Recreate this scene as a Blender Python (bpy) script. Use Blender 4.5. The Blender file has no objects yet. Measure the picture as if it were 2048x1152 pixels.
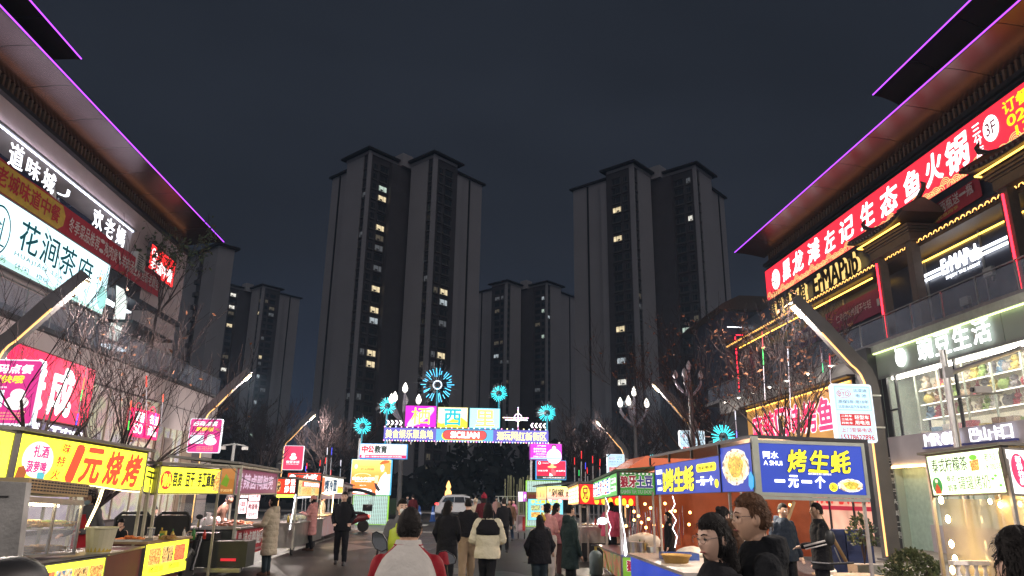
import bpy, math, random, hashlib
import numpy as np
from mathutils import Vector, Matrix
SC = bpy.context.scene
random.seed(7)
# ------------------------------------------------------------------ camera
FL=1420.; TH=math.atan(413/FL); RO=math.radians(.82); YAW=math.atan(94/(FL/math.cos(TH))); HC=1.8
fw=Vector((math.sin(YAW)*math.cos(TH),math.cos(YAW)*math.cos(TH),math.sin(TH)))
r0=Vector((math.cos(YAW),-math.sin(YAW),0)); u0=r0.cross(fw)
CR=r0*math.cos(RO)+u0*math.sin(RO); CU=u0*math.cos(RO)-r0*math.sin(RO)
cam=bpy.data.cameras.new('camera'); camo=bpy.data.objects.new('camera',cam); SC.collection.objects.link(camo)
M=Matrix((CR,CU,-fw)).transposed().to_4x4(); M.translation=(0,0,HC); camo.matrix_world=M
cam.sensor_width=36; cam.lens=36*FL/2048; cam.clip_start=.05; cam.clip_end=3000
SC.camera=camo; SC.render.resolution_x=1024; SC.render.resolution_y=576
SC.view_settings.view_transform='Standard'; SC.view_settings.look='None'
SC.view_settings.exposure=0.4; SC.view_settings.gamma=1
SC.render.engine='CYCLES'; SC.cycles.use_denoising=True
SC.cycles.max_bounces=6; SC.cycles.diffuse_bounces=3; SC.cycles.glossy_bounces=3; SC.cycles.transparent_max_bounces=16
SC.cycles.sample_clamp_indirect=4; SC.cycles.caustics_reflective=False; SC.cycles.caustics_refractive=False
# ------------------------------------------------------------------ night sky: overcast city glow
W=bpy.data.worlds.new('World'); SC.world=W; W.use_nodes=True
nt=W.node_tree; N=nt.nodes; L=nt.links; bg=N['Background']
tc=N.new('ShaderNodeTexCoord'); sep=N.new('ShaderNodeSeparateXYZ'); L.new(tc.outputs['Generated'],sep.inputs[0])
rp=N.new('ShaderNodeValToRGB'); L.new(sep.outputs['Z'],rp.inputs[0])
e=rp.color_ramp.elements; e[0].position=0; e[0].color=(.0235,.034,.062,1); e[1].position=.75; e[1].color=(.0195,.0240,.034,1)
x=e.new(.32); x.color=(.0215,.0258,.037,1)
ns=N.new('ShaderNodeTexNoise'); ns.inputs['Scale'].default_value=2.2; ns.inputs['Detail'].default_value=5
mp=N.new('ShaderNodeMapping'); mp.inputs['Scale'].default_value=(1,1,2.5); L.new(tc.outputs['Generated'],mp.inputs[0]); L.new(mp.outputs[0],ns.inputs['Vector'])
mr=N.new('ShaderNodeMapRange'); mr.inputs[1].default_value=.3; mr.inputs[2].default_value=.7; mr.inputs[3].default_value=.84; mr.inputs[4].default_value=1.18; L.new(ns.outputs[0],mr.inputs[0])
vm=N.new('ShaderNodeVectorMath'); vm.operation='SCALE'; L.new(rp.outputs[0],vm.inputs[0]); L.new(mr.outputs[0],vm.inputs['Scale'])
L.new(vm.outputs[0],bg.inputs[0]); bg.inputs[1].default_value=.66

# dim glow of the overcast city night, as soft as the cloud it comes from
sl=bpy.data.lights.new('city_glow','SUN'); sl.energy=.27; sl.angle=1.4; sl.color=(1,.93,.9)
so=bpy.data.objects.new('city_glow',sl); SC.collection.objects.link(so); so.rotation_euler=(math.radians(52),0,math.radians(4))

def ray(px,py): return fw+CR*((px-1024)/FL)+CU*((576-py)/FL)
def at(px,py,X=None,Y=None,Z=None):
    "world point seen at a photo pixel on the plane X=, Y= or Z="
    d=ray(px,py); t=X/d.x if X is not None else Y/d.y if Y is not None else (Z-HC)/d.z
    return Vector((0,0,HC))+d*t
# ------------------------------------------------------------------ materials
_mat={}
def bsdf(m): return m.node_tree.nodes['Principled BSDF']
def new_mat(name):
    m=bpy.data.materials.new(name); m.use_nodes=True; return m
def mt(name,rgb=(.5,.5,.5),rough=.6,metal=0,var=.12,scale=6.,bump=.0,bscale=40.,coord='Object',spec=None,rgb2=None,alpha=None,trans=0,bdist=.02):
    "plain procedural surface: colour broken up by noise, optional bump"
    if name in _mat: return _mat[name]
    m=new_mat(name); t=m.node_tree; b=bsdf(m); n=t.nodes; l=t.links
    c=n.new('ShaderNodeTexCoord'); z=n.new('ShaderNodeTexNoise'); z.inputs['Scale'].default_value=scale; z.inputs['Detail'].default_value=6
    l.new(c.outputs[coord],z.inputs['Vector'])
    r=n.new('ShaderNodeValToRGB'); l.new(z.outputs[0],r.inputs[0]); e=r.color_ramp.elements
    e[0].position=.3; e[1].position=.7
    lo=rgb2 or [max(0,v*(1-var)) for v in rgb]; hi=[min(1,v*(1+var)) for v in rgb]
    e[0].color=(*lo,1); e[1].color=(*hi,1); l.new(r.outputs[0],b.inputs['Base Color'])
    b.inputs['Roughness'].default_value=rough; b.inputs['Metallic'].default_value=metal
    if spec is not None: b.inputs['Specular IOR Level'].default_value=spec
    if trans: b.inputs['Transmission Weight'].default_value=trans
    if alpha is not None: b.inputs['Alpha'].default_value=alpha
    if bump:
        z2=n.new('ShaderNodeTexNoise'); z2.inputs['Scale'].default_value=bscale; z2.inputs['Detail'].default_value=4; l.new(c.outputs[coord],z2.inputs['Vector'])
        bp=n.new('ShaderNodeBump'); bp.inputs['Strength'].default_value=bump; bp.inputs['Distance'].default_value=bdist
        l.new(z2.outputs[0],bp.inputs['Height']); l.new(bp.outputs[0],b.inputs['Normal'])
    _mat[name]=m; return m
def em(rgb,s=1.,sample=False,base=None,var=0.,scale=3.):
    "a lit face: lamp, neon, backlit film"
    k=('em',tuple(rgb),s,sample,var)
    if k in _mat: return _mat[k]
    m=new_mat('lit_%d'%len(_mat)); b=bsdf(m); t=m.node_tree
    b.inputs['Base Color'].default_value=(*[min(.8,v*.6) for v in (base or rgb)],1); b.inputs['Roughness'].default_value=.45
    b.inputs['Emission Color'].default_value=(*rgb,1); b.inputs['Emission Strength'].default_value=s
    if var:
        n=t.nodes; c=n.new('ShaderNodeTexCoord'); z=n.new('ShaderNodeTexNoise'); z.inputs['Scale'].default_value=scale
        t.links.new(c.outputs['Object'],z.inputs['Vector']); r=n.new('ShaderNodeMapRange'); r.inputs[1].default_value=.3; r.inputs[2].default_value=.7
        r.inputs[3].default_value=s*(1-var); r.inputs[4].default_value=s*(1+var); t.links.new(z.outputs[0],r.inputs[0]); t.links.new(r.outputs[0],b.inputs['Emission Strength'])
    if not sample: m.cycles.emission_sampling='NONE'
    else: m.cycles.emission_sampling='FRONT_BACK'
    _mat[k]=m; return m
def food(name,cols,scale=14,s=.8,lit=True,rough=.4,dist=.0):
    "mottled food: voronoi + noise through a colour ramp; lit when it is a backlit photo print"
    if name in _mat: return _mat[name]
    m=new_mat(name); t=m.node_tree; b=bsdf(m); n=t.nodes; l=t.links
    c=n.new('ShaderNodeTexCoord'); v=n.new('ShaderNodeTexVoronoi'); v.inputs['Scale'].default_value=scale; l.new(c.outputs['Object'],v.inputs['Vector'])
    z=n.new('ShaderNodeTexNoise'); z.inputs['Scale'].default_value=scale*.7; z.inputs['Detail'].default_value=6; z.inputs['Distortion'].default_value=dist; l.new(c.outputs['Object'],z.inputs['Vector'])
    a=n.new('ShaderNodeMath'); a.operation='MULTIPLY_ADD'; l.new(v.outputs['Distance'],a.inputs[0]); a.inputs[1].default_value=.5; l.new(z.outputs[0],a.inputs[2])
    r=n.new('ShaderNodeValToRGB'); l.new(a.outputs[0],r.inputs[0]); e=r.color_ramp.elements
    e[0].position=.35; e[0].color=(*cols[0],1); e[1].position=.95; e[1].color=(*cols[-1],1)
    for i,q in enumerate(cols[1:-1]): x=e.new(.35+.6*(i+1)/(len(cols)-1)); x.color=(*q,1)
    l.new(r.outputs[0],b.inputs['Base Color']); b.inputs['Roughness'].default_value=rough
    if lit: l.new(r.outputs[0],b.inputs['Emission Color']); b.inputs['Emission Strength'].default_value=s; m.cycles.emission_sampling='NONE'
    _mat[name]=m; return m
def grad(name,stops,s=1.,axis='Z',lo=0,hi=1,sample=False):
    "backlit print whose colour runs along an object axis (a printed gradient)"
    if name in _mat: return _mat[name]
    m=new_mat(name); t=m.node_tree; b=bsdf(m); n=t.nodes; l=t.links
    c=n.new('ShaderNodeTexCoord'); sp=n.new('ShaderNodeSeparateXYZ'); l.new(c.outputs['Object'],sp.inputs[0])
    q=n.new('ShaderNodeMapRange'); q.inputs[1].default_value=lo; q.inputs[2].default_value=hi; l.new(sp.outputs[axis],q.inputs[0])
    r=n.new('ShaderNodeValToRGB'); l.new(q.outputs[0],r.inputs[0]); e=r.color_ramp.elements
    e[0].position=stops[0][0]; e[0].color=(*stops[0][1],1); e[1].position=stops[-1][0]; e[1].color=(*stops[-1][1],1)
    for p,k in stops[1:-1]: x=e.new(p); x.color=(*k,1)
    l.new(r.outputs[0],b.inputs['Base Color']); l.new(r.outputs[0],b.inputs['Emission Color']); b.inputs['Emission Strength'].default_value=s
    if not sample: m.cycles.emission_sampling='NONE'
    _mat[name]=m; return m
def glass(name='clear_glass',tint=(.8,.85,.9),alpha=.18,rough=.05):
    if name in _mat: return _mat[name]
    m=new_mat(name); b=bsdf(m); b.inputs['Base Color'].default_value=(*tint,1); b.inputs['Roughness'].default_value=rough
    b.inputs['Alpha'].default_value=alpha; b.inputs['Metallic'].default_value=0; b.inputs['IOR'].default_value=1.5
    t=m.node_tree; c=t.nodes.new('ShaderNodeTexCoord'); z=t.nodes.new('ShaderNodeTexNoise'); z.inputs['Scale'].default_value=3
    t.links.new(c.outputs['Object'],z.inputs['Vector']); r=t.nodes.new('ShaderNodeMapRange'); r.inputs[3].default_value=alpha*.6; r.inputs[4].default_value=alpha*1.5
    t.links.new(z.outputs[0],r.inputs[0]); t.links.new(r.outputs[0],b.inputs['Alpha']); _mat[name]=m; return m
# ------------------------------------------------------------------ mesh builder
class MB:
    def __init__(s): s.v=[]; s.f=[]; s.m=[]
    def add(s,v,f,k=0):
        o=len(s.v); s.v+=[tuple(p) for p in v]; s.f+=[tuple(o+i for i in q) for q in f]; s.m+=[k]*len(f); return s
    def box(s,x0,x1,y0,y1,z0,z1,k=0):
        v=[(x,y,z) for z in (z0,z1) for y in (y0,y1) for x in (x0,x1)]
        return s.add(v,[(0,2,3,1),(4,5,7,6),(0,1,5,4),(2,6,7,3),(0,4,6,2),(1,3,7,5)],k)
    def hexa(s,c,k=0): # 8 corners: bottom 4 ccw, top 4 ccw
        return s.add(c,[(3,2,1,0),(4,5,6,7),(0,1,5,4),(1,2,6,5),(2,3,7,6),(3,0,4,7)],k)
    def prism(s,pts,d,k=0): # polygon of 3d points extruded by vector d
        n=len(pts); d=Vector(d); v=[Vector(p) for p in pts]; v+= [p+d for p in v]
        return s.add(v,[tuple(range(n))[::-1],tuple(range(n,2*n))]+[(i,(i+1)%n,n+(i+1)%n,n+i) for i in range(n)],k)
    def rings(s,R,cap=True,k=0): # list of rings with equal vertex counts
        n=len(R[0]); v=[p for r in R for p in r]; f=[]
        for j in range(len(R)-1):
            for i in range(n): a=j*n+i; b=j*n+(i+1)%n; f.append((a,b,b+n,a+n))
        if cap: f.append(tuple(range(n))[::-1]); f.append(tuple((len(R)-1)*n+i for i in range(n)))
        return s.add(v,f,k)
    def tube(s,P,r,n=8,cap=True,k=0,sx=1,sy=1):
        P=[Vector(p) for p in P]; R=[]; r=r if isinstance(r,(list,tuple)) else [r]*len(P); up=None
        for i,p in enumerate(P):
            d=((P[min(i+1,len(P)-1)]-P[max(i-1,0)])); d=d.normalized() if d.length>1e-9 else Vector((0,0,1))
            if up is None: a=Vector((0,0,1)) if abs(d.z)<.9 else Vector((0,1,0)); x=d.cross(a).normalized()
            else: x=(up-d*up.dot(d)).normalized()
            up=x; y=d.cross(x)
            R.append([p+x*(math.cos(2*math.pi*q/n)*r[i]*sx)+y*(math.sin(2*math.pi*q/n)*r[i]*sy) for q in range(n)])
        return s.rings(R,cap,k)
    def ell(s,c,r,n=10,m=7,k=0):
        R=[]; c=Vector(c); r=r if isinstance(r,(tuple,list)) else (r,r,r)
        for j in range(1,m): 
            a=math.pi*j/m; R.append([c+Vector((r[0]*math.sin(a)*math.cos(2*math.pi*i/n),r[1]*math.sin(a)*math.sin(2*math.pi*i/n),-r[2]*math.cos(a))) for i in range(n)])
        v=[p for q in R for p in q]; o=len(v); v+=[c-Vector((0,0,r[2])),c+Vector((0,0,r[2]))]; f=[]
        for j in range(m-2):
            for i in range(n): a=j*n+i; b=j*n+(i+1)%n; f.append((a,b,b+n,a+n))
        for i in range(n): f.append((o,(i+1)%n,i)); f.append((o+1,(m-2)*n+i,(m-2)*n+(i+1)%n))
        return s.add(v,f,k)
    def cyl(s,c,r,h,n=14,r2=None,k=0): return s.tube([c,(c[0],c[1],c[2]+h)],[r,r if r2 is None else r2],n,True,k)
    def mesh(s,name,mats,smooth=False):
        me=bpy.data.meshes.new(name); me.from_pydata([tuple(p) for p in s.v],[],s.f)
        for m in (mats if isinstance(mats,(list,tuple)) else [mats]): me.materials.append(m)
        if any(s.m): me.polygons.foreach_set('material_index',s.m)
        if smooth: me.polygons.foreach_set('use_smooth',[True]*len(me.polygons))
        me.update(); return me
_fr={}  # object -> (location, rotz) of roots, for putting world-space geometry under them
def loc_of(p):
    o=Vector((0,0,0)); a=0
    while p is not None:
        if p.name in _fr: return _fr[p.name]
        p=p.parent
    return (o,a)
def thing(name,label,cat,loc=(0,0,0),rz=0,group=None,kind=None):
    o=bpy.data.objects.new(name,None); o.empty_display_size=.2; SC.collection.objects.link(o)
    o.location=loc; o.rotation_euler=(0,0,rz); o['label']=label; o['category']=cat
    if group: o['group']=group
    if kind: o['kind']=kind
    _fr[o.name]=(Vector(loc),rz); return o
def link(name,me,parent=None):
    o=bpy.data.objects.new(name,me); SC.collection.objects.link(o)
    if parent is not None: o.parent=parent
    return o
def obj(name,mb,mat,parent=None,world=False,smooth=False,label=None,kind=None):
    "one mesh object; world=True: mb is in world coordinates and is moved into its root's frame"
    if world and parent is not None:
        l,a=loc_of(parent); c,s_=math.cos(-a),math.sin(-a)
        mb.v=[((p[0]-l.x)*c-(p[1]-l.y)*s_,(p[0]-l.x)*s_+(p[1]-l.y)*c,p[2]-l.z) for p in mb.v]
    o=link(name,mb.mesh(name,mat,smooth),parent)
    if label: o['label']=label
    if kind: o['kind']=kind
    return o
def tag(o,label,cat,group=None,kind=None):
    o['label']=label; o['category']=cat
    if group: o['group']=group
    if kind: o['kind']=kind
    return o
def solo(name,mb,mat,label,cat,group=None,smooth=False,origin=None):
    "a thing that is a single mesh, built in world coordinates around its own origin"
    if origin is None:
        a=np.array([tuple(p) for p in mb.v]); origin=((a[:,0].min()+a[:,0].max())/2,(a[:,1].min()+a[:,1].max())/2,a[:,2].min())
    mb.v=[(p[0]-origin[0],p[1]-origin[1],p[2]-origin[2]) for p in mb.v]
    o=obj(name,mb,mat,None,smooth=smooth); o.location=origin; tag(o,label,cat,group); return o
def struct(name,mb,mat,smooth=False): o=obj(name,mb,mat,smooth=smooth); o['kind']='structure'; return o
# ------------------------------------------------------------------ frames for facades, boards and lettering
class Fr:
    "a flat board: a,b = lower corners as read from left to right, h = height"
    def __init__(s,a,b,h,up=(0,0,1)):
        s.a=Vector(a); s.b=Vector(b); s.W=(s.b-s.a).length; s.H=h; s.U=(s.b-s.a)/s.W; s.V=Vector(up); s.N=s.U.cross(s.V).normalized()
    def p(s,x,y,d=0): return s.a+s.U*x+s.V*y+s.N*d
    def q(s,fx,fy,d=0): return s.p(fx*s.W,fy*s.H,d)
def boxf(F,x0,x1,y0,y1,d0,d1,mb=None,k=0):
    mb=mb or MB(); c=[F.p(x,y,d) for x,y,d in ((x0,y0,d1),(x1,y0,d1),(x1,y0,d0),(x0,y0,d0),(x0,y1,d1),(x1,y1,d1),(x1,y1,d0),(x0,y1,d0))]
    return mb.hexa(c,k)
def polyf(F,pts,d0,d1,mb=None,k=0):
    mb=mb or MB(); return mb.prism([F.p(x,y,d0) for x,y in pts],F.N*(d1-d0),k)
def discf(F,cx,cy,rx,ry,d0,d1,mb=None,n=24,k=0,a0=0,a1=2*math.pi):
    full=abs(a1-a0-2*math.pi)<1e-6
    return polyf(F,[(cx+rx*math.cos(a0+(a1-a0)*i/(n if full else n-1)),cy+ry*math.sin(a0+(a1-a0)*i/(n if full else n-1))) for i in range(n)],d0,d1,mb,k)
def ringf(F,cx,cy,rx,ry,w,d,mb=None,n=20,a0=0,a1=2*math.pi,k=0):
    mb=mb or MB(); v=[];f=[]
    for i in range(n+1):
        a=a0+(a1-a0)*i/n
        v+= [F.p(cx+rx*math.cos(a),cy+ry*math.sin(a),d),F.p(cx+(rx-w)*math.cos(a),cy+(ry-w*ry/rx)*math.sin(a),d)]
    f=[(2*i,2*i+2,2*i+3,2*i+1) for i in range(n)]; return mb.add(v,f,k)
_tx={}
def glyphs(s,bold=0.,slant=0.,space=1.,ext=0.):
    key=(s,bold,slant,space,ext)
    if key not in _tx:
        c=bpy.data.curves.new('t','FONT'); c.body=s; c.offset=bold; c.shear=slant; c.space_character=space; c.extrude=ext; c.resolution_u=3
        o=bpy.data.objects.new('t',c); me=bpy.data.meshes.new_from_object(o)
        v=np.array([tuple(q.co) for q in me.vertices]); f=[tuple(p.vertices) for p in me.polygons]
        bpy.data.objects.remove(o); bpy.data.meshes.remove(me); bpy.data.curves.remove(c)
        lo=v.min(0); hi=v.max(0); _tx[key]=((v-lo)/np.maximum(hi-lo,1e-6),f,hi-lo)
    return _tx[key]
def textf(F,s,x0,y0,x1,y1,mat,parent,bold=.012,d=.012,slant=0,rot=0,ext=0.,name='lettering',space=1.,label=None,world=True,mb=None,thick=0.):
    "lettering fitted into a rectangle of the board (board metres)"
    v,f,sz=glyphs(s,0.,slant,space,1. if thick else 0.); em_=min(1.,max(.5,sz[1])); 
    cx,cy=(x0+x1)/2,(y0+y1)/2; w,h=x1-x0,y1-y0; c_,s_=math.cos(rot),math.sin(rot); m=mb if mb is not None else MB()
    # heavier weights: the glyph laid over itself in a small ring, each layer a hair further out
    r=max(0,bold)*h/max(sz[1],.3); n=0 if r<=0 else 6 if bold<.03 else 10
    w-=2*r*.5; h-=2*r*.5
    for i in range(max(1,n)):
        ox,oy=(r*math.cos(2*math.pi*i/n),r*math.sin(2*math.pi*i/n)) if n else (0,0); out=[]
        for q in v:
            x=(q[0]-.5)*w+ox; y=(q[1]-.5)*h+oy
            out.append(F.p(cx+x*c_-y*s_,cy+x*s_+y*c_,d+i*.0005+(q[2]*thick if thick else 0)))
        m.add(out,f)
    if mb is not None: return mb
    return obj(name,m,mat,parent,world=world,label=label)
def rowtext(F,s,x0,y0,x1,y1,mat,parent,bold=.012,d=.012,gap=.08,slant=0,rots=None,thick=0,name='lettering',heights=None):
    "characters spread one by one in a row, one part together"
    n=len(s); cw=(x1-x0)/n; mb=MB()
    for i,ch in enumerate(s):
        if ch==' ': continue
        hh=(y1-y0)*(heights[i] if heights else 1); yc=(y0+y1)/2
        sl=1 if ch not in '一' else .22
        textf(F,ch,x0+cw*i+cw*gap/2,yc-hh/2*sl,x0+cw*(i+1)-cw*gap/2,yc+hh/2*sl,mat,parent,bold,d,slant,rot=(rots[i] if rots else 0),mb=mb,thick=thick)
    return obj(name,mb,mat,parent,world=True)
def coltext(F,s,x0,y0,x1,y1,mat,parent,bold=.012,d=.012,gap=.12):
    n=len(s); ch_=(y1-y0)/n; mb=MB()
    for i,c in enumerate(s):
        yy=y1-ch_*(i+1); textf(F,c,x0,yy+ch_*gap/2,x1,yy+ch_*(1-gap/2),mat,parent,bold,d,mb=mb)
    return obj('lettering',mb,mat,parent,world=True)
def outlined(F,s,x0,y0,x1,y1,m1,m2,parent,bold=.012,ol=.03,d=.012,row=True,slant=0,**k):
    fn=rowtext if row else textf
    fn(F,s,x0,y0,x1,y1,m2,parent,bold=bold+ol,d=d,slant=slant,name='lettering_outline',**k); return fn(F,s,x0,y0,x1,y1,m1,parent,bold=bold,d=d+.006,slant=slant,**k)
def board(F,mat,parent,frame=None,fw_=.03,depth=.1,name='light_panel',frame_name='frame'):
    "a box sign: front face plus a frame around it"
    p=obj(name,boxf(F,0,F.W,0,F.H,-.02,0),mat,parent,world=True)
    if frame is not None:
        mb=MB(); boxf(F,-fw_,F.W+fw_,-fw_,0,-depth,.012,mb); boxf(F,-fw_,F.W+fw_,F.H,F.H+fw_,-depth,.012,mb)
        boxf(F,-fw_,0,0,F.H,-depth,.012,mb); boxf(F,F.W,F.W+fw_,0,F.H,-depth,.012,mb); boxf(F,0,F.W,0,F.H,-depth,-.021,mb)
        obj(frame_name,mb,frame,parent,world=True)
    return p
def light(name,kind,loc,power,color,parent=None,size=.3,size_y=None,rot=None,spot=None,blend=.5):
    l=bpy.data.lights.new(name,kind); l.energy=power*4.5; l.color=color
    if kind=='AREA':
        l.size=size
        if size_y: l.shape='RECTANGLE'; l.size_y=size_y
    elif kind=='SPOT': l.spot_size=spot or 2.2; l.spot_blend=blend; l.shadow_soft_size=size
    else: l.shadow_soft_size=size
    o=bpy.data.objects.new(name,l); SC.collection.objects.link(o)
    if parent is not None:
        q,a=loc_of(parent); v=Vector(loc)-q; c,s=math.cos(-a),math.sin(-a); o.parent=parent; o.location=(v.x*c-v.y*s,v.x*s+v.y*c,v.z)
        if rot: o.rotation_euler=(rot[0],rot[1],rot[2]-a)
    else:
        o.location=loc
        if rot: o.rotation_euler=rot
    return o
def nth(i): return ['first','second','third','fourth','fifth','sixth','seventh','eighth','ninth','tenth','eleventh','twelfth','thirteenth','fourteenth','fifteenth','sixteenth','seventeenth','eighteenth','nineteenth','twentieth','twenty-first','twenty-second','twenty-third','twenty-fourth','twenty-fifth','twenty-sixth','twenty-seventh'][i]
# common materials
WHITE=em((1,1,1),1.9); WHITE2=em((1,1,1),1.1); 
STEEL=mt('brushed_steel',(.55,.55,.54),.35,.9,bump=.1,bscale=90); DARKM=mt('dark_metal',(.05,.05,.055),.4,.6)
ALU=mt('aluminium',(.6,.6,.6),.4,.8); BLACK=mt('black_plastic',(.02,.02,.022),.45); RUB=mt('rubber',(.018,.018,.018),.8)
IVORY=mt('ivory_paint',(.62,.6,.5),.45,scale=3); WOOD=mt('pale_wood',(.4,.27,.15),.6,scale=9)
# ================================================================== ground
asph=mt('asphalt',(.055,.051,.048),.42,0,rgb2=(.030,.029,.029),scale=.8,bump=.5,bscale=60)
pave=mt('paving_stone',(.16,.15,.14),.7,var=.2,scale=1.5,bump=.3,bscale=30)
paint=mt('road_paint',(.5,.5,.47),.6,rgb2=(.12,.12,.11),scale=7)
struct('ground',MB().box(-900,900,-60,1500,-.6,-.02),mt('dark_soil',(.05,.05,.045),.9))
struct('street',MB().box(-9.6,10.6,-20,52,-.3,0),asph)
struct('cross_road',MB().box(-120,120,52.004,70,-.3,0),asph)
kerb=MB(); kerb.box(-9.75,-9.6,-20,46,-.3,.13); kerb.box(10.6,10.75,-20,46,-.3,.13); kerb.box(-120,120,70,70.2,-.3,.13); struct('kerb',kerb,mt('kerb_stone',(.3,.29,.28),.8,bump=.3))
pv=MB()
for sx,a,b in ((-1,-17.6,-9.75),(1,10.75,18.4)): pv.box(a,b,-20,46,-.3,.12)
pv.box(-120,120,70.2,76,-.3,.12); struct('pavement',pv,pave)
ml=MB(); ml.box(-5.35,-5.22,-5,41,0,.004); ml.box(5.6,5.72,-5,41,0,.004)
for i in range(9): ml.box(-4.6+i*1.05,-4.05+i*1.05,43.0,45.4,.0,.004)
for a,b in ((-.9,30),(-2.6,36),(1.6,38)): ml.box(a,a+1.5,b,b+.7,0,.004)
struct('road_markings',ml,paint)
pt=MB(); rq=random.Random(5)
for i in range(46):
    x,y,s=rq.uniform(-5,5.4),rq.uniform(9,42),rq.uniform(.2,.9); pt.add([(x+s*rq.uniform(.6,1.2)*math.cos(a),y+1.6*s*rq.uniform(.6,1.2)*math.sin(a),.0015+i*.00004) for a in [2*math.pi*k/11 for k in range(11)]],[tuple(range(11))])
struct('asphalt_patches',pt,mt('worn_asphalt',(.075,.07,.065),.3,rgb2=(.035,.034,.034),scale=2.5,bump=.3,bscale=50))
mh=MB()
for x,y in ((-1.6,14),(2.1,21),(-.4,29)): mh.cyl((x,y,0),.36,.006,24)
struct('manhole_covers',mh,mt('cast_iron',(.09,.085,.08),.5,.7,bump=.8,bscale=20))
# ================================================================== buildings either side
wall_l=mt('pinkish_render',(.56,.48,.48),.75,var=.06,scale=1.2,bump=.15,bscale=25)
wall_w=mt('white_render',(.56,.54,.52),.8,var=.05,scale=1.,bump=.12,bscale=30)
clad=mt('stone_cladding',(.58,.49,.48),.6,var=.08,scale=.9,bump=.15,bscale=30)
joint=mt('dark_joint',(.12,.1,.1),.9)  # dark wall behind the cladding, showing between the panels
soff=mt('bronze_soffit',(.13,.095,.095),.27,.8,var=.12,scale=.8,bump=.03,bscale=3)
slatm=mt('bronze_slat',(.16,.12,.09),.45,.4); darkw=mt('dark_glazing',(.025,.03,.04),.12,.0,spec=.8,scale=.6)
darkwall=mt('charcoal_wall',(.04,.04,.05),.6,scale=1.5); stonetrim=mt('grey_trim',(.25,.24,.25),.5)
purple=em((.42,.07,1.),1.9,True); orangeled=em((1.,.40,.14),2.2,True); warmled=em((1.,.62,.25),14.,True)
yneon=em((1.,.55,.08),4.,True); redneon=em((1.,.02,.04),4.5,True); greenled=em((.85,1.,.4),2.0,True); coolled=em((.75,.82,1.),5.,True)
gl=glass(); rail_gl=glass('rail_glass',(.35,.4,.5),.28,.06)
def eave(B,sx,xo,xi,zo,zi,y0,y1,step,glow=True,name=''):
    "one roof overhang: soffit panels, edge light, roof plate"
    n=int((y1-y0)/step); me=None
    for i in range(n):
        ya=y1-(i+1)*step+.015; yb=y1-i*step-.015
        if me is None:
            mb=MB(); xm=xo+(xi-xo)*.55; L0=step-.03
            pts=[(xo,0,zo),(xm,0,zo-.10-.02),(xi,0,zi),(xi,0,zi+.12),(xm,0,zo+.05),(xo,0,zo+.05)]
            pts=[(xo,0,zo-.03)]+[(xo+(xi-xo)*t,0,zo-.03+(zi-zo)*(t**1.6)) for t in (.15,.3,.45,.6,.75,.9,1.)]
            v=[];f=[]
            for yy in (0,L0): v+= [(p[0],yy,p[2]) for p in pts]
            k=len(pts)
            for a in range(k-1): f.append((a,a+1,k+a+1,k+a) if sx<0 else (a,k+a,k+a+1,a+1))
            mb.add([(q[0]-B.location.x,q[1],q[2]) for q in v],f); me=mb.mesh('soffit_panel',soff,True)
        o=link('soffit_panel',me,B); o.location=(0,ya-B.location.y,-B.location.z)
    top=MB(); top.prism([(xo,y0,zo),(xo,y0,zo+.1),(xi-sx*0,y0,max(zo,zi)+.9),(xi+sx*.6,y0,max(zo,zi)+.9),(xi+sx*.6,y0,zo+.01)],(0,y1-y0+.02,0))
    obj('roof_plate',top,DARKM,B,world=True)
    ed=MB(); ed.box(min(xo,xo-sx*.04),max(xo,xo-sx*.04),y0,y1+.02,zo+.005,zo+.04); obj('eave_light_strip',ed,purple,B,world=True)
    g=MB(); xg=xi-sx*.22; g.box(min(xg,xg-sx*.05),max(xg,xg-sx*.05),y0+1,y1-.9,16.025,16.035); lp=MB(); xl=xi-sx*.33; lp.box(min(xl,xl-sx*.03),max(xl,xl-sx*.03),y0+1,y1-.5,15.9,16.08); lp.box(min(xi,xl),max(xi,xl),y0+1,y1-.5,15.9,15.94)
    if glow: obj('warm_cove_light',g,orangeled,B,world=True); obj('cove_lip',lp,DARKM,B,world=True)
def slats(B,x,z0,z1,y0,y1,pitch,sx):
    me=None; n=int((y1-y0)/pitch)
    for i in range(n):
        if me is None: me=MB().box(-.05,.05,-.055,.055,0,z1-z0).mesh('slat',slatm)
        o=link('slat',me,B); o.location=(x-B.location.x,y1-.1-i*pitch-B.location.y,z0-B.location.z)
# ---------------------------------------------------------------- left building
LB=thing('shopping_building','long pale shopping building on the left with purple lit eaves and white tea house lightbox','building',(-17.7,20,0))
def bx(name,x0,x1,y0,y1,z0,z1,mat,B,label=None): return obj(name,MB().box(x0,x1,y0,y1,z0,z1),mat,B,world=True,label=label)
bx('upper_wall',-30,-17.7,-4,43.6,14.85,15.93,wall_l,LB); bx('upper_wall',-30,-17.7,36.2,43.6,11.6,14.849,wall_l,LB)
bx('frieze_backing',-30,-17.85,-4,43.4,15.931,16.75,darkwall,LB)
bx('cornice',-17.9,-17.56,-4,43.62,15.945,16.02,DARKM,LB)
slats(LB,-17.72,16.03,16.74,12,43.4,.3,-1)
eave(LB,-1,-15.7,-17.8,17.,16.72,6,43.84,2.6)
eave(LB,-1,-15.7,-17.9,18.2,17.95,4,25.7,2.6,False)
bx('led_ledge',-17.69,-17.5,-4,36.3,14.78,14.86,stonetrim,LB); bx('wall_washer',-17.58,-17.555,0,36.2,14.865,14.88,em((.9,.82,1),16.,True),LB); bx('cove_light',-17.68,-17.62,2,36.2,14.74,14.775,coolled,LB)
bx('recess_wall',-30,-19.2,-4,36.2,11.7,14.85,mt('navy_glazing',(.025,.03,.06),.25,spec=.6),LB)
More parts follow.
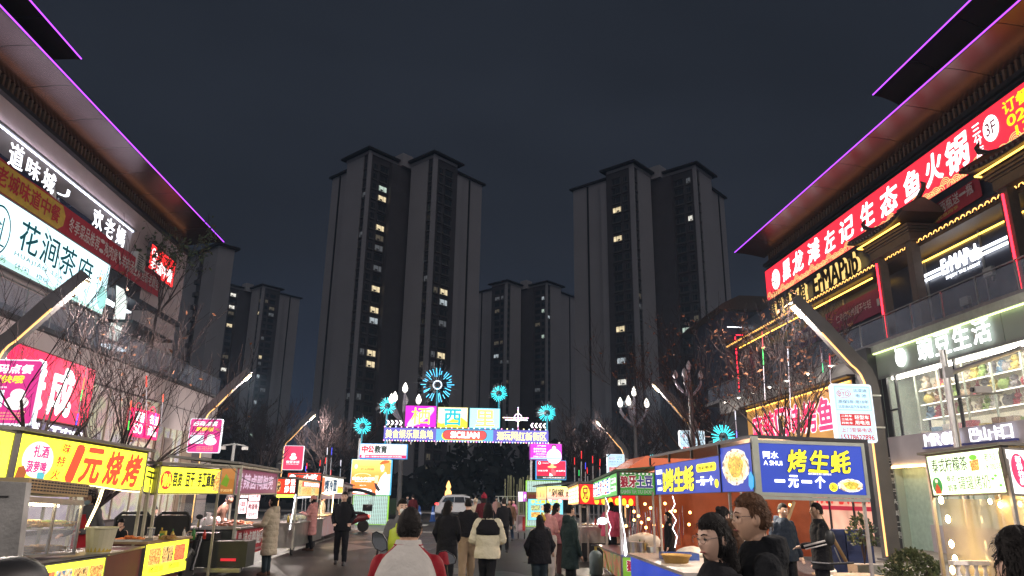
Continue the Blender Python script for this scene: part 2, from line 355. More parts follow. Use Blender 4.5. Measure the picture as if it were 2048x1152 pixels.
bx('terrace_slab',-30,-17.55,-4,43.62,11.35,11.6,darkwall,LB); bx('parapet_wall',-17.75,-17.6,-4,38,11.601,12.25,darkwall,LB)
bx('middle_wall',-30,-17.8,-4,34.6,8.6,11.349,wall_l,LB); bx('middle_wall',-30,-17.8,39.6,43.6,7.5,11.349,wall_l,LB)
bx('recess_wall',-30,-19.6,34.6,39.6,7.5,11.35,mt('grey_mall_wall',(.2,.18,.19),.5),LB)
bx('recess_wall',-30,-18.6,-4,34.59,7.4,8.6,darkw,LB)
F=Fr((-17.36,22,9.75),(-17.36,34.0,9.75),2.42)
TH_=thing('tea_house_lightbox','large glowing white tea house lightbox with teal characters on the left facade','sign',(-17.36,28,9.75))
teal=em((.01,.13,.16),.25)
board(F,em((.62,.9,.95),1.35,True,var=.1,scale=.9),TH_,stonetrim,.06,.2)
y0=lambda Y:Y-22.
rowtext(F,'花涧茶府',26.9-22,.88,32.6-22,2.1,teal,TH_,.012,gap=.12)
textf(F,'HUAJIAN TEA HOUSE',26.9-22,.52,32.3-22,.74,teal,TH_,.008,space=1.3)
rowtext(F,'商务 休闲 棋牌 门庭电话',25.6-22,.1,31.8-22,.34,teal,TH_,.0)
mb=ringf(F,25.7-22,1.15,.72,.95,.06,.02,n=30); boxf(F,25.2-22,26.2-22,.62,.68,.01,.03,mb); boxf(F,25.45-22,25.5-22,.7,1.7,.01,.03,mb); boxf(F,25.9-22,25.95-22,.7,1.7,.01,.03,mb); obj('emblem',mb,teal,TH_,world=True)
textf(F,'花',25.52-22,.9,25.88-22,1.5,teal,TH_)
lf=MB()
for i in range(7): discf(F,11.0+random.random()*.9,1.2+random.random()*.7,.05,.03,.01,.02,lf,8)
obj('printed_leaves',lf,teal,TH_,world=True); obj('printed_flower',discf(F,11.3,1.55,.1,.13,.01,.02,n=12),em((1,.25,.05),1),TH_,world=True)
mb=MB(); discf(F,11.75,.75,.45,.55,.005,.012,mb,18); obj('printed_hill',mb,em((.35,.75,.7),.9),TH_,world=True)
obj('printed_hills',polyf(F,[(0,.01),(12.05,.01),(12.05,.12),(9,.2),(7,.08),(4.5,.26),(2,.1),(0,.3)],.002,.008),em((.5,.85,.72),.9),TH_,world=True)
# lit letters and cloth banners of the third floor
g=thing('lit_characters','glowing white brush characters of the old town restaurant on the dark terrace front','sign',(-17.6,29,13.6))
F=Fr((-17.6,25.6,13.5),(-17.6,30.2,13.5),1.1)
rowtext(F,'道味城丿',0,.1,4.5,1.05,em((.9,.93,1),1.8),g,.004,d=.0,gap=.22,rots=[.1,.0,-.08,0],thick=.03,heights=[1,.8,.9,.5])
F=Fr((-17.6,32.0,13.5),(-17.6,35.6,13.5),1.1); rowtext(F,'欢老媽',0,.05,3.5,1.0,em((.9,.93,1),1.8),g,.003,d=.0,gap=.25,rots=[.08,-.08,0],thick=.03)
ban=thing('cloth_banner','long cloth banner with yellow head and red tail below the terrace characters','banner',(-17.4,32,12.25))
F=Fr((-17.4,20,12.22),(-17.4,39.7,12.12),1.2)
def clothf(F,x0,x1,y0,y1,mat,parent,name,amp=.05,n=40,d=.02):
    v=[];f=[]
    for i in range(n+1):
        x=x0+(x1-x0)*i/n
        for k in range(4):
            y=y0+(y1-y0)*k/3; v.append(F.p(x,y+math.sin(x*1.7)*amp*.6,d+amp*.5*math.sin(x*2.3+k)))
    for i in range(n):
        for k in range(3): a=i*4+k; f.append((a,a+4,a+5,a+1))
    return obj(name,MB().add(v,f),mat,parent,world=True,smooth=True)
redc=mt('red_cloth',(.45,.03,.05),.8,var=.1); yelc=mt('yellow_cloth',(.62,.42,.06),.8)
clothf(F,0,19.7,0,1.25,redc,ban,'cloth',.04,60)
obj('yellow_patch',polyf(F,[(0,.08),(9.2,.08),(9.55,.35),(9.6,.8),(9.3,1.15),(0,1.15)],.05,.07),yelc,ban,world=True)
rowtext(F,'老城味道中餐',4.9,.28,9.2,1.0,mt('banner_red',(.5,.03,.04),.8),ban,.02,d=.09,gap=.1)
rowtext(F,'冬季菜品推荐:狗肉煲、羊肉汤!欢迎新老顾客',9.9,.3,19.4,.95,mt('banner_white',(.7,.6,.58),.8),ban,.012,d=.09,gap=.1)
s=thing('red_restaurant_sign','small square red glowing restaurant sign at the far end of the left facade','sign',(-17.6,40,13.3))
F=Fr((-17.55,38.3,13.3),(-17.55,41.7,13.3),1.55); board(F,em((1,.03,.03),1.5,True),s,stonetrim,.1,.2)
textf(F,'Ge',.15,.95,.85,1.4,WHITE,s,.02); rowtext(F,'老城中餐',.2,.15,3.2,.95,WHITE,s,.02)
ac=thing('air_conditioner','white air conditioner unit hung beside the terrace at the far end of the left facade','air conditioner',(-17.3,36.9,13.0))
obj('casing',MB().box(-17.65,-17.3,36.4,37.4,12.95,13.75),wall_w,ac,world=True)
mb=MB()
for i in range(6): mb.box(-17.3,-17.27,36.45,37.0,13.0+i*.12,13.04+i*.12)
obj('grille',mb,DARKM,ac,world=True); obj('bracket',MB().box(-17.66,-17.28,36.38,37.42,12.85,12.95),STEEL,ac,world=True)
fb=thing('vertical_feather_banner','tall white lit feather banner curving beside the tea house lightbox','banner',(-17.4,35,8.9))
F=Fr((-17.3,34.6,8.8),(-17.3,36.1,8.8),2.6)
obj('banner_face',polyf(F,[(0,0),(1.1,0),(1.5,1.2),(1.4,2.1),(.9,2.6),(.1,2.6),(.35,1.8),(.4,1.2)],0,.05),em((.85,.95,.9),.85),fb,world=True)
obj('banner_pole',MB().tube([F.p(0,0,0),F.p(.4,1.2,0),F.p(.35,1.8,0),F.p(.05,2.7,0)],.03),DARKM,fb,world=True)
def umb(x,y,z,h,lab):
    u=thing('closed_parasol',lab,'parasol',(x,y,z)); obj('pole',MB().cyl((0,0,0),.04,h),STEEL,u)
    mb=MB(); R=[]
    for zz,r in ((h*.28,.34),(h*.45,.26),(h*.6,.2),(h*.63,.15),(h*.68,.2),(h*.85,.14),(h*.98,.03)):
        R.append([(r*(1+.22*math.cos(5*a))*math.cos(a),r*(1+.22*math.cos(5*a))*math.sin(a),zz) for a in [2*math.pi*i/20 for i in range(20)]])
    mb.rings(R); obj('canopy',mb,mt('beige_canvas',(.4,.35,.3),.85),u,smooth=True)
umb(-18.0,29.5,11.6,2.7,'closed beige parasol on the terrace, nearer of the two by the lit characters'); umb(-18.2,30.3,11.6,2.5,'closed beige parasol on the terrace, further of the two by the lit characters'); umb(-18.0,36.1,11.6,2.2,'closed beige parasol on the terrace next to the air conditioner')
# lower block of the left building: cladding panels, terrace rail, shopfront
bx('lower_wall',-30,-15.56,-4,46.15,.0,7.3,joint,LB); bx('terrace_ledge',-18,-15.35,-4,46.3,7.3,7.45,DARKM,LB)
me=MB().box(0,.05,0,1.78,0,1.16).mesh('cladding_panel',clad)
for i in range(21):
    for k in range(6):
        yy=46.15-(i+1)*1.8; zz=.1+k*1.2
        if 33>yy+.9 and zz<3.6: continue
        if 37.5<yy+.9<44 and zz<4.8: continue
        if 30.4<yy+.9<37.5 and zz<5.9: continue
        o=link('cladding_panel',me,LB); o.location=(-15.56+17.7,yy-20,zz)
me2=MB().box(0,1.78,0,.05,0,1.16).mesh('cladding_panel',clad)
for i in range(3):
    for k in range(6): o=link('cladding_panel',me2,LB); o.location=(-15.5-1.8*(i+1)+17.7,46.15-20,.1+k*1.2)
shopwin=food('shop_display_print',[(.62,.5,.42),(.42,.34,.3),(.5,.3,.28),(.45,.45,.25),(.3,.25,.3)],1.1,.42,True)
for a,b,z in ((30.5,37.4,6.0),(37.6,41.0,4.9)):
    w=bx('shop_window',-15.55,-15.50,a,b,.5,z,shopwin,LB); obj('pane',MB().box(-15.49,-15.48,a,b,.5,z),gl,w,world=True)
    mb=MB()
    for yy in np.arange(a,b+.1,(b-a)/4): mb.box(-15.5,-15.44,yy-.04,yy+.04,.5,z)
    obj('mullion',mb,mt('beige_frame',(.35,.27,.2),.5),w,world=True)
bx('brown_panel',-15.55,-15.46,41.2,44,.3,5.0,mt('brown_panel',(.3,.22,.16),.5),LB); bx('vent_grille',-15.46,-15.42,38.6,39.6,2.9,4.4,mt('taupe_grille',(.2,.15,.13),.5),LB)
bx('shop_window',-15.55,-15.5,8,30.4,.3,3.55,food('bright_interior_left',[(.5,.45,.5),(.3,.25,.35),(.6,.55,.55)],.8,.5,True),LB)
def glassrail(B,x,z0,z1,y0,y1,step,sx):
    n=int((y1-y0)/step); mg=MB().box(-.01,.01,.02,step-.02,0,z1-z0-.06).mesh('rail_pane',rail_gl); mp=MB().box(-.02,.02,-.025,.025,0,z1-z0).mesh('rail_post',STEEL)
    for i in range(n):
        o=link('rail_pane',mg,B); o.location=(x-B.location.x,y0+i*step-B.location.y,z0-B.location.z)
        o=link('rail_post',mp,B); o.location=(x-B.location.x,y0+i*step-B.location.y,z0-B.location.z)
    bx('handrail',x-.025,x+.025,y0,y1,z1,z1+.035,STEEL,B)
glassrail(LB,-15.5,7.45,8.55,14,46,1.6,-1)
bx('ceiling_light',-18.4,-18.0,35.5,38.2,10.85,10.92,em((.85,.95,1),3.,True),LB); bx('ceiling_light',-18.9,-18.3,37.4,39.,8.9,9.0,em((.75,.88,1),1.6),LB)
bx('entrance_canopy',-18.5,-16.2,34.7,39.6,9.55,9.7,DARKM,LB)
s=thing('red_shop_sign','big red glowing shop sign with rounded white characters behind the bare trees','sign',(-15.3,27.5,4.2))
F=Fr((-15.35,23.0,4.25),(-15.35,30.4,4.2),2.3); board(F,em((1,.0,.075),1.15,True,var=.05,scale=.7),s,mt('red_side',(.3,.01,.02),.5),.05,.25)
rowtext(F,'心味成',.4,.2,6.1,2.0,WHITE,s,.035,gap=.16)
s2=thing('purple_white_shop_lettering','small white channel letters just below the big red shop sign','sign',(-15.3,27.5,3.6)); F=Fr((-15.35,25.3,3.55),(-15.35,30.2,3.5),.55)
rowtext(F,'WUHT安安',0,0,4.9,.5,em((.95,.93,1),1.8),s2,.02,thick=.03); bx('backing',-15.5,-15.38,25.2,30.3,3.45,4.1,mt('violet_board',(.1,.07,.16),.5),s2)
for n_,(a,tx,ty,lab) in enumerate(((34.15,'MINI','SO','left of two hanging red lightboxes shaped like shopping bags, white Latin letters'),(35.75,'名创','优品','right of two hanging red lightboxes shaped like shopping bags, white Chinese characters'))):
    s=thing('bag_shaped_lightbox',lab,'sign',(-15.2,a+.6,4.2),group='red bag shaped lightboxes'); F=Fr((-15.25,a,4.2),(-15.25,a+1.5,4.15),1.3)
    obj('light_panel',boxf(F,0,1.4,0,1.25,-.2,0),em((1,.0,.12),1.3,True),s,world=True)
    obj('bag_handle',ringf(F,.7,1.25,.35,.32,.07,-.1,a0=0,a1=math.pi),em((1,.0,.1),1.),s,world=True)
    rowtext(F,tx,.2,.68,1.2,1.12,WHITE,s,.02); rowtext(F,ty,.2,.12,1.2,.58,WHITE,s,.02)
# ---------------------------------------------------------------- right building
RB=thing('restaurant_building','long dark restaurant building on the right with purple lit double eaves','building',(18.9,20,0))
bx('frieze_backing',19.05,32,-4,41.7,15.75,16.75,darkwall,RB); bx('cornice',18.75,19.1,-4,41.72,15.76,15.86,DARKM,RB)
slats(RB,18.95,15.87,16.74,8,41.6,.3,1)
eave(RB,1,17.1,19.0,17.,16.72,6,42.35,2.6); eave(RB,1,17.1,19.2,18.5,17.3,4,25.9,2.6)
bx('upper_wall',18.95,32,-4,41.7,15.55,15.759,mt('lilac_grey_wall',(.4,.37,.4),.7),RB)
bx('upper_wall',19.6,32,-4,41.7,8.,15.549,darkwall,RB); bx('balcony_slab',18.7,19.7,-4,41.7,13.3,13.6,darkwall,RB)
S=thing('hotpot_sign','huge red lit fish hotpot sign with white brush characters along the right facade','sign',(18.7,30,13.6))
F=Fr((18.68,41.7,13.62),(18.68,15.0,13.62),1.93); redlit=em((.93,.03,.055),1.05,True,var=.03,scale=.4)
board(F,redlit,S,DARKM,.05,.3); X_=lambda Y:41.7-Y
mb=MB(); nn=0
for i in range(38):
    cx=.35+i*.62; hh=.0 if i%3 else .16
    for r in (.30,.22,.14,.07): ringf(F,cx,.02+hh,r,r,.035,.012+nn*.00001,mb,10,0,math.pi)
    ringf(F,cx+.31,.02,.25,.25,.035,.011,mb,8,0,math.pi); ringf(F,cx+.31,.02,.15,.15,.035,.011,mb,8,0,math.pi)
obj('wave_border',mb,em((.8,.85,.3),.8),S,world=True)
lf=MB()
mb=discf(F,1.45,1.0,.55,.62,.01,.02,n=30); obj('round_emblem',mb,WHITE,S,world=True)
mb=ringf(F,1.45,1.0,.45,.5,.04,.03,n=24,a0=-.5,a1=3.2); ringf(F,1.52,.95,.2,.35,.05,.03,mb,12,0,3.1); obj('emblem_drawing',mb,em((.35,.12,.1),.4),S,world=True)
cal=[(2.3,3.5,.55,1.7,'黑'),(3.6,5.2,.55,1.75,'龙'),(5.5,7.1,.55,1.75,'滩'),(7.4,8.7,.55,1.65,'左'),(9.0,10.5,.55,1.65,'记'),(10.9,12.3,.55,1.7,'生'),(12.6,14.2,.5,1.7,'态'),(14.4,15.7,.5,1.7,'鱼'),(15.9,17.2,.5,1.75,'火'),(17.25,18.75,.4,1.75,'锅')]
mb=MB()
for a,b,c_,d_,ch in cal: textf(F,ch,a+.08,c_,b-.08,d_,None,None,.028,slant=.18,mb=mb,rot=.06)
obj('lettering',mb,WHITE,S,world=True)
coltext(F,'三分店',18.95,.35,19.35,1.7,WHITE,S,.02)
obj('floor_disc',discf(F,19.85,1.15,.38,.5,.01,.02),WHITE,S,world=True); textf(F,'3F',19.6,.9,20.1,1.4,em((.3,.05,.08),.35),S,.01,d=.03)
yl=em((.95,.85,.02),1.); rowtext(F,'订餐电话',20.5,1.25,23.0,1.75,yl,S,.025); textf(F,'028-36',20.6,.75,23.0,1.15,yl,S,.03); textf(F,'138-08',20.9,.3,23.2,.65,yl,S,.03)
cb=thing('red_cloth_banner','red cloth banner with white discount offer hung on the restaurant balcony under the hotpot sign','banner',(18.5,25,12.6))
F=Fr((18.5,29.8,12.1),(18.5,22.6,12.45),.85); clothf(F,0,7.2,0,.8,mt('red_cloth_dark',(.33,.03,.05),.8),cb,'cloth',.03,20)
rowtext(F,'消费8.5折+指定啤酒喝两瓶送一瓶',.3,.28,6.9,.72,mt('banner_grey',(.55,.5,.5),.8),cb,.012,d=.07)
textf(F,'此活动不与其他优惠同享',2.6,.08,6,.22,mt('banner_gold',(.5,.4,.1),.8),cb,d=.07)
glassrail(RB,18.65,12.3,13.2,14,26,1.6,1)
# pub storey: tiled skirt roof with lit tile ends, gate pavilions
bx('pub_wall',18.6,19.59,-4,46.5,8.,13.2,mt('navy_pub_wall',(.035,.04,.06),.35,spec=.6),RB)
tile=mt('dark_roof_tile',(.07,.045,.035),.5,bump=.2); bulb=em((1.,.5,.12),2.6)
sk=MB(); sk.prism([(18.6,0,12.15),(17.75,0,11.55),(17.75,0,11.45),(18.6,0,11.35)],(0,1,0))
sk.v=[(x,14+y*33,z) for x,y,z in sk.v]; obj('skirt_roof',sk,tile,RB,world=True)
mt1=MB().tube([(0,0,0),(.86,0,.62)],.085,8).mesh('roof_tile',tile)
arc=MB(); v=[];f=[]
for i in range(9):
    a=math.pi*i/8; v+=[(0,math.cos(a)*.13,math.sin(a)*.13),(0,math.cos(a)*.085,math.sin(a)*.085)]
arc.add(v,[(2*i,2*i+1,2*i+3,2*i+2) for i in range(8)]); arcm=arc.mesh('tile_end_light',bulb)
for i in range(104):
    yy=46.6-i*.31; o=link('roof_tile',mt1,RB); o.location=(17.72-18.9,yy-20,11.6)
    o=link('tile_end_light',arcm,RB); o.location=(17.69-18.9,yy-20,11.6)
bx('neon_tube',17.95,18.0,29.2,45,11.28,11.33,yneon,RB); bx('neon_tube',18.52,18.56,21,27.2,11.15,11.2,yneon,RB)
P_=thing('pub_gold_lettering','halo lit gold pub name standing over the tiled skirt roof','sign',(18.4,36,12.2))
F=Fr((18.3,41.2,12.0),(18.3,30.5,12.0),1.3); halo=em((1.,.68,.22),.9)
rowtext(F,'精酿啤酒馆',.5,.1,5.3,1.15,halo,P_,.06,d=-.12,gap=.25); rowtext(F,'精酿啤酒馆',.5,.1,5.3,1.15,mt('gold_letter',(.07,.05,.02),.4,.5),P_,.01,d=.0,gap=.25,thick=.03)
textf(F,'ErMAPub',6.1,.1,10.5,1.2,halo,P_,.07,d=-.12,rot=.0); textf(F,'ErMAPub',6.1,.1,10.5,1.2,mt('gold_letter'),P_,.02,d=0,thick=.03)
P2=thing('pub_white_neon_sign','white neon pub sign with double bars left and right on the dark pub wall','sign',(18.5,24.5,10.2))
F=Fr((18.52,27.3,9.9),(18.52,21.3,9.9),1.3); wn=em((.9,.93,1),3.2)
for (a,b) in ((.3,1.9),(4.1,5.6)):
    for yy in (.42,.62): obj('neon_bar',boxf(F,a,b,yy,yy+.09,.02,.06),wn,P2,world=True)
textf(F,'ErMAPub',1.95,.38,4.1,.98,wn,P2,.03,thick=.02); textf(F,'ENJOY THE NIGHT',2.1,.12,4.0,.27,wn,P2,.03)
brick=mt('grey_brick',(.09,.07,.06),.8,bump=.5,bscale=14)
def pavilion(y,lab,w=2.2,x=17.6):
    G=thing('gate_pavilion',lab,'pavilion',(x,y,7.5)); wr=[(-.35,.35)]
    for yy in (-w/2,w/2):
        obj('column',MB().box(-.18,.18,yy-.18,yy+.18,0,4.2),brick,G)
        if yy>0: obj('red_neon_tube',MB().box(-.24,-.19,yy-.03,yy+.03,.2,4.0),redneon,G)
    obj('beam',MB().box(-.25,.9,-w/2-.3,w/2+.3,4.2,4.55),brick,G)
    for k in range(3): obj('bracket_course',MB().box(-.3-.08*k,.9,-w/2-.35-.1*k,w/2+.35+.1*k,4.551+.09*k,4.635+.09*k),brick,G)
    mb=MB(); R=[]
    for t in np.linspace(0,1,9):
        yy=(t-.5)*(w+1.9); up=.28*abs(2*t-1)**3; R.append([(-.85,yy,4.85+up),(-.85,yy,4.95+up),(.05,yy,5.5+up*.9),(.15,yy,5.5+up*.9),(1.0,yy,4.95+up),(1.0,yy,4.85+up)])
    mb.rings(R); obj('tiled_roof',mb,tile,G)
    rr=MB()
    for i in range(17):
        t=(i+.5)/17; yy=(t-.5)*(w+1.7); up=.28*abs(2*t-1)**3
        rr.tube([(-.9,yy,4.95+up),(.05,yy,5.56+up*.9)],.06,6)
    obj('tile_ridges',rr,tile,G,kind='stuff')
    obj('ridge',MB().tube([(.1,(t-.5)*(w+2.1),5.6+.5*abs(2*t-1)**4) for t in np.linspace(0,1,11)],[.1]*4+[.09]*3+[.1]*4,6),tile,G)
    for q in (-1,1): obj('finial',MB().tube([(.1,q*(w/2+1.0),6.0),(.1,q*(w/2+1.1),6.25),(.1,q*(w/2+.95),6.4)],[.09,.1,.03],6),tile,G)
    obj('gold_neon_tube',MB().box(-.72,-.67,-w/2-.45,w/2+.45,4.78,4.82),yneon,G)
    obj('gold_neon_tube',MB().box(-.67,.4,w/2+.42,w/2+.47,4.78,4.82),yneon,G)
    return G
pavilion(26.7,'small Chinese gate pavilion with red neon columns between the two pub signs'); pavilion(19.3,'small Chinese gate pavilion at the right edge with curved roof under the phone number')
pb=thing('pub_red_banner','dark red pub banner under the yellow neon tube of the tiled roof','banner',(18.4,31,9.9))
F=Fr((18.4,38.0,9.75),(18.4,29.2,9.85),1.2); obj('cloth',boxf(F,3.6,8.8,0,1.15,-.02,.0),mt('wine_cloth',(.2,.02,.06),.7),pb,world=True); obj('cloth',boxf(F,0,3.5,0,1.0,-.02,.0),mt('violet_cloth',(.1,.04,.12),.7),pb,world=True)
rowtext(F,'仁寿的夜晚属于年轻',4.6,.4,7.8,.8,mt('banner_grey'),pb,.0); rowtext(F,'精酿红吧',.5,.3,3.1,.75,mt('banner_grey'),pb)
mb=MB()
for yy in np.arange(20,46,3.2): mb.box(18.52,18.58,yy-.03,yy+.03,8,11.3)
obj('window_mullions',mb,STEEL,RB,world=True)
for yy,zz in ((24.2,8.9),(22.8,9.6),(29.4,10.3)):
    o=thing('wall_flood_lamp','grey square flood lamp behind the pub terrace glass, %s'%{24.2:'lower one right of the red column',22.8:'upper one right of the red column',29.4:'one left of the red column'}[yy],'lamp',(18.4,yy,zz),group='flood lamps of the pub terrace')
    obj('lamp_head',MB().box(-.1,.05,-.22,.22,-.16,.16),mt('lamp_grey',(.4,.42,.42),.4),o); obj('bracket',MB().box(.05,.12,-.04,.04,-.3,.1),STEEL,o)
# far pavilion end with red neon frame
FP=thing('far_pavilion_house','dark traditional pavilion house beyond the pub with a red neon door frame','building',(19.5,49,0))
obj('wall',MB().box(17.6,24,46.6,53,0,14.2),mt('dark_blue_wall',(.03,.035,.06),.5),FP,world=True)
mb=MB(); mb.prism([(17.0,46.0,14.2),(24.6,46.0,14.2),(24.0,46.0,14.5),(22.8,46.0,15.2),(18.6,46.0,15.2),(17.4,46.0,14.6)],(0,8,0)); obj('roof',mb,tile,FP,world=True)
obj('balcony',MB().box(17.2,24,46.0,46.58,11.9,12.1),tile,FP,world=True)
obj('white_light_strip',MB().box(17.6,20.2,45.9,45.95,12.9,12.95),em((.9,.92,1),3),FP,world=True)
for i in range(12): obj('red_neon_dash',MB().box(18.05,18.1,45.85,45.9,8.4+i*.33,8.62+i*.33),redneon,FP,world=True)
for i in range(6): obj('red_neon_dash',MB().box(18.15+i*.4,18.45+i*.4,45.85,45.9,12.35,12.4),redneon,FP,world=True)
# lower block right: green gift shop, terrace
bx('lower_block',17.2,32,26.9,46.5,0,7.6,darkwall,RB); bx('terrace_slab',15.95,19,8,46.6,7.55,7.72,stonetrim,RB)
glassrail(RB,16.,7.72,8.62,12,46,1.7,1)
GS=thing('gift_shop','green fronted gift shop with plush toy shelves behind its upper glass on the right','shop',(16,22,0))
gpaint=mt('sage_green_panel',(.28,.34,.29),.5,var=.04,scale=1.5); lil=mt('lilac_grey_band',(.36,.33,.35),.6,scale=1.)
for i,(a,b) in enumerate(((26.6,23.2),(23.18,19.6),(19.58,15.5),(15.48,11))): obj('fascia_panel',MB().box(15.9,16.1,b,a,6.35,7.25),gpaint,GS,world=True)
obj('fascia_top',MB().box(15.75,16.1,11,26.65,7.26,7.54),mt('pale_green_trim',(.45,.5,.42),.45),GS,world=True)
obj('fascia_light',MB().box(15.8,15.86,11,26.6,7.215,7.255),greenled,GS,world=True)
obj('soffit',MB().box(15.9,17.6,11,26.6,6.25,6.349),mt('silver_soffit',(.3,.32,.3),.35,.6,bump=.3,bscale=2),GS,world=True)
obj('band',MB().box(15.9,16.1,11,26.2,3.0,4.05),lil,GS,world=True); obj('end_wall',MB().box(16.0,17.6,26.2,26.85,0,6.25),gpaint,GS,world=True)
obj('band_light',MB().box(15.84,15.9,11,26.1,2.93,3.0),warmled,GS,world=True)
obj('ground_wall',MB().box(16.3,16.4,11,26.2,0,2.95),mt('mint_wall',(.33,.45,.38),.6),GS,world=True)
F=Fr((15.86,26.6,6.35),(15.86,11,6.35),.9)
obj('logo',discf(F,2.0,.45,.3,.34,.02,.06,n=26),WHITE,GS,world=True); obj('logo',boxf(F,1.72,1.76,.7,.92,.02,.05),WHITE,GS,world=True)
rowtext(F,'豌豆生活',3.0,.12,6.7,.86,em((.97,.97,1),1.8),GS,.014,d=.05,gap=.16,thick=.03)
F=Fr((15.86,24.0,3.55),(15.86,19.8,3.55),.5); rowtext(F,'MR.D 巴山卡口',.1,.02,4.2,.42,em((.9,.9,1),2.),GS,.006,d=.05,thick=.03); obj('lettering_rail',boxf(F,0,4.3,-.06,0,.0,.1),mt('blue_rail',(.05,.06,.3),.4),GS,world=True)
bx('display_back',17.7,17.8,11,26.2,4.05,6.3,em((.8,.72,.52),.75,True),GS); bx('display_floor',16.1,17.7,11,26.2,3.95,4.05,wall_w,GS)  # display_back is no lamp; its own glow is added to brighten the shelves
bx('display_ceiling_light',16.12,16.3,12,25.8,6.18,6.24,em((1,.93,.78),26.,True),GS)
shelfm=mt('cream_shelf',(.62,.6,.48),.5)
for z in (4.62,5.14,5.66):
    sh=bx('shelf',16.75,17.7,11.2,25.2,z,z+.035,shelfm,GS); bx('shelf_light',16.72,16.75,11.2,25.2,z-.01,z+.02,em((1,.97,.85),2.2,True),sh)
for yy in (25.2,23.9,22.6,21.3,20.0,18.7,17.4,16.1): bx('shelf_post',16.6,16.65,yy-.03,yy+.03,4.05,6.25,mt('pale_green_trim'),GS)
wf=bx('window_frame',15.96,16.04,25.9,26.2,4.05,6.25,DARKM,GS)
for a,b in ((26.2,25.4),(25.36,22.1),(22.06,18.8),(18.76,15.5)):
    w=bx('window',16.0,16.01,b,a,4.05,6.25,gl,GS)
for yy in (25.38,22.08,18.78): bx('mullion',15.96,16.04,yy-.04,yy+.04,4.05,6.25,DARKM,GS)
bx('transom',15.95,16.03,25.4,26.2,5.0,5.06,DARKM,GS)
# arched window on the ground floor
aw=bx('arched_window',16.24,16.29,21.6,24.6,.4,2.75,em((.55,.6,.5),.28,var=.35,scale=1.5),GS)
F=Fr((16.2,24.6,.4),(16.2,21.6,.4),2.35)
mb=ringf(F,1.5,1.2,1.3,1.1,.1,.02,n=20,a0=0,a1=math.pi)
for xx in (.2,.85,1.5,2.15,2.75): boxf(F,xx-.03,xx+.03,.0,1.9,0,.04,mb)
for yy in (.6,1.25): boxf(F,.2,2.8,yy-.02,yy+.02,0,.04,mb)
obj('glazing_bars',mb,mt('mint_frame',(.4,.5,.42),.5),aw,world=True)
bx('low_panel',16.1,16.25,21.5,24.7,.12,1.0,lil,GS)
# pilaster with raised characters
PL=thing('stone_pilaster','dark stone pilaster with a vertical line of silver characters right of the street lamp','pilaster',(15.9,26.9,0))
obj('shaft',MB().box(15.55,16.3,26.3,27.3,0,7.5),mt('dark_granite',(.04,.038,.042),.35,var=.2,scale=3),PL,world=True)
F=Fr((15.6,26.28,.0),(16.25,26.28,.0),3.4); coltext(F,'匠心同行大美仁寿',.12,.4,.5,3.4,mt('silver_letters',(.6,.6,.62),.35,.6),PL,.01,d=.02,gap=.35)
F=Fr((15.53,27.3,.0),(15.53,26.3,.0),3.4)
# barbecue restaurant
BQ=thing('barbecue_restaurant','barbecue restaurant with pink red neon characters on a yellow lit board behind the bare tree','shop',(16,34,0))
obj('front_wall',MB().box(16.4,17.2,27.4,46.4,0,4.0),mt('warm_shop_wall',(.3,.2,.15),.7),BQ,world=True)
obj('upper_wall',MB().box(16.0,17.2,27.4,44,6.75,7.54),wall_w,BQ,world=True); obj('sign_cornice',MB().box(15.6,16.4,28,40,6.65,6.74),tile,BQ,world=True)
F=Fr((15.95,39.6,4.2),(15.95,28.3,4.2),2.35)
board(F,em((.85,.42,.1),.5,True,var=.3,scale=.5),BQ,tile,.05,.3)
outlined(F,'麻辣口味烤鱼',.6,.55,9.6,1.95,em((1,.02,.1),1.8),em((1,.75,.8),1.5),BQ,.03,.05,gap=.1)
obj('cove_light',boxf(F,.1,11.2,2.28,2.33,.03,.08),yneon,BQ,world=True)
F2=Fr((15.9,39.6,3.9),(15.9,28.3,3.9),.35); obj('ticker_board',boxf(F2,3,11,0,.33,0,.08),em((.75,.0,.12),.8),BQ,world=True); rowtext(F2,'特色烧烤 江湖菜 夜宵',3.5,.05,10.5,.28,WHITE,BQ,d=.1)
for i in range(7):
    yy=29+i*2.1; q=thing('wall_spot_lamp','small white cone lamp on the restaurant wall, number %s from the left along the row'%['seven','six','five','four','three','two','one'][i],'lamp',(15.5,yy,7.25),group='cone lamps over the barbecue sign')
    obj('arm',MB().tube([(.5,0,.12),(.2,0,.2),(0,0,.12)],.02,6),STEEL,q); obj('shade',MB().tube([(0,0,.14),(0,0,.0)],[.05,.17],14,False),mt('lamp_white',(.6,.6,.6),.4),q); obj('bulb',MB().ell((0,0,.02),.07),em((1,.9,.75),14.,True),q)
wi=bx('window_front',16.3,16.36,27.5,33.5,.4,2.9,em((.95,.5,.35),.55,True,var=.4,scale=1.2),BQ)
F=Fr((16.28,33.4,.4),(16.28,27.6,.4),2.5); rowtext(F,'烧烤江湖',.3,1.2,5.6,2.3,em((.8,.03,.02),.6),wi,.03); obj('red_stripe',boxf(F,0,5.8,.95,1.12,0,.03),em((.6,.02,.05),.5),wi,world=True)
for xx in (1.5,3.5,5.2): obj('mullion',boxf(F,xx,xx+.1,0,2.5,0,.06),DARKM,wi,world=True)
# red-lit front, near part of the right building behind the tents
tnt=mt('orange_awning',(.62,.16,.04),.75,var=.15,scale=2,bump=.2,bscale=5)
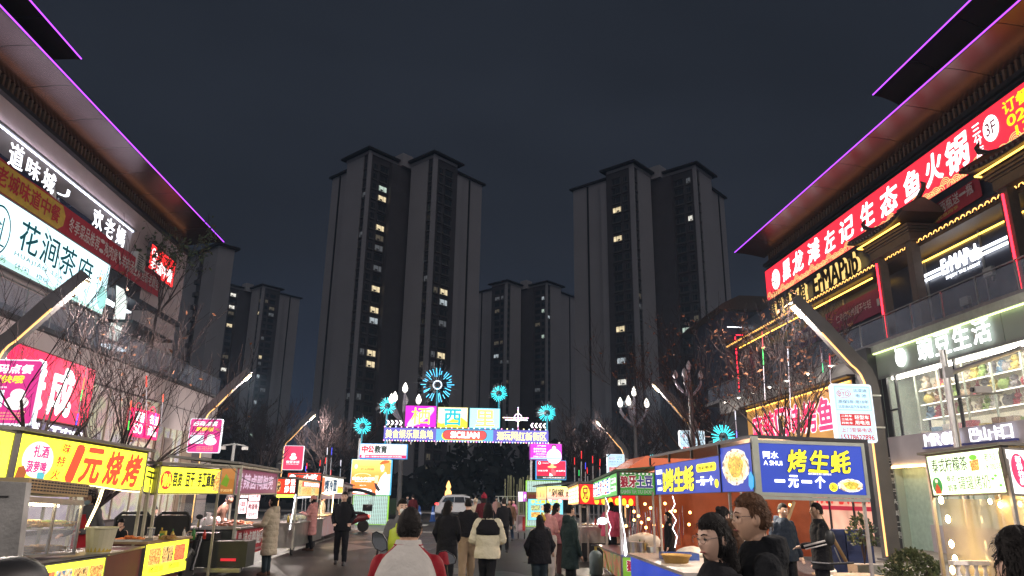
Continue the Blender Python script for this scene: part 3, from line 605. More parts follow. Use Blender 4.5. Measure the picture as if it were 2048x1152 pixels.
# ================================================================== apartment towers
def proj(p):
    v=Vector(p)-Vector((0,0,HC)); c=v.dot(fw); return (1024+F_*(v.dot(CR))/c,576-F_*(v.dot(CU))/c)
F_=1420.
tw=mt('tower_render',(.47,.445,.46),.8,var=.05,scale=.15); twd=mt('tower_brown_wall',(.11,.10,.11),.8,scale=.3); twroof=mt('tower_roof',(.03,.03,.035),.7)
twglass=mt('tower_window_glass',(.05,.06,.07),.15,spec=.7,scale=.2); twframe=mt('tower_window_frame',(.14,.13,.13),.6)
lits=[em((1,.97,.86),.8,var=.4,scale=.9),em((.8,1,.85),.5,var=.4,scale=.8),em((1,.82,.5),.7,var=.4,scale=.9),em((.75,.85,.9),.4,var=.4,scale=.7),em((.8,.85,.9),.05),em((1,.85,.6),.035)]  # last two: faint emission put on random panes to imitate glints
def winmesh(w,h,lit=None,swap=False):
    mb=MB(); t=.09
    mb.box(-w/2,w/2,-.05,.0,0,h,0); 
    for a,b,c,d in ((-w/2,-w/2+t,0,h),(w/2-t,w/2,0,h),(-w/2,w/2,h-t,h),(-w/2,w/2,0,t),(-.04+w*.12,.04+w*.12,0,h)): mb.box(a,b,-.14,-.055,c,d,1)
    mb.box(-w/2-.15,w/2+.15,-.35,-.0,-.45,-.1,1)
    if lit is not None: mb.box(-w*.3,w*.0,-.12,-.06,h*.1,h*.35,1)
    if swap: mb.v=[(y,x,z) for x,y,z in mb.v]
    return mb.mesh('window',[twglass if lit is None else lits[lit],twframe])
_wm={}
def W_(w,h,lit,swap):
    k=(w,h,lit,swap)
    if k not in _wm: _wm[k]=winmesh(w,h,lit,swap)
    return _wm[k]
def tower(name_label,cx,cy,mir=False,fl=32,fh=3.08,detail=True,litpx=(),z0=0.,s=1.,extra=()):
    T=thing('apartment_tower',name_label,'building',(cx,cy,z0),math.radians(45))
    H=fl*fh
    def b(name,x0,x1,y0,y1,z0_,z1,mat,kind=None):
        if mir: x0,x1,y0,y1=y0,y1,x0,x1
        return obj(name,MB().box(x0*s,x1*s,y0*s,y1*s,z0_,z1),mat,T,kind=kind)
    wins=MB(); nl=0; place=[]
    for wi,(ox,oy,LL,LR,fin) in enumerate(((0,0,10.9,11.5,1.2),(13.9,-12.9,10.4,10.2,1.6))):
        b('light_wall',ox+.4,ox+3,oy+3.1,oy+LL+.3,0,H,tw)
        b('window_shaft',ox+.7,ox+3,oy+.7,oy+3.09,0,H,twd)
        b('corner_fin',ox+.1,ox+fin,oy+.1,oy+.69,0,H,tw)
        b('bay_wall',ox+fin+.01,ox+LR,oy+.5,oy+3,0,H,twd)
        b('side_wall',ox+3.01,ox+11,oy+3.01,oy+11,0,H,tw)
        b('inner_wall',ox+LR+.01,ox+LR+2.4,oy+.9,oy+4,0,H-3,tw)
        b('roof_slab',ox-1.0,ox+LR+1.4,oy-1.0,oy+LL+1.9,H,H+.6,twroof); b('parapet',ox+.2,ox+LR-.5,oy+.2,oy+LL+.5,H-.9,H-.01,tw)
        b('hip_roof',ox+1.5,ox+LR-2,oy+1.5,oy+LL-.5,H+.6,H+1.3,twroof)
        for f in range(fl-1):
            z=f*fh+1.0
            for wx,wy,w,h,sw in [(ox+.69,oy+1.9,1.5,1.7,True)]+[(ox+fin+q,oy+.49,v,1.75,False) for q,v in ((1.7,1.5),(4.9,2.9),(8.2,1.0))]:
                if sw is False and wx>ox+LR-.8: continue
                x_,y_=(wx,wy) if not mir else (wy,wx); swp=sw!=mir
                X=(x_*s)*math.cos(math.pi/4)-(y_*s)*math.sin(math.pi/4)+cx; Y=(x_*s)*math.sin(math.pi/4)+(y_*s)*math.cos(math.pi/4)+cy
                px,py=proj((X,Y,z+z0+h/2)); place.append([x_,y_,z,w,h,swp,px,py,None,q_ if False else w])
        sl=MB()
        for f in range(1,fl):
            x0,x1,y0,y1=ox+fin+3.4,ox+fin+6.6,oy+.2,oy+.49
            if mir: x0,x1,y0,y1=y0,y1,x0,x1
            sl.box(x0*s,x1*s,y0*s,y1*s,f*fh-.12,f*fh+.0)
        obj('balcony_slabs',sl,twd,T,kind='stuff')
    for i_,(a_,c_) in enumerate(litpx):
        best=min(place,key=lambda q:(q[6]-a_)**2+(q[7]-c_)**2+(20 if q[3]<2 and (int(a_)+i_)%3 else 0)); 
        if (best[6]-a_)**2+(best[7]-c_)**2<900: best[8]=(i_*7+int(a_))%4
    rl=random.Random(int(cx)+5)
    for q in place:
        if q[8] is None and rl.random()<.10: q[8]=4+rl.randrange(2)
    for x_,y_,z,w,h,swp,px,py,lit,_ in place:
        if detail or lit is not None:
            o=link('window',W_(w*s,h,lit,swp),T); o.location=(x_*s,y_*s,z)
            if lit is not None: o['label']='lit window' if lit<4 else 'window with a faint painted glint'
        elif swp: wins.box(x_*s-.05,x_*s+.02,(y_-w/2)*s,(y_+w/2)*s,z,z+h)
        else: wins.box((x_-w/2)*s,(x_+w/2)*s,y_*s-.05,y_*s+.02,z,z+h)
    if not detail: obj('windows',wins,twglass,T,kind='stuff')
    # stepped outer blocks and core
    ys,xs=(26,38) if mir else (22.6,36.8)
    b('side_block',3.2,12,11.6,ys,0,H-1.6,tw); b('dark_groove',2.95,3.199,ys-4.6,ys-4.0,0,H-2,twroof); b('side_roof',2.4,12,11.5,ys+1,H-1.6,H-1.0,twroof)
    b('side_block',24.7,xs,-10.6,-4,0,H-1.6,tw); b('dark_groove',xs-6,xs-5.5,-10.9,-10.601,0,H-2,twroof); b('side_roof',24.4,xs+1,-11.4,-4,H-1.6,H-1.0,twroof)
    b('core',8,24,-1,8,0,H-1.5,twd); b('lift_house',11,15,-2,2,H-1.5,H+2.6,tw)
    for t in extra: b(*t)
    return T
tower('tall dark apartment tower left of centre behind the archway',-30.3,191.4,litpx=[(773,380),(771,403),(768,450),(757,572),(754,623),(752,648),(748,700),(745,727),(894,580),(892,604),(888,707)])
tower('tall dark apartment tower right of centre behind the street lamps',67.3,191.9,True,litpx=[(1222,426),(1223,471),(1386,441),(1357,570),(1365,670),(1227,667),(1229,719),(1231,770),(1231,798)])
tower('farther apartment tower seen in the gap between the two tall towers',37,320,True,fl=32,detail=False,litpx=[(965,575),(1088,600),(985,718),(958,742),(956,775),(1086,675),(1087,627),(1118,636)])
tower('farther apartment tower at left beyond the pale shopping building',-121,345,False,fl=32,fh=3.12,detail=False,litpx=[(448,576),(469,575),(462,620),(497,621),(458,650),(485,683),(524,712),(518,755),(442,712),(508,802),(503,850),(500,866),(473,777),(441,740)])
NB=thing('dark_block','dark residential block rising just past the end of the left shopping building','building',(-61.5,169,0),math.radians(45))
obj('wall',MB().box(0,4.2,0,24,0,59.5),tw,NB); obj('window_shaft',MB().box(-.3,0,7,8.6,0,58),twd,NB); obj('roof_slab',MB().box(-.8,5.2,-.8,26,59.5,60.1),twroof,NB)
for f in range(16): obj('balcony',MB().box(-1.1,-.31,6.6,8.4,6+f*3.2,7.1+f*3.2),twd,NB)
# ================================================================== vegetation
bark=mt('bark',(.06,.045,.042),1.,spec=.1,var=.25,scale=8,bump=.5); twigm=mt('twig_bark',(.042,.03,.03),1.,spec=.05,scale=5); brownleaf=mt('withered_leaf',(.22,.085,.04),.8,var=.4,scale=9); greenleaf=mt('green_leaf',(.07,.10,.045),.6,var=.35,scale=6)
def tree(name,label,loc,h,spread,seed,stems=4,depth=5,leaves=0,leafm=None,lean=(0,0),thick=.09,group=None,leafsize=.09,trunkh=.0,twr=.006,lowcrown=.0,gen=3):
    rnd=random.Random(seed); T=thing(name,label,'tree',loc,0,group); big=MB(); tw_=MB(); tips=[]
    def grow(p,d,r,L,dep,bent):
        n=4; pts=[p]; q=Vector(p)
        for i in range(n):
            d=(d+Vector((rnd.uniform(-1,1),rnd.uniform(-1,1),rnd.uniform(-.3,.8)))*.13).normalized(); q=q+d*(L/n); pts.append(q.copy())
        rr=[max(twr,r*(1-.45*i/n)) for i in range(n+1)]
        (big if r>.022 else tw_).tube(pts,rr,6 if r>.022 else 3,cap=False)
        if dep<=2: tips.extend(pts[1:])
        if dep<=0: return
        k=gen if dep>1 else gen+1
        for i in range(k):
            t=(i+1)/k if i<k-1 else 1; idx=min(n,max(1,int(round(t*n)))); a=rnd.uniform(0,6.283); u=Vector((math.cos(a),math.sin(a),rnd.uniform(.1,.7)))
            nd=(d*1.1+u*rnd.uniform(.45,.8)).normalized()
            grow(pts[idx],nd,max(twr,rr[idx]*rnd.uniform(.5,.68)),L*rnd.uniform(.58,.82),dep-1,bent)
    base=Vector((0,0,0))
    if trunkh: big.tube([(0,0,0),(lean[0]*.1,0,trunkh*.5),(lean[0]*.2,0,trunkh)],[thick*1.5,thick*1.2,thick],8); base=Vector((lean[0]*.2,0,trunkh))
    for i in range(stems):
        a=2*math.pi*(i+.3*rnd.random())/stems; d=Vector((math.cos(a)*spread+lean[0],math.sin(a)*spread*.7+lean[1],1)).normalized()
        grow(base,d,thick*rnd.uniform(.7,1),(h-trunkh)*rnd.uniform(.36,.44),depth,0)
    obj('trunk',big,bark,T,smooth=True); obj('twigs',tw_,twigm,T,kind='stuff')
    if leaves:
        lf=MB(); tips=[q for q in tips if q.z>h*.66] if leafm is greenleaf else tips
        for i in range(leaves):
            p=rnd.choice(tips)+Vector((rnd.gauss(0,.08),rnd.gauss(0,.08),rnd.gauss(0,.08))); a=Vector((rnd.uniform(-1,1),rnd.uniform(-1,1),rnd.uniform(-1,.3))).normalized(); b=a.cross(Vector((rnd.uniform(-1,1),rnd.uniform(-1,1),rnd.uniform(-1,1)))).normalized(); s=leafsize*rnd.uniform(.6,1.3)
            lf.add([p-a*s,p+b*s*.45,p+a*s,p-b*s*.4+a*s*.1],[(0,1,2,3)])
        obj('leaves',lf,leafm,T,kind='stuff')
    return T
tree('bare_tree','large bare winter tree on the left, nearer one in front of the red shop sign',(-11.7,20.2,.1),8.0,.6,3,5,4,50,brownleaf,lean=(.05,0),thick=.07,trunkh=1.2,twr=.006)
tree('bare_tree','large bare winter tree on the left, farther one spreading toward the second street lamp',(-10.9,23.0,.1),8.2,.75,8,7,4,80,brownleaf,lean=(.35,.05),thick=.07,trunkh=1.2,twr=.006)
tree('brown_leaf_tree','tree with withered brown leaves in front of the barbecue restaurant sign',(11.9,25.5,.1),8.9,.55,5,5,5,650,brownleaf,lean=(-.12,0),thick=.09,trunkh=2.0)
tree('brown_leaf_tree','tree with few withered leaves standing around the second right street lamp',(11.3,33.5,.1),9.6,.6,15,5,5,420,brownleaf,lean=(-.2,0),thick=.09,trunkh=1.8)
tree('terrace_tree','leafy green tree at the far end of the left building terrace',(-16.35,37.4,7.45),8.9,.28,21,3,4,650,greenleaf,lean=(.1,.36),thick=.07,trunkh=3.0,leafsize=.13)
for i,(x,y,h,g) in enumerate(((-14.5,53,9.5,'left of the archway, nearest the parked scooter'),(-10.5,58,9.0,'left of the archway, behind the orange poster'),(9.0,53,8.5,'right of the archway behind the thin light poles'),(13.5,57,9.8,'right of the archway under the flower lamp'),(17.5,51,9.5,'right of the archway beside the dark pavilion house'))):
    tree('bare_street_tree','dim bare tree '+g,(x,y,.0),h,.5,40+i,4,4,0,None,thick=.09,trunkh=1.6,twr=.012,group='dim bare trees across the road',gen=4)
# dark wood beyond the cross road
wood=MB(); rw=random.Random(4)
for i in range(9000):
    x=rw.uniform(-80,90); y=rw.uniform(80,96); top=7.5+2.2*math.sin(x*.16)+1.6*math.sin(x*.43+1); z=rw.uniform(.2,1)*top*rw.uniform(.5,1); s=rw.uniform(.3,.8)
    a=Vector((rw.uniform(-1,1),rw.uniform(-.4,.4),rw.uniform(-1,1))).normalized()*s; b=Vector((rw.uniform(-1,1),rw.uniform(-.4,.4),rw.uniform(-1,1))).normalized()*s; c=Vector((x,y,z))
    wood.add([c-a,c+b,c+a,c-b],[(0,1,2,3)])
o=obj('far_wood',wood,mt('night_foliage',(.03,.036,.04),1.,spec=.05,var=.2,scale=.4)); o['kind']='stuff'; o['label']='dark belt of trees across the road beyond the archway'
# ================================================================== lights of the street
lampm=mt('lamp_grey_paint',(.13,.12,.12),.5,.2,scale=2); ledw=em((1.,.52,.17),1.35,True); headw=em((1.,.8,.45),14.,True)
def street_lamp(label,xb,y,sgn,dz=0):
    "sgn: direction the arm leans along x"
    G=thing('street_lamp',label,'street lamp',(xb,y,0),0,'curved street lamps along the street')
    path=[(0,0),(0,2.5),(0,5.0+dz)]+[(sgn*.75*(1-math.cos(a)),5.0+dz+1.0*math.sin(a)) for a in (.3,.6,.9,1.12)]
    ex,ez=path[-1]; dx,dzz=sgn*.66,.75
    k=(7.85+dz-ez)/dzz; path+=[(ex+sgn*(2.1-abs(ex))*.5,ez+(7.9+dz-ez)*.5),(sgn*2.15,7.85+dz)]
    R=[];n=len(path)
    for i,(x,z) in enumerate(path):
        a=path[min(i+1,n-1)]; b=path[max(i-1,0)]; tx,tz=a[0]-b[0],a[1]-b[1]; l=math.hypot(tx,tz); nx,nz=tz/l,-tx/l; w=.21 if i<n-1 else .17
        R.append([(x+nx*w,-.14,z+nz*w),(x+nx*w,.14,z+nz*w),(x-nx*w,.14,z-nz*w),(x-nx*w,-.14,z-nz*w)])
    mb=MB(); mb.rings(R); obj('post',mb,lampm,G)
    mb=MB(); R=[]
    for i,(x,z) in enumerate(path[:-1]):
        a=path[min(i+1,n-1)]; b=path[max(i-1,0)]; tx,tz=a[0]-b[0],a[1]-b[1]; l=math.hypot(tx,tz); nx,nz=tz/l*sgn,-tx/l*sgn; w=.22
        zz=max(z,.25); c=(x+nx*w,zz+nz*w); R.append([(c[0]-nx*.03,-.145,c[1]-nz*.03),(c[0]-nx*.03,-.10,c[1]-nz*.03),(c[0]+nx*.01,-.10,c[1]+nz*.01),(c[0]+nx*.01,-.145,c[1]+nz*.01)])
    mb.rings(R); obj('led_strip',mb,ledw,G)
    a,b=path[-2],path[-1]; t=.72; cx,cz=a[0]+(b[0]-a[0])*t,a[1]+(b[1]-a[1])*t; l=math.hypot(b[0]-a[0],b[1]-a[1]); ux,uz=(b[0]-a[0])/l,(b[1]-a[1])/l; nx,nz=uz*sgn,-ux*sgn
    c=[(cx+ux*p+nx*q,yy,cz+uz*p+nz*q) for q in (.20,.235) for p,yy in ((-.22,-.1),(.22,-.1),(.22,.1),(-.22,.1))]
    obj('lamp_head',MB().hexa(c),headw,G); obj('base_plate',MB().box(-.3,.3,-.25,.25,.12,.18),lampm,G)
    l=light('lamp_beam','AREA',(xb+cx+nx*.3,y,cz+nz*.27),190,(1,.88,.78),G,.3,.12,rot=(0,-sgn*.35,0)); light('lamp_glow','POINT',(xb+cx+nx*.33,y,cz+nz*.36),115,(1,.9,.86),G,.1); return G
for y,w in ((-13,'one behind the viewer'),(4,'one beside the viewer')):
    street_lamp('grey curved street lamp outside the view, %s on the right'%w,12.4,y,-1); street_lamp('grey curved street lamp outside the view, %s on the left'%w,-13.5,y,1)
for y,w in ((21,'nearest'),(38,'second'),(55,'farthest')):
    street_lamp('grey curved street lamp with warm light strip, %s one on the right side'%w,12.4,y,-1,(-.0 if y<50 else -.3)); street_lamp('grey curved street lamp with warm light strip, %s one on the left side'%w,-13.5,y,1,(.05 if y<50 else -.3))
def post_sign(label,x0,x1,y,z0,z1,face,rim,fn,side=1):
    G=thing('lamp_post_lightbox',label,'sign',((x0+x1)/2,y,z0)); F=Fr((x0,y,z0),(x1,y,z0),z1-z0)
    w,h=F.W,F.H; r=.08; pts=[]
    for cx,cy,a in ((w-r,r,-90),(w-r,h-r,0),(r,h-r,90),(r,r,180)):
        for k in range(4): t=math.radians(a+k*30); pts.append((cx+r*math.cos(t),cy+r*math.sin(t)))
    obj('box',polyf(F,pts,-.18,0),rim,G,world=True); pi=[((p[0]-w/2)*(1-.07/w)+w/2,(p[1]-h/2)*(1-.07/h)+h/2) for p in pts]
    obj('light_panel',polyf(F,pi,.001,.006),face,G,world=True); mb=MB()
    for zz in (.25,.8): xx=x1 if side>0 else x0; mb.box(min(xx,xx+side*.3),max(xx,xx+side*.3),y+.02,y+.1,z0+h*zz,z0+h*zz+.05)
    obj('brackets',mb,STEEL,G,world=True,kind='stuff'); fn(F,G); return G
mag=em((.62,.035,.24),.9,True); rimw=em((.8,.88,.95),.85); pkred=em((.75,.05,.13),.95,True)
def scan_sign(F,G):
    w,h=F.W,F.H; textf(F,'扫码点餐',w*.1,h*.78,w*.86,h*.92,WHITE2,G,.03,slant=.15); textf(F,'更快哦',w*.2,h*.63,w*.75,h*.75,em((1,.85,.05),1.),G,.03,slant=.15)
    textf(F,'微信/支付宝扫码',w*.08,h*.55,w*.5,h*.58,WHITE2,G,.01); obj('white_square',boxf(F,w*.06,w*.48,h*.26,h*.52,.007,.011),em((.8,.9,1),.9),G,world=True)
    mb=MB(); discf(F,w*.7,h*.33,w*.19,h*.11,.007,.012,mb); discf(F,w*.7,h*.46,w*.12,h*.085,.007,.012,mb); obj('white_drink_drawing',mb,em((1,.95,.92),.9),G,world=True)
    for i in range(3): textf(F,'新用户注册立享优惠',w*.3,h*(.16-i*.045),w*.8,h*(.185-i*.045),em((1,.75,.2),.8),G,0)
post_sign('magenta order by phone lightbox on the nearest left lamp post, cut by the frame edge',-13.55,-11.85,20.6,3.45,5.25,mag,rimw,scan_sign,-1)
post_sign('magenta order by phone lightbox on the second left lamp post',-13.9,-12.3,37.6,3.6,5.3,mag,rimw,scan_sign,-1)
def ice_sign(F,G):
    w,h=F.W,F.H; discf_=discf(F,w*.5,h*.5,w*.18,h*.09,.007,.012); discf(F,w*.5,h*.63,w*.11,h*.065,.007,.012,discf_); obj('white_round_logo',discf_,WHITE2,G,world=True); textf(F,'蜜雪冰城',w*.17,h*.28,w*.83,h*.38,WHITE2,G,.02); textf(F,'MIXUE',w*.2,h*.22,w*.8,h*.255,WHITE2,G)
post_sign('rose red lightbox with white round logo on the farthest left lamp post',-13.2,-11.75,54.6,3.3,5.05,pkred,rimw,ice_sign,-1)
rd=em((.6,.03,.04),.7); inkc=em((.12,.2,.3),.45)
def batt_sign(F,G):
    w,h=F.W,F.H; mb=MB(); 
    for a,b,c,d in ((.06,.94,.545,.55),(.06,.94,.945,.95),(.06,.065,.55,.945),(.935,.94,.55,.945)): boxf(F,w*a,w*b,h*c,h*d,.007,.01,mb)
    obj('print_frame',mb,inkc,G,world=True,kind='stuff'); obj('emblem',ringf(F,w*.28,h*.83,w*.18,h*.075,.02,.01,n=26),rd,G,world=True)
    textf(F,'BYD',w*.15,h*.79,w*.41,h*.865,rd,G,.0); textf(F,'比亚迪',w*.54,h*.86,w*.86,h*.915,inkc,G); textf(F,'电池',w*.58,h*.77,w*.84,h*.825,inkc,G,space=1.6)
    textf(F,'质保5年·用10年',w*.12,h*.66,w*.88,h*.72,inkc,G,.01); textf(F,'比亚迪A品汽车级电芯',w*.12,h*.58,w*.88,h*.63,inkc,G,.005)
    obj('red_block',boxf(F,w*.12,w*.88,h*.28,h*.48,.007,.011),rd,G,world=True)
    for i,t in enumerate(('二轮车','三轮车','四轮车')): textf(F,t,w*.15,h*(.425-i*.06),w*.42,h*(.465-i*.06),WHITE2,G,.01,d=.016)
    textf(F,'轻型车',w*.48,h*.39,w*.84,h*.46,WHITE2,G,.01,d=.016); textf(F,'用电池',w*.48,h*.3,w*.84,h*.37,WHITE2,G,.01,d=.016)
    textf(F,'上门安装电话',w*.12,h*.17,w*.88,h*.245,rd,G,.015); textf(F,'15378627896',w*.1,h*.04,w*.92,h*.13,rd,G,.02)
lb=em((.55,.78,.9),.95,True)
post_sign('pale blue battery advert lightbox on the nearest right lamp post',11.02,12.25,20.7,3.42,5.15,lb,rimw,batt_sign,1)
post_sign('pale blue battery lightbox on the second right lamp post, behind the oyster stall roof',11.38,12.75,37.6,3.55,5.2,lb,rimw,batt_sign,1)
post_sign('pale blue battery advert lightbox on the farthest right lamp post above the green stall',10.85,12.2,54.6,3.0,4.85,lb,rimw,batt_sign,1)
# flower shaped lamps
def flower_lamp(label,x,y,H,lit,scale=1.):
    G=thing('flower_lamp',label,'street lamp',(x,y,0)); s=scale
    obj('pole',MB().tube([(0,0,0),(0,0,H-2.6*s),(0,0,H-1.2*s)],[.16,.12,.09],10),lampm,G); bm=em((1,.96,.85),2.6,True) if lit else mt('white_bulb_off',(.6,.58,.62),.4)
    for i in range(5):
        a=2*math.pi*i/5+.3; r=1.0*s; c,q=math.cos(a)*r,math.sin(a)*r
        if i==4: c=q=0; zt=H-.25
        else: zt=H-1.0*s
        pts=[(c*t*t if i<4 else 0,q*t*t if i<4 else 0,H-2.6*s+(zt-H+2.6*s)*t) for t in (0,.3,.55,.8,1)]
        pts=[(c*math.sin(t*1.57),q*math.sin(t*1.57),H-2.4*s+(zt-H+2.3*s)*t) for t in (0,.3,.55,.8,1)] if i<4 else pts
        obj('petal_arm',MB().tube(pts,[.06*s,.09*s,.11*s,.1*s,.07*s],8),mt('lamp_lilac',(.33,.3,.36),.4),G,smooth=True)
        on=lit and i!=1
        mb=MB(); mb.rings([[(c+rr*s*math.cos(b),q+rr*s*math.sin(b),zt+zz*s) for b in [2*math.pi*k/10 for k in range(10)]] for zz,rr in ((0,.08),(.12,.17),(.3,.19),(.5,.12),(.68,.02))])
        obj('bulb',mb,bm if on else mt('white_bulb_off',(.6,.58,.62),.4),G,smooth=True)
    return G
flower_lamp('lit five bulb flower lamp right of the archway',12.0,50,8.9,True,1.0); flower_lamp('lit five bulb flower lamp behind the left end of the archway',-4.2,50,8.8,True,1.0)
flower_lamp('unlit flower lamp half hidden in the brown leaf tree on the right',11.9,37.0,8.6,False,.72)
T2=thing('twin_arm_lamp','grey twin arm street lamp with two white heads beyond the left stalls','street lamp',(-12.6,44,0))
pz=at(468,893,Y=44); T2.location=(pz.x,44,0); _fr[T2.name]=(Vector((pz.x,44,0)),0)
obj('pole',MB().tube([(0,0,0),(0,0,4.4)],.09,8),mt('pale_pole',(.4,.42,.42),.5),T2); obj('arm',MB().tube([(-.65,0,4.35),(0,0,4.45),(.65,0,4.35)],.045,8),mt('pale_pole'),T2)
for q in (-1,1): obj('lamp_head',MB().box(q*.65-.16,q*.65+.16,-.1,.1,4.12,4.3),mt('white_head',(.7,.7,.68),.4),T2)
# ================================================================== archway
A=thing('street_archway','glowing street archway of stacked lightboxes with three coloured title boxes on top','archway',(0,43.6,0)); Y=43.6
def abox(name,x0,x1,z0,z1,mat,side,d=.55,parent=A,rim=True):
    F=Fr((x0,Y,z0),(x1,Y,z0),z1-z0); b=obj(name,boxf(F,0,F.W,0,F.H,-d,-.01),side,parent,world=True)
    p=obj('light_panel',boxf(F,.03,F.W-.03,.03,F.H-.03,-.005,.006),mat,b,world=True); return F,b
def tb(F,s,fx0,fy0,fx1,fy1,mat,B,bold=.01,**k): return textf(F,s,F.W*fx0,F.H*fy0,F.W*fx1,F.H*fy1,mat,B,bold,d=.02,**k)
blu=em((.06,.35,.75),.8)
F,b=abox('title_box',-3.58,-1.70,5.62,6.9,em((.62,.02,.55),1.15,True),em((.3,.02,.3),.6)); F.p(0,0)
o=discf(F,.95,.6,.95,.3,.01,.015,n=30); c_=F.p(.95,.6); 
def rotf(mb,F,cx,cy,a):
    C=F.p(cx,cy); out=[]
    for p in mb.v:
        q=Vector(p)-C; x,y,d=q.dot(F.U),q.dot(F.V),q.dot(F.N); out.append(C+F.U*(x*math.cos(a)-y*math.sin(a))+F.V*(x*math.sin(a)+y*math.cos(a))+F.N*d)
    mb.v=[tuple(p) for p in out]; return mb
obj('printed_swoosh',rotf(o,F,.95,.6,.62),em((.9,.6,.85),.9),b,world=True); tb(F,'栖',.2,.12,.8,.9,em((.95,.85,.1),1.3),b,.005)
F,b=abox('title_box',-1.63,.2,5.62,6.85,em((.95,.82,.55),1.1,True),em((.4,.4,.1),.6)); obj('printed_hill',polyf(F,[(.03,.03),(1.8,.03),(1.8,.35),(1.45,.6),(1.1,.62),(.6,.3),(.25,.22),(.03,.3)],.01,.014),em((.95,.85,.05),1.1),b,world=True); tb(F,'西',.22,.1,.78,.9,em((.02,.5,.6),.9),b,.02)
F,b=abox('title_box',.3,2.16,5.62,6.83,em((.4,.82,.95),1.15,True),em((.1,.5,.6),.6)); tb(F,'里',.2,.1,.82,.9,em((.85,.8,.2),1.1),b,.02); tb(F,'十',.4,.5,.6,.82,em((.9,.1,.2),1.),b)
vio=em((.13,.12,.5),.95,True); cy=em((.12,.42,.62),.95,True)
F,b=abox('name_banner',-4.79,5.12,4.82,5.56,vio,em((.1,.1,.4),.5)); cream=em((1,.93,.32),1.2)
obj('banner_centre',boxf(F,3.12,6.55,.03,.71,.007,.01),cy,b,world=True)
rowtext(F,'美食娱乐聚集地',.1,.12,2.95,.62,cream,b,.02,d=.02); rowtext(F,'潮玩网红新街区',6.75,.12,9.8,.62,cream,b,.02,d=.02)
def pill(F,cx,cy_,w,h,d0,d1):
    pts=[]; r=h/2
    for s_,a0 in ((1,-90),(-1,90)):
        for k in range(9): t=math.radians(a0+k*22.5); pts.append((cx+s_*(w/2-r)+r*math.cos(t),cy_+r*math.sin(t)))
    return polyf(F,pts,d0,d1)
obj('pill_shadow',pill(F,4.78,.33,2.65,.52,.012,.016),em((.95,.75,.05),1.),b,world=True); obj('pill_outline',pill(F,4.84,.38,2.65,.56,.017,.02),em((.05,.03,.03),.1),b,world=True); obj('pill',pill(F,4.84,.38,2.58,.5,.021,.024),em((.85,.08,.08),1.1),b,world=True)
textf(F,'SICILIAN',4.0,.2,5.7,.56,WHITE,b,.045,d=.03)
me=None
for i in range(60):
    cc=[(1,.3,.6),(.5,.7,1),(1,.9,.4)][i%3]
    o=link('marquee_bulb',MB().ell((0,0,0),.035,6,5).mesh('marquee_bulb',em(cc,3.)),A); o.location=(-4.75+i*.167,-.06,4.80)
    if i%2==0: o=link('marquee_bulb',MB().ell((0,0,0),.035,6,5).mesh('marquee_bulb',em(cc,3.)),A); o.location=(-4.75+i*.167,-.06,5.6)
for x0,dr in ((-4.65,1),(4.0,-1)):
    F=Fr((x0,Y-.05,5.7),(x0+1.0,Y-.05,5.7),.3)
    for k in range(4):
        mb=MB(); q=k*.25; pts=[(0,0),(.1,0),(.2,.14),(.1,.28),(0,.28),(.1,.14)]
        if dr<0: pts=[(.2-x,y) for x,y in pts][::-1]
        obj('chevron_light',polyf(F,[(x+q,y) for x,y in pts],0,.05),em((1,1,.85),2.5) if k%2 else em((1,.8,1),2.5),A,world=True)
# dotted ornament
orn=MB(); ro=random.Random(2)
pts=[]
for t in np.linspace(0,1,14): pts.append((3.25,5.75+t*1.15))
for t in np.linspace(0,1,18): pts+= [(2.35+t*1.5,6.28),(2.5+t*1.3,6.15)]
for t in np.linspace(0,6.28,16): pts.append((3.25+.22*math.cos(t),6.3+.22*math.sin(t)))
for i,(x,z) in enumerate(pts):
    o=link('ornament_bulb',MB().ell((0,0,0),.035,6,5).mesh('ornament_bulb',em([(1,.5,.9),(.7,.8,1),(1,.9,.5),(1,1,1)][i%4],2.6)),A); o.location=(x,-.05,z)
obj('lattice',MB().box(2.3,3.9,-.02,.0,6.2,6.22).box(3.23,3.26,-.02,0,5.6,6.9),DARKM,A)
# left leg
F,b=abox('education_box',-6.14,-3.35,3.74,4.6,WHITE2 if 0 else em((.8,.8,.85),.8,True),blu,.6)
obj('red_footer',boxf(F,.03,2.76,.03,.2,.008,.012),em((.75,.02,.12),.9),b,world=True); rowtext(F,'中公',.12,.32,.85,.74,em((.7,.0,.04),.6),b,.035,d=.02); rowtext(F,'教育',.87,.32,1.62,.74,em((.02,.05,.04),.3),b,.035,d=.02)
for i in range(4): textf(F,'公务员 事业编 教师招聘',1.75,.66-i*.1,2.5,.71-i*.1,em((.5,.5,.55),.5),b)
obj('footer_logo',boxf(F,.15,.35,.06,.17,.013,.017),WHITE2,b,world=True); textf(F,'全国一千家直营分校 报名热线欢迎垂询 学员专享课程',.4,.07,2.5,.15,WHITE2,b,d=.02)
orng=grad('orange_poster',[(0,(.75,.12,.03)),(.45,(.85,.2,.03)),(1,(1,.66,.16))],1.1,'Z',1.68,3.66,True)
F,b=abox('orange_poster_box',-6.55,-4.22,1.66,3.68,orng,em((.1,.5,.8),.9),.7)
tb(F,'AUNTEA JENNY',.22,.77,.58,.8,em((.6,.3,.02),.6),b); tb(F,'沪上阿姨',.24,.7,.57,.745,em((.35,.15,.02),.5),b,.01); obj('poster_logo',discf(F,.28,1.6,.09,.13,.012,.016),em((1,.9,.6),1.3),b,world=True)
tb(F,'暖暖心中最佳',.05,.41,.6,.5,WHITE,b,.02); tb(F,'love and wish!',.12,.36,.52,.4,WHITE,b,.02); tb(F,'新品上市中',.24,.25,.4,.28,WHITE2,b)
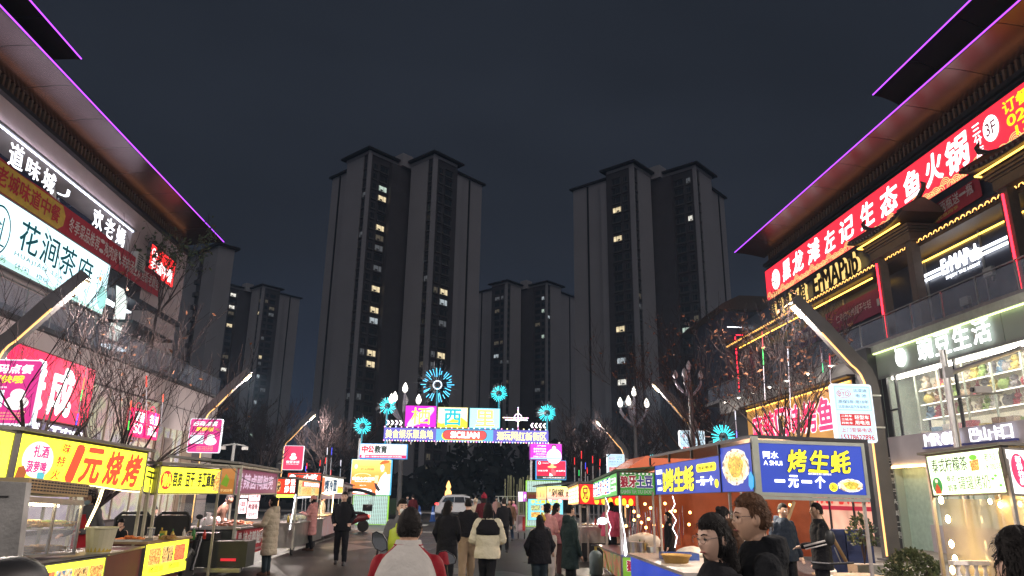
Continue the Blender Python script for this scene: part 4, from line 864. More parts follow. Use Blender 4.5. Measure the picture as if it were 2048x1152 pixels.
obj('poster_oval',discf(F,.7,.22,.6,.14,.01,.014),WHITE,b,world=True); obj('poster_arc',ringf(F,.7,1.05,.5,.17,.06,.013,a0=.2,a1=2.94),em((1,.8,.5),1.2),b,world=True)
wcoat=em((1,.97,.9),1.25); obj('poster_coat',polyf(F,[(1.55,.03),(2.3,.03),(2.3,1.35),(2.0,1.3),(1.75,1.0),(1.6,.6),(1.5,.2)],.01,.015),wcoat,b,world=True)
obj('poster_hair',polyf(F,[(1.95,1.9),(2.3,1.85),(2.3,1.2),(2.1,1.15),(2.0,1.4),(1.8,1.5),(1.8,1.7)],.016,.02),em((.75,.4,.08),.9),b,world=True)
obj('poster_face',polyf(F,[(1.72,1.7),(1.85,1.75),(1.95,1.6),(1.9,1.35),(1.78,1.3),(1.74,1.42),(1.68,1.48)],.021,.024),em((1,.8,.65),1.1),b,world=True)
obj('poster_hat',polyf(F,[(1.62,1.76),(1.75,1.72),(2.2,1.86),(2.22,1.95),(1.95,1.99),(1.78,1.93)],.025,.03),em((.8,.13,.03),1.),b,world=True)
obj('poster_sleeve',polyf(F,[(1.38,.68),(1.52,.66),(1.78,.3),(1.66,.2),(1.5,.36)],.021,.025),em((.06,.05,.07),.3),b,world=True); obj('poster_cup',polyf(F,[(1.42,.68),(1.6,.66),(1.63,1.1),(1.41,1.1)],.026,.03),em((1,.75,.35),1.1),b,world=True)
def gridpanel(x0,x1,z0,z1,label):
    F,b=abox('led_lattice_panel',x0,x1,z0,z1,em((.5,.72,.66),.7,True),em((.3,.65,.05),.7),.6); F2=F; mb=MB()
    n=int(F.W/.105)
    for i in range(n):
        for k in range(int(F.H/.075)): boxf(F,.05+i*.105,.11+i*.105,.04+k*.075,.075+k*.075,.007,.02,mb)
    obj('lattice_dots',mb,em((.12,.17,.16),.25),b,world=True,kind='stuff'); return b
gridpanel(-6.32,-4.28,.02,1.64,''); gridpanel(3.8,5.9,.02,2.62,'')
F,b=abox('magenta_poster_box',4.0,5.93,3.84,4.78,em((.6,.03,.5),1.05,True),em((.35,.05,.4),.6)); obj('poster_figure',discf(F,1.45,.2,.45,.45,.01,.014,n=20),em((.75,.9,1),1.1),b,world=True)
mb=discf(F,1.45,.68,.12,.14,.015,.019); obj('poster_face',mb,em((1,.85,.85),1.),b,world=True); obj('poster_hair',discf(F,1.45,.76,.15,.12,.012,.014),em((.08,.05,.05),.2),b,world=True)
for t,a,c,d_ in (('元气森林',.25,.8,.9),('肩颈背养生馆',.12,.6,.72),('全身元气满满',.12,.44,.56),('(欢迎预约)',.2,.29,.38),('19981377241',.12,.13,.23)): tb(F,t,a*.9,c,.5,d_,WHITE2,b,.015)
obj('blue_footer',boxf(F,.03,1.9,.03,.1,.012,.016),em((.3,.7,.9),.9),b,world=True)
F,b=abox('red_poster_box',4.38,6.18,2.68,3.8,em((.62,.01,.05),1.05,True),blu); obj('dark_footer',boxf(F,.03,1.77,.03,.22,.008,.012),em((.05,.06,.05),.3),b,world=True); textf(F,'地址 仁寿县文林镇西里街二段',.4,.08,1.7,.15,WHITE2,b,d=.02)
tb(F,'以友方得',.05,.42,.38,.5,WHITE2,b,.02); tb(F,'会当养生',.66,.42,.97,.5,WHITE2,b,.02); obj('poster_emblem',ringf(F,.2,.96,.08,.09,.03,.012),WHITE2,b,world=True); tb(F,'YANGSHENG',.2,.83,.42,.88,WHITE2,b)
obj('poster_hat',discf(F,.95,.74,.27,.07,.012,.016),em((.85,.6,.25),.9),b,world=True); obj('poster_hat_crown',discf(F,.95,.8,.1,.13,.017,.02),em((.85,.6,.25),.9),b,world=True)
obj('poster_torso',polyf(F,[(.92,.22),(1.15,.25),(1.2,.45),(.98,.68),(.88,.6)],.012,.016),em((.85,.12,.15),.8),b,world=True); obj('poster_leg',polyf(F,[(.78,.2),(1.0,.22),(.95,.32),(.8,.4)],.017,.02),em((1,.85,.8),1.),b,world=True)
mb=MB()
for x in (-4.6,-3.2,3.9,5.0,-1.7,.25,2.2): mb.box(x,x+.08,.2,.3,4.6,5.6)
for x in (-6.2,-4.4,4.1,5.8): mb.box(x-.06,x+.06,.25,.4,0,4.9)
obj('steel_truss',mb,STEEL,A,kind='stuff')
# firework lights on poles
def firework(label,px,py,Yd,r,zb,n=24,col=(.05,.85,.95),inner=.38,long=False,s=2.2):
    c=at(px,py,Y=Yd); G=thing('firework_light',label,'light sculpture',(c.x,c.y,zb)); h=c.z-zb
    obj('pole',MB().tube([(0,0,0),(0,0,h)],.05,8),em((.02,.3,.4),.5),G); obj('hub',MB().ell((0,0,h),r*.14,10,7),DARKM,G)
    rr=random.Random(int(px)); m=em(col,s)
    for i in range(n):
        a=2*math.pi*i/n+rr.uniform(-.06,.06); t=rr.uniform(-.25,.35); d=Vector((math.cos(a)*math.cos(t),-math.sin(t),math.sin(a)*math.cos(t)))
        r1=r*rr.uniform(.85,1.05); r0_=r*inner*(1 if not long else rr.uniform(.9,1.5))
        o=obj('light_tube',MB().tube([Vector((0,0,h))+d*r0_,Vector((0,0,h))+d*r1],.016 if r<.8 else .022,5),m,G)
    mb=MB()
    for i in range(n*2):
        a=rr.uniform(0,6.28); t=rr.uniform(-.5,.5); d=Vector((math.cos(a)*math.cos(t),-math.sin(t),math.sin(a)*math.cos(t))); mb.tube([Vector((0,0,h)),Vector((0,0,h))+d*r*rr.uniform(1.0,1.5)],.006,3)
    obj('wires',mb,mt('thin_rod',(.35,.37,.4),.4,.5),G,kind='stuff')
    if long:
        for i in range(18):
            a=2*math.pi*i/18; obj('light_bead',MB().ell((math.cos(a)*r*.24,-.05,h+math.sin(a)*r*.24),.035,6,5),em((.7,.85,1),3.),G)
    return G
firework('large blue firework light high above the yellow title box',875,770,44.2,1.05,5.6,30,(.1,.6,.95),.5,True,1.9)
firework('cyan firework light above the left arrow lights of the archway',775,812,44.2,.52,4.6); firework('cyan firework light on a pole over the education lightbox',725,852,44.0,.52,4.6)
firework('cyan firework light right of the blue title box',998,787,44.2,.52,5.6); firework('cyan firework light at the right end of the archway',1094,826,44.2,.55,4.8)
firework('cyan firework light behind the oyster stall roof',1447,874,30,.55,0); firework('cyan firework light in the far gap left of the oyster stall',1306,928,34,.45,0)
# meteor tubes and thin light poles
def meteor(label,px,py0,py1,Yd,cols,px1=None):
    a=at(px,py0,Y=Yd); b=at(px1 or px,py1,Y=Yd); G=thing('meteor_light_tube',label,'light tube',(b.x,b.y,b.z),0,'thin meteor light tubes')
    v=a-b; k=len(cols)
    for i,c in enumerate(cols): obj('tube_segment',MB().tube([v*(i/k),v*((i+.92)/k)],.016,6),em(c,1.2) if c else mt('clear_tube',(.45,.43,.5),.3),G)
    return G
ml_=[('meteor tube with green and blue glow before the big red shop sign',174,730,850,20,[(.1,.1,1),None,(.1,.9,.2),(.7,.3,.1),None],152),
('hanging meteor tube glowing red on top, over the bag shaped lightboxes',293,750,870,22,[None,None,None,None,(1,.05,.03)],None),('red topped meteor tube right of the bag shaped lightboxes',327,788,850,22,[None,None,None,(1,.1,.05)],322),
('red topped meteor tube left of the red restaurant bag lightbox',263,800,860,21,[(.1,.8,.1),None,(1,.1,.05)],256),('blue meteor tube right under the farther bag lightbox',312,825,872,22,[None,(.2,.1,1)],305),
('meteor tube beside the nearest magenta lightbox',98,790,850,19,[None,None,None],86),
('meteor tube with green and red glow in the brown leaf tree',1524,660,800,24,[None,None,(.1,.9,.2),(.9,.1,.1)],1530),('white meteor tube in the brown leaf tree',1575,690,860,24,[None,None,None,(.8,.8,.9)],1583),
('green lit meteor tube below the right lamp arm',1643,705,745,24,[(.1,.8,.3),None],1646),('red meteor tube below the right lamp arm',1659,705,770,24,[None,(1,.05,.1)],1661),
('blue lit meteor tube near the cyan firework on the right',1470,820,880,26,[(.25,.2,1),None,(.7,.7,.8)],1474)]
for l_ in ml_: meteor(*l_)
rnd=random.Random(9)
def pole(label,px,py0,py1,Yd,tip,px1=None):
    a=at(px,py0,Y=Yd); b=at(px1 or px,py1,Y=Yd); z0=.12; G=thing('light_pole',label,'light pole',(b.x,b.y,z0),0,'slim light poles behind the stalls')
    v=a-Vector((b.x,b.y,z0)); obj('rod',MB().tube([(0,0,0),v*.86],.028,6),mt('thin_rod'),G); obj('lit_tip',MB().tube([v*.9,v],.018,6),em(tip,1.0),G); return G
R_,B_,G_,Wt=(1,.03,.03),(.08,.1,1),(.05,.9,.2),(.8,.8,.9)
wr=['first','second','third','fourth','fifth','sixth','seventh','eighth','ninth','tenth']
for i,(a,b,t,c) in enumerate(((612,932,B_,608),(614,926,R_,616),(641,920,R_,632),(652,915,R_,640),(664,895,B_,660),(655,895,Wt,652),(682,920,Wt,680),(662,940,R_,662))): pole('slim light pole behind the left stalls, %s from the left'%wr[i],a,b,975,44,t,c)
for i,(a,b,t,c) in enumerate(((1149,915,R_,1150),(1163,902,R_,1160),(1158,940,G_,1157),(1185,912,R_,1187),(1174,935,R_,1180),(1200,918,R_,1196),(1171,925,B_,1169),(1199,935,R_,1206),(1195,955,G_,1195))): pole('slim light pole right of the archway, %s from the left'%wr[i],a,b,975,38,t,c)
bm=mt('bamboo',(.35,.36,.2),.6)
for i in range(14):
    a=at(1012+i*3.6+rnd.uniform(-1,1),958+rnd.uniform(-8,12),Y=56); o=solo('bamboo_pole',MB().tube([(a.x,56,0),(a.x+rnd.uniform(-.1,.1),56,a.z)],.035,6),bm,'bare bamboo pole in the row beyond the archway, %s from the left'%(wr+['eleventh','twelfth','thirteenth','fourteenth'])[i],'pole','bamboo poles beyond the archway')
# ================================================================== market stalls
def S(px0,py0,Y0,px1,py1,Y1,h): return Fr(at(px0,py0,Y=Y0),at(px1,py1,Y=Y1),h)
yel=em((1,.92,.035),2.0,True); yel2=em((.95,.95,.05),1.8,True); redp=em((.8,.05,.02),.95); roofm=mt('stall_roof_sheet',(.18,.17,.15),.5,.3,scale=4); inox=mt('stainless',(.5,.48,.45),.28,.9,var=.2,scale=3,bump=.15,bscale=8)
worn=mt('worn_cream_post',(.5,.47,.36),.5,.1,var=.25,scale=6); warmtube=em((1,.8,.4),4.,True); whitetube=em((.93,.95,1),3.,True); blk=em((.03,.05,.02),.1)
FK=food('food_skewers',[(.25,.04,.01),(.75,.25,.03),(1,.7,.2),(.3,.08,.02),(.8,.5,.1)],26,.9); FG=food('food_greens',[(.05,.2,.03),(.3,.5,.05),(.8,.75,.3),(.1,.3,.2),(.6,.2,.05)],22,.9); FR=food('food_red',[(.2,.01,.01),(.7,.04,.03),(.9,.3,.1),(.3,.02,.02)],30,.9); FD=food('food_dark',[(.02,.02,.02),(.25,.1,.03),(.9,.6,.2),(.05,.03,.02)],18,.9); FB=food('food_blue',[(.05,.3,.5),(.2,.7,.7),(.9,.5,.2),(.1,.2,.3)],16,.9)
RAW=food('cooked_meat',[(.12,.02,.015),(.42,.09,.05),(.5,.2,.08),(.2,.05,.03)],30,0,False); RAWS=food('skewer_pile',[(.3,.09,.02),(.75,.38,.1),(.8,.55,.25),(.4,.14,.05)],40,0,False); HERB=food('green_veg',[(.04,.12,.02),(.15,.3,.04),(.4,.4,.1)],30,0,False)
def posts(G,L,r=.022,m=None,z0=.0):
    for (x,y,z1) in L: obj('post',MB().box(x-r,x+r,y-r,y+r,z0,z1),m or worn,G,world=True)
def roof(G,F,depth,over=.06,zup=.04,m=None,tilt=.0,name='roof'):
    "sheet roof on top of a side sign, reaching back over the stall"
    mb=MB(); c=[F.p(-over,F.H+zup,over),F.p(F.W+over,F.H+zup,over),F.p(F.W+over,F.H+zup+tilt,-depth),F.p(-over,F.H+zup+tilt,-depth)]
    mb.hexa([p for p in c]+[p+Vector((0,0,.05)) for p in c]); obj(name,mb,m or roofm,G,world=True)
def photos(F,G,n,x0,x1,y0,y1,mats,gap=.04):
    w=(x1-x0)/n
    for i in range(n): obj('food_photo',boxf(F,x0+w*i+gap/2,x0+w*(i+1)-gap/2,y0,y1,.008,.012),mats[i%len(mats)],G,world=True)
def heap(name,label,c,rx,ry,h,mat,cat='food',seed=1,group=None):
    "a pile of small food pieces on a tray"
    r=random.Random(seed); mb=MB(); n=26
    for i in range(n):
        a=r.uniform(0,6.28); q=math.sqrt(r.random()); x,y=math.cos(a)*rx*q,math.sin(a)*ry*q; z=h*(1-q)*r.uniform(.4,1)+.015
        mb.ell((c[0]+x,c[1]+y,c[2]+z),(r.uniform(.03,.06),r.uniform(.02,.035),.022),6,4)
    T=thing(name,label,cat,c,0,group); obj('food',mb,mat,T,world=True,smooth=True)
    t=MB(); t.box(-rx-.03,rx+.03,-ry-.03,ry+.03,0,.012); 
    for a,b,c1,d in ((-rx-.03,rx+.03,-ry-.04,-ry-.03),(-rx-.03,rx+.03,ry+.03,ry+.04),(-rx-.04,-rx-.03,-ry-.03,ry+.03),(rx+.03,rx+.04,-ry-.03,ry+.03)): t.box(a,b,c1,d,0,.035)
    obj('tray',t,inox,T); return T
def sticks(label,c,L,n,mat,seed,ang=0,cat='food',spread=.12):
    r=random.Random(seed); T=thing('skewer_pile',label,cat,c,ang); mb=MB(); st=MB()
    for i in range(n):
        x=r.uniform(-spread,spread); z=.02+r.random()*.06; a=r.uniform(-.1,.1); d=Vector((math.sin(a),math.cos(a),0)); p=Vector((x,-L/2,z))
        st.tube([p,p+d*L],.003,3); mb.tube([p+d*L*.4,p+d*L*.97],.014,5)
    obj('sticks',st,WOOD,T,kind='stuff'); obj('meat',mb,mat,T,kind='stuff'); return T
def wheel(G,c,r,w=.1,axis='x',name='wheel'):
    c=Vector(c); d=Vector((1,0,0)) if axis=='x' else Vector((0,1,0)); e=Vector((0,1,0)) if axis=='x' else Vector((1,0,0))
    R=[]
    for o_,rr in ((-w/2,r*.62),(-w/2,r*.9),(-w*.3,r),(w*.3,r),(w/2,r*.9),(w/2,r*.62)): R.append([c+d*o_+e*(rr*math.cos(t))+Vector((0,0,rr*math.sin(t))) for t in [2*math.pi*i/22 for i in range(22)]])
    q=obj(name,MB().rings(R),RUB,G,world=True,smooth=False)
    mb=MB(); mb.tube([c-d*w*.42,c+d*w*.42],r*.6,18); rim=obj('rim',mb,STEEL,q); 
    l,a=loc_of(G); cc,ss=math.cos(-a),math.sin(-a); me=rim.data
    for v in me.vertices: p=v.co-l; v.co=(p.x*cc-p.y*ss,p.x*ss+p.y*cc,p.z)
    return q
# ---- L1 barbecue stall (yellow sign)
G=thing('barbecue_stall','yellow lit barbecue stall with big red one yuan characters at the lower left','food stall',(-6.3,11,0))
F=S(25,960,10.4,283,980,13.3,.62); board(F,yel,G,roofm,.03,.12); W=F.W
rc=em((.85,.07,.02),.9); textf(F,'1',W*.335,.05,W*.44,.57,rc,G,.07,slant=.25); 
for ch,a,b in (('元',.43,.6),('烧',.62,.78),('烤',.79,.96)): textf(F,ch,W*a,.04,W*b,.57,rc,G,.035,slant=.3)
for ch,a,b in (('味',.28,.41),('特',.255,.22),('火',.23,.03)): textf(F,ch,W*a,b+.02,W*(a+.06),b+.17,rc,G,.03,slant=.2)
pk=em((.7,.03,.25),.8); obj('printed_splash',discf(F,W*.13,.3,W*.1,.25,.006,.009),em((1,1,.85),1.2),G,world=True); textf(F,'扎酒',W*.09,.33,W*.19,.5,pk,G,.03,d=.015); textf(F,'菠萝啤',W*.06,.12,W*.19,.28,pk,G,.03,d=.015)
obj('printed_bottle',polyf(F,[(W*.14,.0),(W*.185,.0),(W*.19,.14),(W*.14,.13)],.01,.014),em((.1,.5,.6),.8),G,world=True); obj('printed_figure',polyf(F,[(W*.0,.0),(W*.06,.0),(W*.07,.12),(W*.045,.2),(W*.015,.18)],.01,.014),em((.5,.12,.03),.6),G,world=True)
roof(G,F,1.7,.1,.03,tilt=.1)
Fm=S(285,982,13.35,307,987.5,13.85,.42); board(Fm,yel,G,roofm,.02,.06); textf(Fm,'干',.03,.12,Fm.W-.03,.36,blk,G,.03)
Fl=S(-70,958,8.9,10,959,10.2,.6); board(Fl,yel2,G,roofm,.03,.1); textf(Fl,'烧',.5,.1,.85,.5,blk,G,.03)
tubeP=[F.p(W*t,-.02-.02*math.sin(t*9),.03) for t in np.linspace(.08,1,14)]; obj('led_tube',MB().tube(tubeP,.009,5),warmtube,G,world=True)
b=F.p(W*.64,-.02,0); obj('led_tube',MB().tube([b,b+Vector((-.06,.0,-.3)),b+Vector((-.14,0,-.56)),b+Vector((-.16,0,-.62)),b+Vector((-.12,0,-.58)),b+Vector((.0,0,-.2)),b+Vector((.03,0,0))],.007,5),warmtube,G,world=True)
posts(G,[(at(283,985,Y=13.2).x,13.2,1.85),(at(297,985,Y=13.6).x,13.6,1.85),(-7.6,13.4,1.9),(-7.6,9.3,1.95),(-6.05,10.3,1.9)])
# counter and body
F1=S(27,1133,8.6,212,1109,11.0,.05); c=[F1.p(0,0,.05),F1.p(F1.W,0,.05),F1.p(F1.W,0,-1.1),F1.p(0,0,-1.1)]; obj('counter_top',MB().hexa(c+[p+Vector((0,0,.03)) for p in c]),inox,G,world=True)
zc=F1.p(F1.W,0,0).z; Fp=Fr((F1.a.x,F1.a.y,F1.a.z-.62),(F1.b.x,F1.b.y,F1.b.z-.62),.58); board(Fp,yel2,G,roofm,.02,.06,'menu_light_panel','menu_frame'); photos(Fp,G,5,.05,Fp.W-.03,.1,.5,[FK,FR,FB,FD,FK])
Fb=Fr(F1.b+Vector((.0,0.05,-.85)),at(285,1093,Y=13.1)-Vector((0,0,.85)),.85); obj('body_panel',boxf(Fb,0,Fb.W,0,.82,-.06,0),mt('maroon_panel',(.16,.035,.03),.5,scale=3),G,world=True); obj('counter_top',boxf(Fb,-.05,Fb.W,.83,.86,-.8,.04),inox,G,world=True)
C_=thing('skewer_display_case','glass display case of skewers with slotted steel hood on the barbecue stall','display case',(-5.9,9.2,.97))
Fc=S(27,1118,8.65,150,1110,9.9,.66); mb=MB(); boxf(Fc,0,Fc.W,0,.03,-.5,0,mb); boxf(Fc,0,Fc.W,.6,.66,-.5,0,mb)
for xx in (0,Fc.W*.5,Fc.W-.03): boxf(Fc,xx,xx+.03,.03,.6,-.03,0,mb)
boxf(Fc,Fc.W-.03,Fc.W,.03,.6,-.5,-.47,mb); obj('case_frame',mb,inox,C_,world=True); obj('shelf',boxf(Fc,.03,Fc.W-.03,.3,.315,-.46,-.04),inox,C_,world=True); obj('pane',boxf(Fc,.03,Fc.W-.03,.03,.6,-.012,-.006),gl,C_,world=True)
obj('case_light',boxf(Fc,.1,Fc.W-.1,.575,.598,-.3,-.25),em((1,.85,.5),22.,True),C_,world=True); hd=boxf(Fc,-.05,Fc.W,.70,.86,-.5,.03); obj('slotted_hood',hd,mt('warm_inox',(.5,.4,.25),.3,.8),C_,world=True)
sl_=MB()
for i in range(22):
    for k in range(4): boxf(Fc,.0+i*.065,.045+i*.065,.725+k*.033,.742+k*.033,.031,.034,sl_)
obj('hood_slots',sl_,DARKM,C_,world=True,kind='stuff')
for i,(zz,fx,m_) in enumerate(((.03,.25,RAWS),(.03,.7,RAWS),(.315,.25,RAWS),(.315,.72,HERB))): p=Fc.p(Fc.W*fx,zz,-.22); sticks('pile of %s in the glass case, %s shelf, %s half'%('green vegetable skewers' if m_ is HERB else 'brown meat skewers','lower' if zz<.1 else 'upper','left' if fx<.5 else 'right'),p,.42,60,m_,i,1.2,spread=.26)
def bucket(name,label,px,py,Yd,r0_,r1,h,mat,cat,z=None,rim=True,group=None,handle=False):
    p=at(px,py,Y=Yd); T=thing(name,label,cat,p,0,group); R=[[(r*math.cos(t),r*math.sin(t),z_) for t in [2*math.pi*i/20 for i in range(20)]] for r,z_ in ((r0_,0),(r1,h),(r1+.012,h),(r1+.012,h-.02),(r1-.008,h-.008),(r0_-.01,.02))]
    obj('body',MB().rings(R),mat,T,smooth=False); return T,p
tub=mt('milky_plastic',(.62,.58,.42),.3,var=.05); bk,p=bucket('plastic_bucket','large milky plastic bucket of yellow marinade on the barbecue stall counter',196,1106,10.75,.15,.2,.34,tub,'bucket'); obj('contents',MB().cyl((0,0,.02),.155,.17,18,.17),mt('yellow_marinade',(.55,.4,.06),.4),bk)
heap('meat_tray','white tray of orange raw meat on the barbecue stall counter',at(262,1082,Y=12.3),.22,.16,.07,food('orange_meat',[(.5,.1,.03),(.8,.25,.08)],20,0,False),seed=4)
T_=thing('sauce_jar','round glass sauce jar beside the orange meat tray','jar',at(300,1075,Y=12.8)); obj('glass_body',MB().cyl((0,0,0),.06,.14),gl,T_); obj('lid',MB().cyl((0,0,.14),.062,.02),STEEL,T_)
# ---- L2 grilled gluten stall
G=thing('gluten_stall','yellow lit stall selling grilled gluten and dried tofu, second from the left','food stall',(-5.9,14.3,0))
F=S(313,986,13.7,436,986,15.6,.46); board(F,yel,G,roofm,.025,.1); W=F.W
obj('red_disc',discf(F,W*.11,.23,W*.085,.17,.008,.012),em((.75,.04,.03),.8),G,world=True); textf(F,'烤小',W*.05,.12,W*.17,.34,yel,G,.03,d=.02)
for ch,a,b in (('苕皮',.2,.35),('豆干',.4,.55),('手工面筋',.6,.9)): rowtext(F,ch,W*a,.12,W*b,.38,blk,G,.035,gap=.06)
for a in (.37,.575): obj('dot',discf(F,W*a,.25,.012,.02,.01,.014,n=8),blk,G,world=True)
textf(F,'苕皮豆干 土豆串 手工面筋',W*.3,.03,W*.75,.07,em((.6,.5,.05),.7),G); obj('food_photo',polyf(F,[(W*.88,.05),(W,.02),(W,.45),(W*.94,.42),(W*.9,.3)],.008,.012),FK,G,world=True)
roof(G,F,1.5,.1,.03,tilt=.08)
Fp=S(292,1148,13.2,378,1130,14.9,.5); Fp=Fr(at(292,1090,Y=13.2)-Vector((0,0,.55)),at(378,1078,Y=14.9)-Vector((0,0,.55)),.55); board(Fp,yel,G,roofm,.02,.08,'menu_light_panel','menu_frame'); photos(Fp,G,3,.12,Fp.W-.12,.2,.48,[FK,FD,FR]); rowtext(Fp,'烤豆皮',.2,.08,.75,.17,em((.1,.2,.02),.3),G); rowtext(Fp,'烤面筋',.95,.08,1.4,.17,em((.1,.2,.02),.3),G)
obj('counter_top',boxf(Fp,-.05,Fp.W+.05,.56,.6,-.9,.05),WOOD,G,world=True); obj('body',boxf(Fp,-.02,Fp.W,-.1,.555,-.85,-.1),mt('maroon_panel'),G,world=True)
posts(G,[(F.a.x,F.a.y,2.2),(F.b.x,F.b.y,2.25),(F.a.x-1.4,F.a.y,2.25),(F.b.x-1.4,F.b.y,2.25)])
obj('led_tube',MB().tube([F.p(.2,-.02,-.3),F.p(W-.2,-.02,-.3)],.012,5),warmtube,G,world=True)
sticks('loose skewers laid on the wooden counter of the gluten stall',at(335,1080,Y=13.9),.5,20,RAWS,8,.6)
T_=thing('yellow_condiment_box','green and yellow paper box standing on the gluten stall counter','box',at(325,1077,Y=13.9)); obj('carton',MB().box(-.05,.05,-.04,.04,0,.13),mt('yellow_card',(.6,.5,.05),.6),T_); obj('paper_label',MB().box(-.035,.035,-.045,-.041,.02,.09),mt('green_card',(.1,.4,.12),.6),T_)
# ---- L3 duck stall on a motor tricycle
G=thing('duck_stall','marinated duck stall on a motor tricycle with purple canopy sign and red cloth front','food stall',(-5.4,18,0))
F=S(469,987.5,16.5,542,986,21.3,.52); wineb=mt('purple_canopy_cloth',(.2,.07,.12),.7,var=.15,scale=2)
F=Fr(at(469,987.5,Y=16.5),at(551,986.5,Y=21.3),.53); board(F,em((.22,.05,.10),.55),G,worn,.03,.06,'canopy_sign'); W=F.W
lil_=em((.75,.55,.7),.55); textf(F,'辣卤鸭脑壳',W*.14,.1,W*.88,.45,lil_,G,.03,slant=.15); coltext(F,'勇哥',W*.02,.05,W*.12,.45,lil_,G,.02)
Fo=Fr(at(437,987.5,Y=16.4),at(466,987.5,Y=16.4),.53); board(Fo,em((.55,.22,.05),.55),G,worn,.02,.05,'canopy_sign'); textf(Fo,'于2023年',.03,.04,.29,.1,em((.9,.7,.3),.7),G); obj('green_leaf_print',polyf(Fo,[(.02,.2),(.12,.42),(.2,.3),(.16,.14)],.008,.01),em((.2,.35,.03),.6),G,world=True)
roof(G,F,1.6,.12,.02,worn,.05); roof(G,F,1.5,.02,.10,roofm,.12,'roof_tarpaulin')
Fr_=Fr(at(465,1117,Y=16.5),at(525,1100,Y=20),.58); clo=mt('red_print_cloth',(.5,.03,.045),.6,var=.12); obj('front_cloth',boxf(Fr_,0,Fr_.W,0,.58,-.02,0),clo,G,world=True); obj('cloth_edge',boxf(Fr_,-.04,.1,0,.58,-.0,.01),mt('grey_strip',(.5,.5,.5),.5),G,world=True)
pw=mt('print_white',(.75,.7,.7),.6); textf(Fr_,'辣卤鸭脑壳',Fr_.W*.2,.2,Fr_.W*.95,.52,pw,G,.03,slant=.1,d=.02); coltext(Fr_,'勇哥',Fr_.W*.06,.02,Fr_.W*.17,.52,pw,G,.02,d=.02); textf(Fr_,'勇哥特制辣卤鸭脑壳 只卖好吃的',Fr_.W*.2,.06,Fr_.W*.9,.12,pw,G,d=.02)
obj('tricycle_box',boxf(Fr_,0,Fr_.W,.02,.57,-1.25,-.025),mt('dark_green_box',(.05,.055,.05),.45),G,world=True); obj('counter_top',boxf(Fr_,-.04,Fr_.W+.2,.585,.62,-1.3,.1),inox,G,world=True)
e0=Fr_.a; posts(G,[(e0.x-.02,16.45,2.3),(F.b.x,21.3,2.3),(e0.x-1.25,16.5,2.3),(F.b.x-1.2,21.3,2.3)],.025,IVORY,.35)
wheel(G,(-5.15,18.1,.27),.27,.13); wheel(G,(-6.2,18.1,.27),.27,.13)
for i,(t,a,b,z0_,z1_) in enumerate((('鸭脖子',490,512,1.74,1.93),('鸭锁骨',488,509,1.33,1.5))): pass
Fs=Fr((at(478,1030,Y=19.5).x,19.5,1.12),(at(517,1030,Y=19.5).x,19.5,1.12),.82); paper=mt('pink_price_card',(.8,.62,.66),.6); ink=mt('print_ink',(.08,.03,.04),.7)
for j,(x0_,x1_,y0_,y1_,l1,l2) in enumerate(((.28,.66,.44,.82,'鸭脖子','10元3根'),(.26,.64,.0,.41,'鸭锁骨','10元4个'),(-.02,.24,.5,.8,'香辣兔头','现卤'),(-.04,.22,.12,.46,'可加热','免费'))):
    k=solo('price_card',boxf(Fs,x0_*Fs.W*1.5,x1_*Fs.W*1.5,y0_,y1_,0,.01),paper,['pink price card for duck necks, top right of the four','pink price card for duck collarbones, bottom right of the four','pink price card for rabbit heads, top left of the four','pink card saying can be heated, bottom left of the four'][j],'price card','price cards over the duck stall'); k_=Fs
    o_=textf(Fs,l1,(x0_+.03)*Fs.W*1.5,y0_+(y1_-y0_)*.52,(x1_-.03)*Fs.W*1.5,y0_+(y1_-y0_)*.88,ink,None,.02,d=.014); o_.parent=k; o_.data.transform(Matrix.Translation(-k.location)); o_=textf(Fs,l2,(x0_+.05)*Fs.W*1.5,y0_+(y1_-y0_)*.12,(x1_-.05)*Fs.W*1.5,y0_+(y1_-y0_)*.42,ink,None,.01,d=.014); o_.parent=k; o_.data.transform(Matrix.Translation(-k.location))
lm=light('stall_lamp','AREA',(-5.7,18.5,2.2),26,(1,.75,.72),G,1.0,.15); obj('lamp_bar',MB().box(-6.2,-5.2,18.42,18.58,2.2+.03,2.26),em((1,.85,.8),6.,True),G,world=True)
gz=Fr_.a.z+.63
for i in range(4): q=Fr_.p(Fr_.W*(.12+.22*i),.63,-.35); heap('meat_tray','steel tray of glossy red marinated duck on the duck stall, %s from the camera'%['nearest','second','third','farthest'][i],q,.3,.38,.13,RAW,seed=10+i,group='trays on the duck stall')
for i in range(2): q=Fr_.p(Fr_.W*(.3+.3*i),.63,-.85); T_=thing('plastic_bag','%s white knotted plastic bag behind the duck trays'%['nearer','farther'][i],'bag',q,0,'bags on the duck stall'); mb=MB(); mb.rings([[(r*(1+.15*math.sin(3*t))*math.cos(t),r*(1+.15*math.cos(4*t))*math.sin(t),z) for t in [2*math.pi*k/14 for k in range(14)]] for z,r in ((0,.12),(.06,.17),(.14,.15),(.2,.07),(.23,.03),(.29,.06))]); obj('bag_body',mb,mt('white_plastic_film',(.75,.7,.72),.35),T_,smooth=True); obj('knot',MB().ell((0,0,.23),.035,8,6),mt('white_plastic_film'),T_)
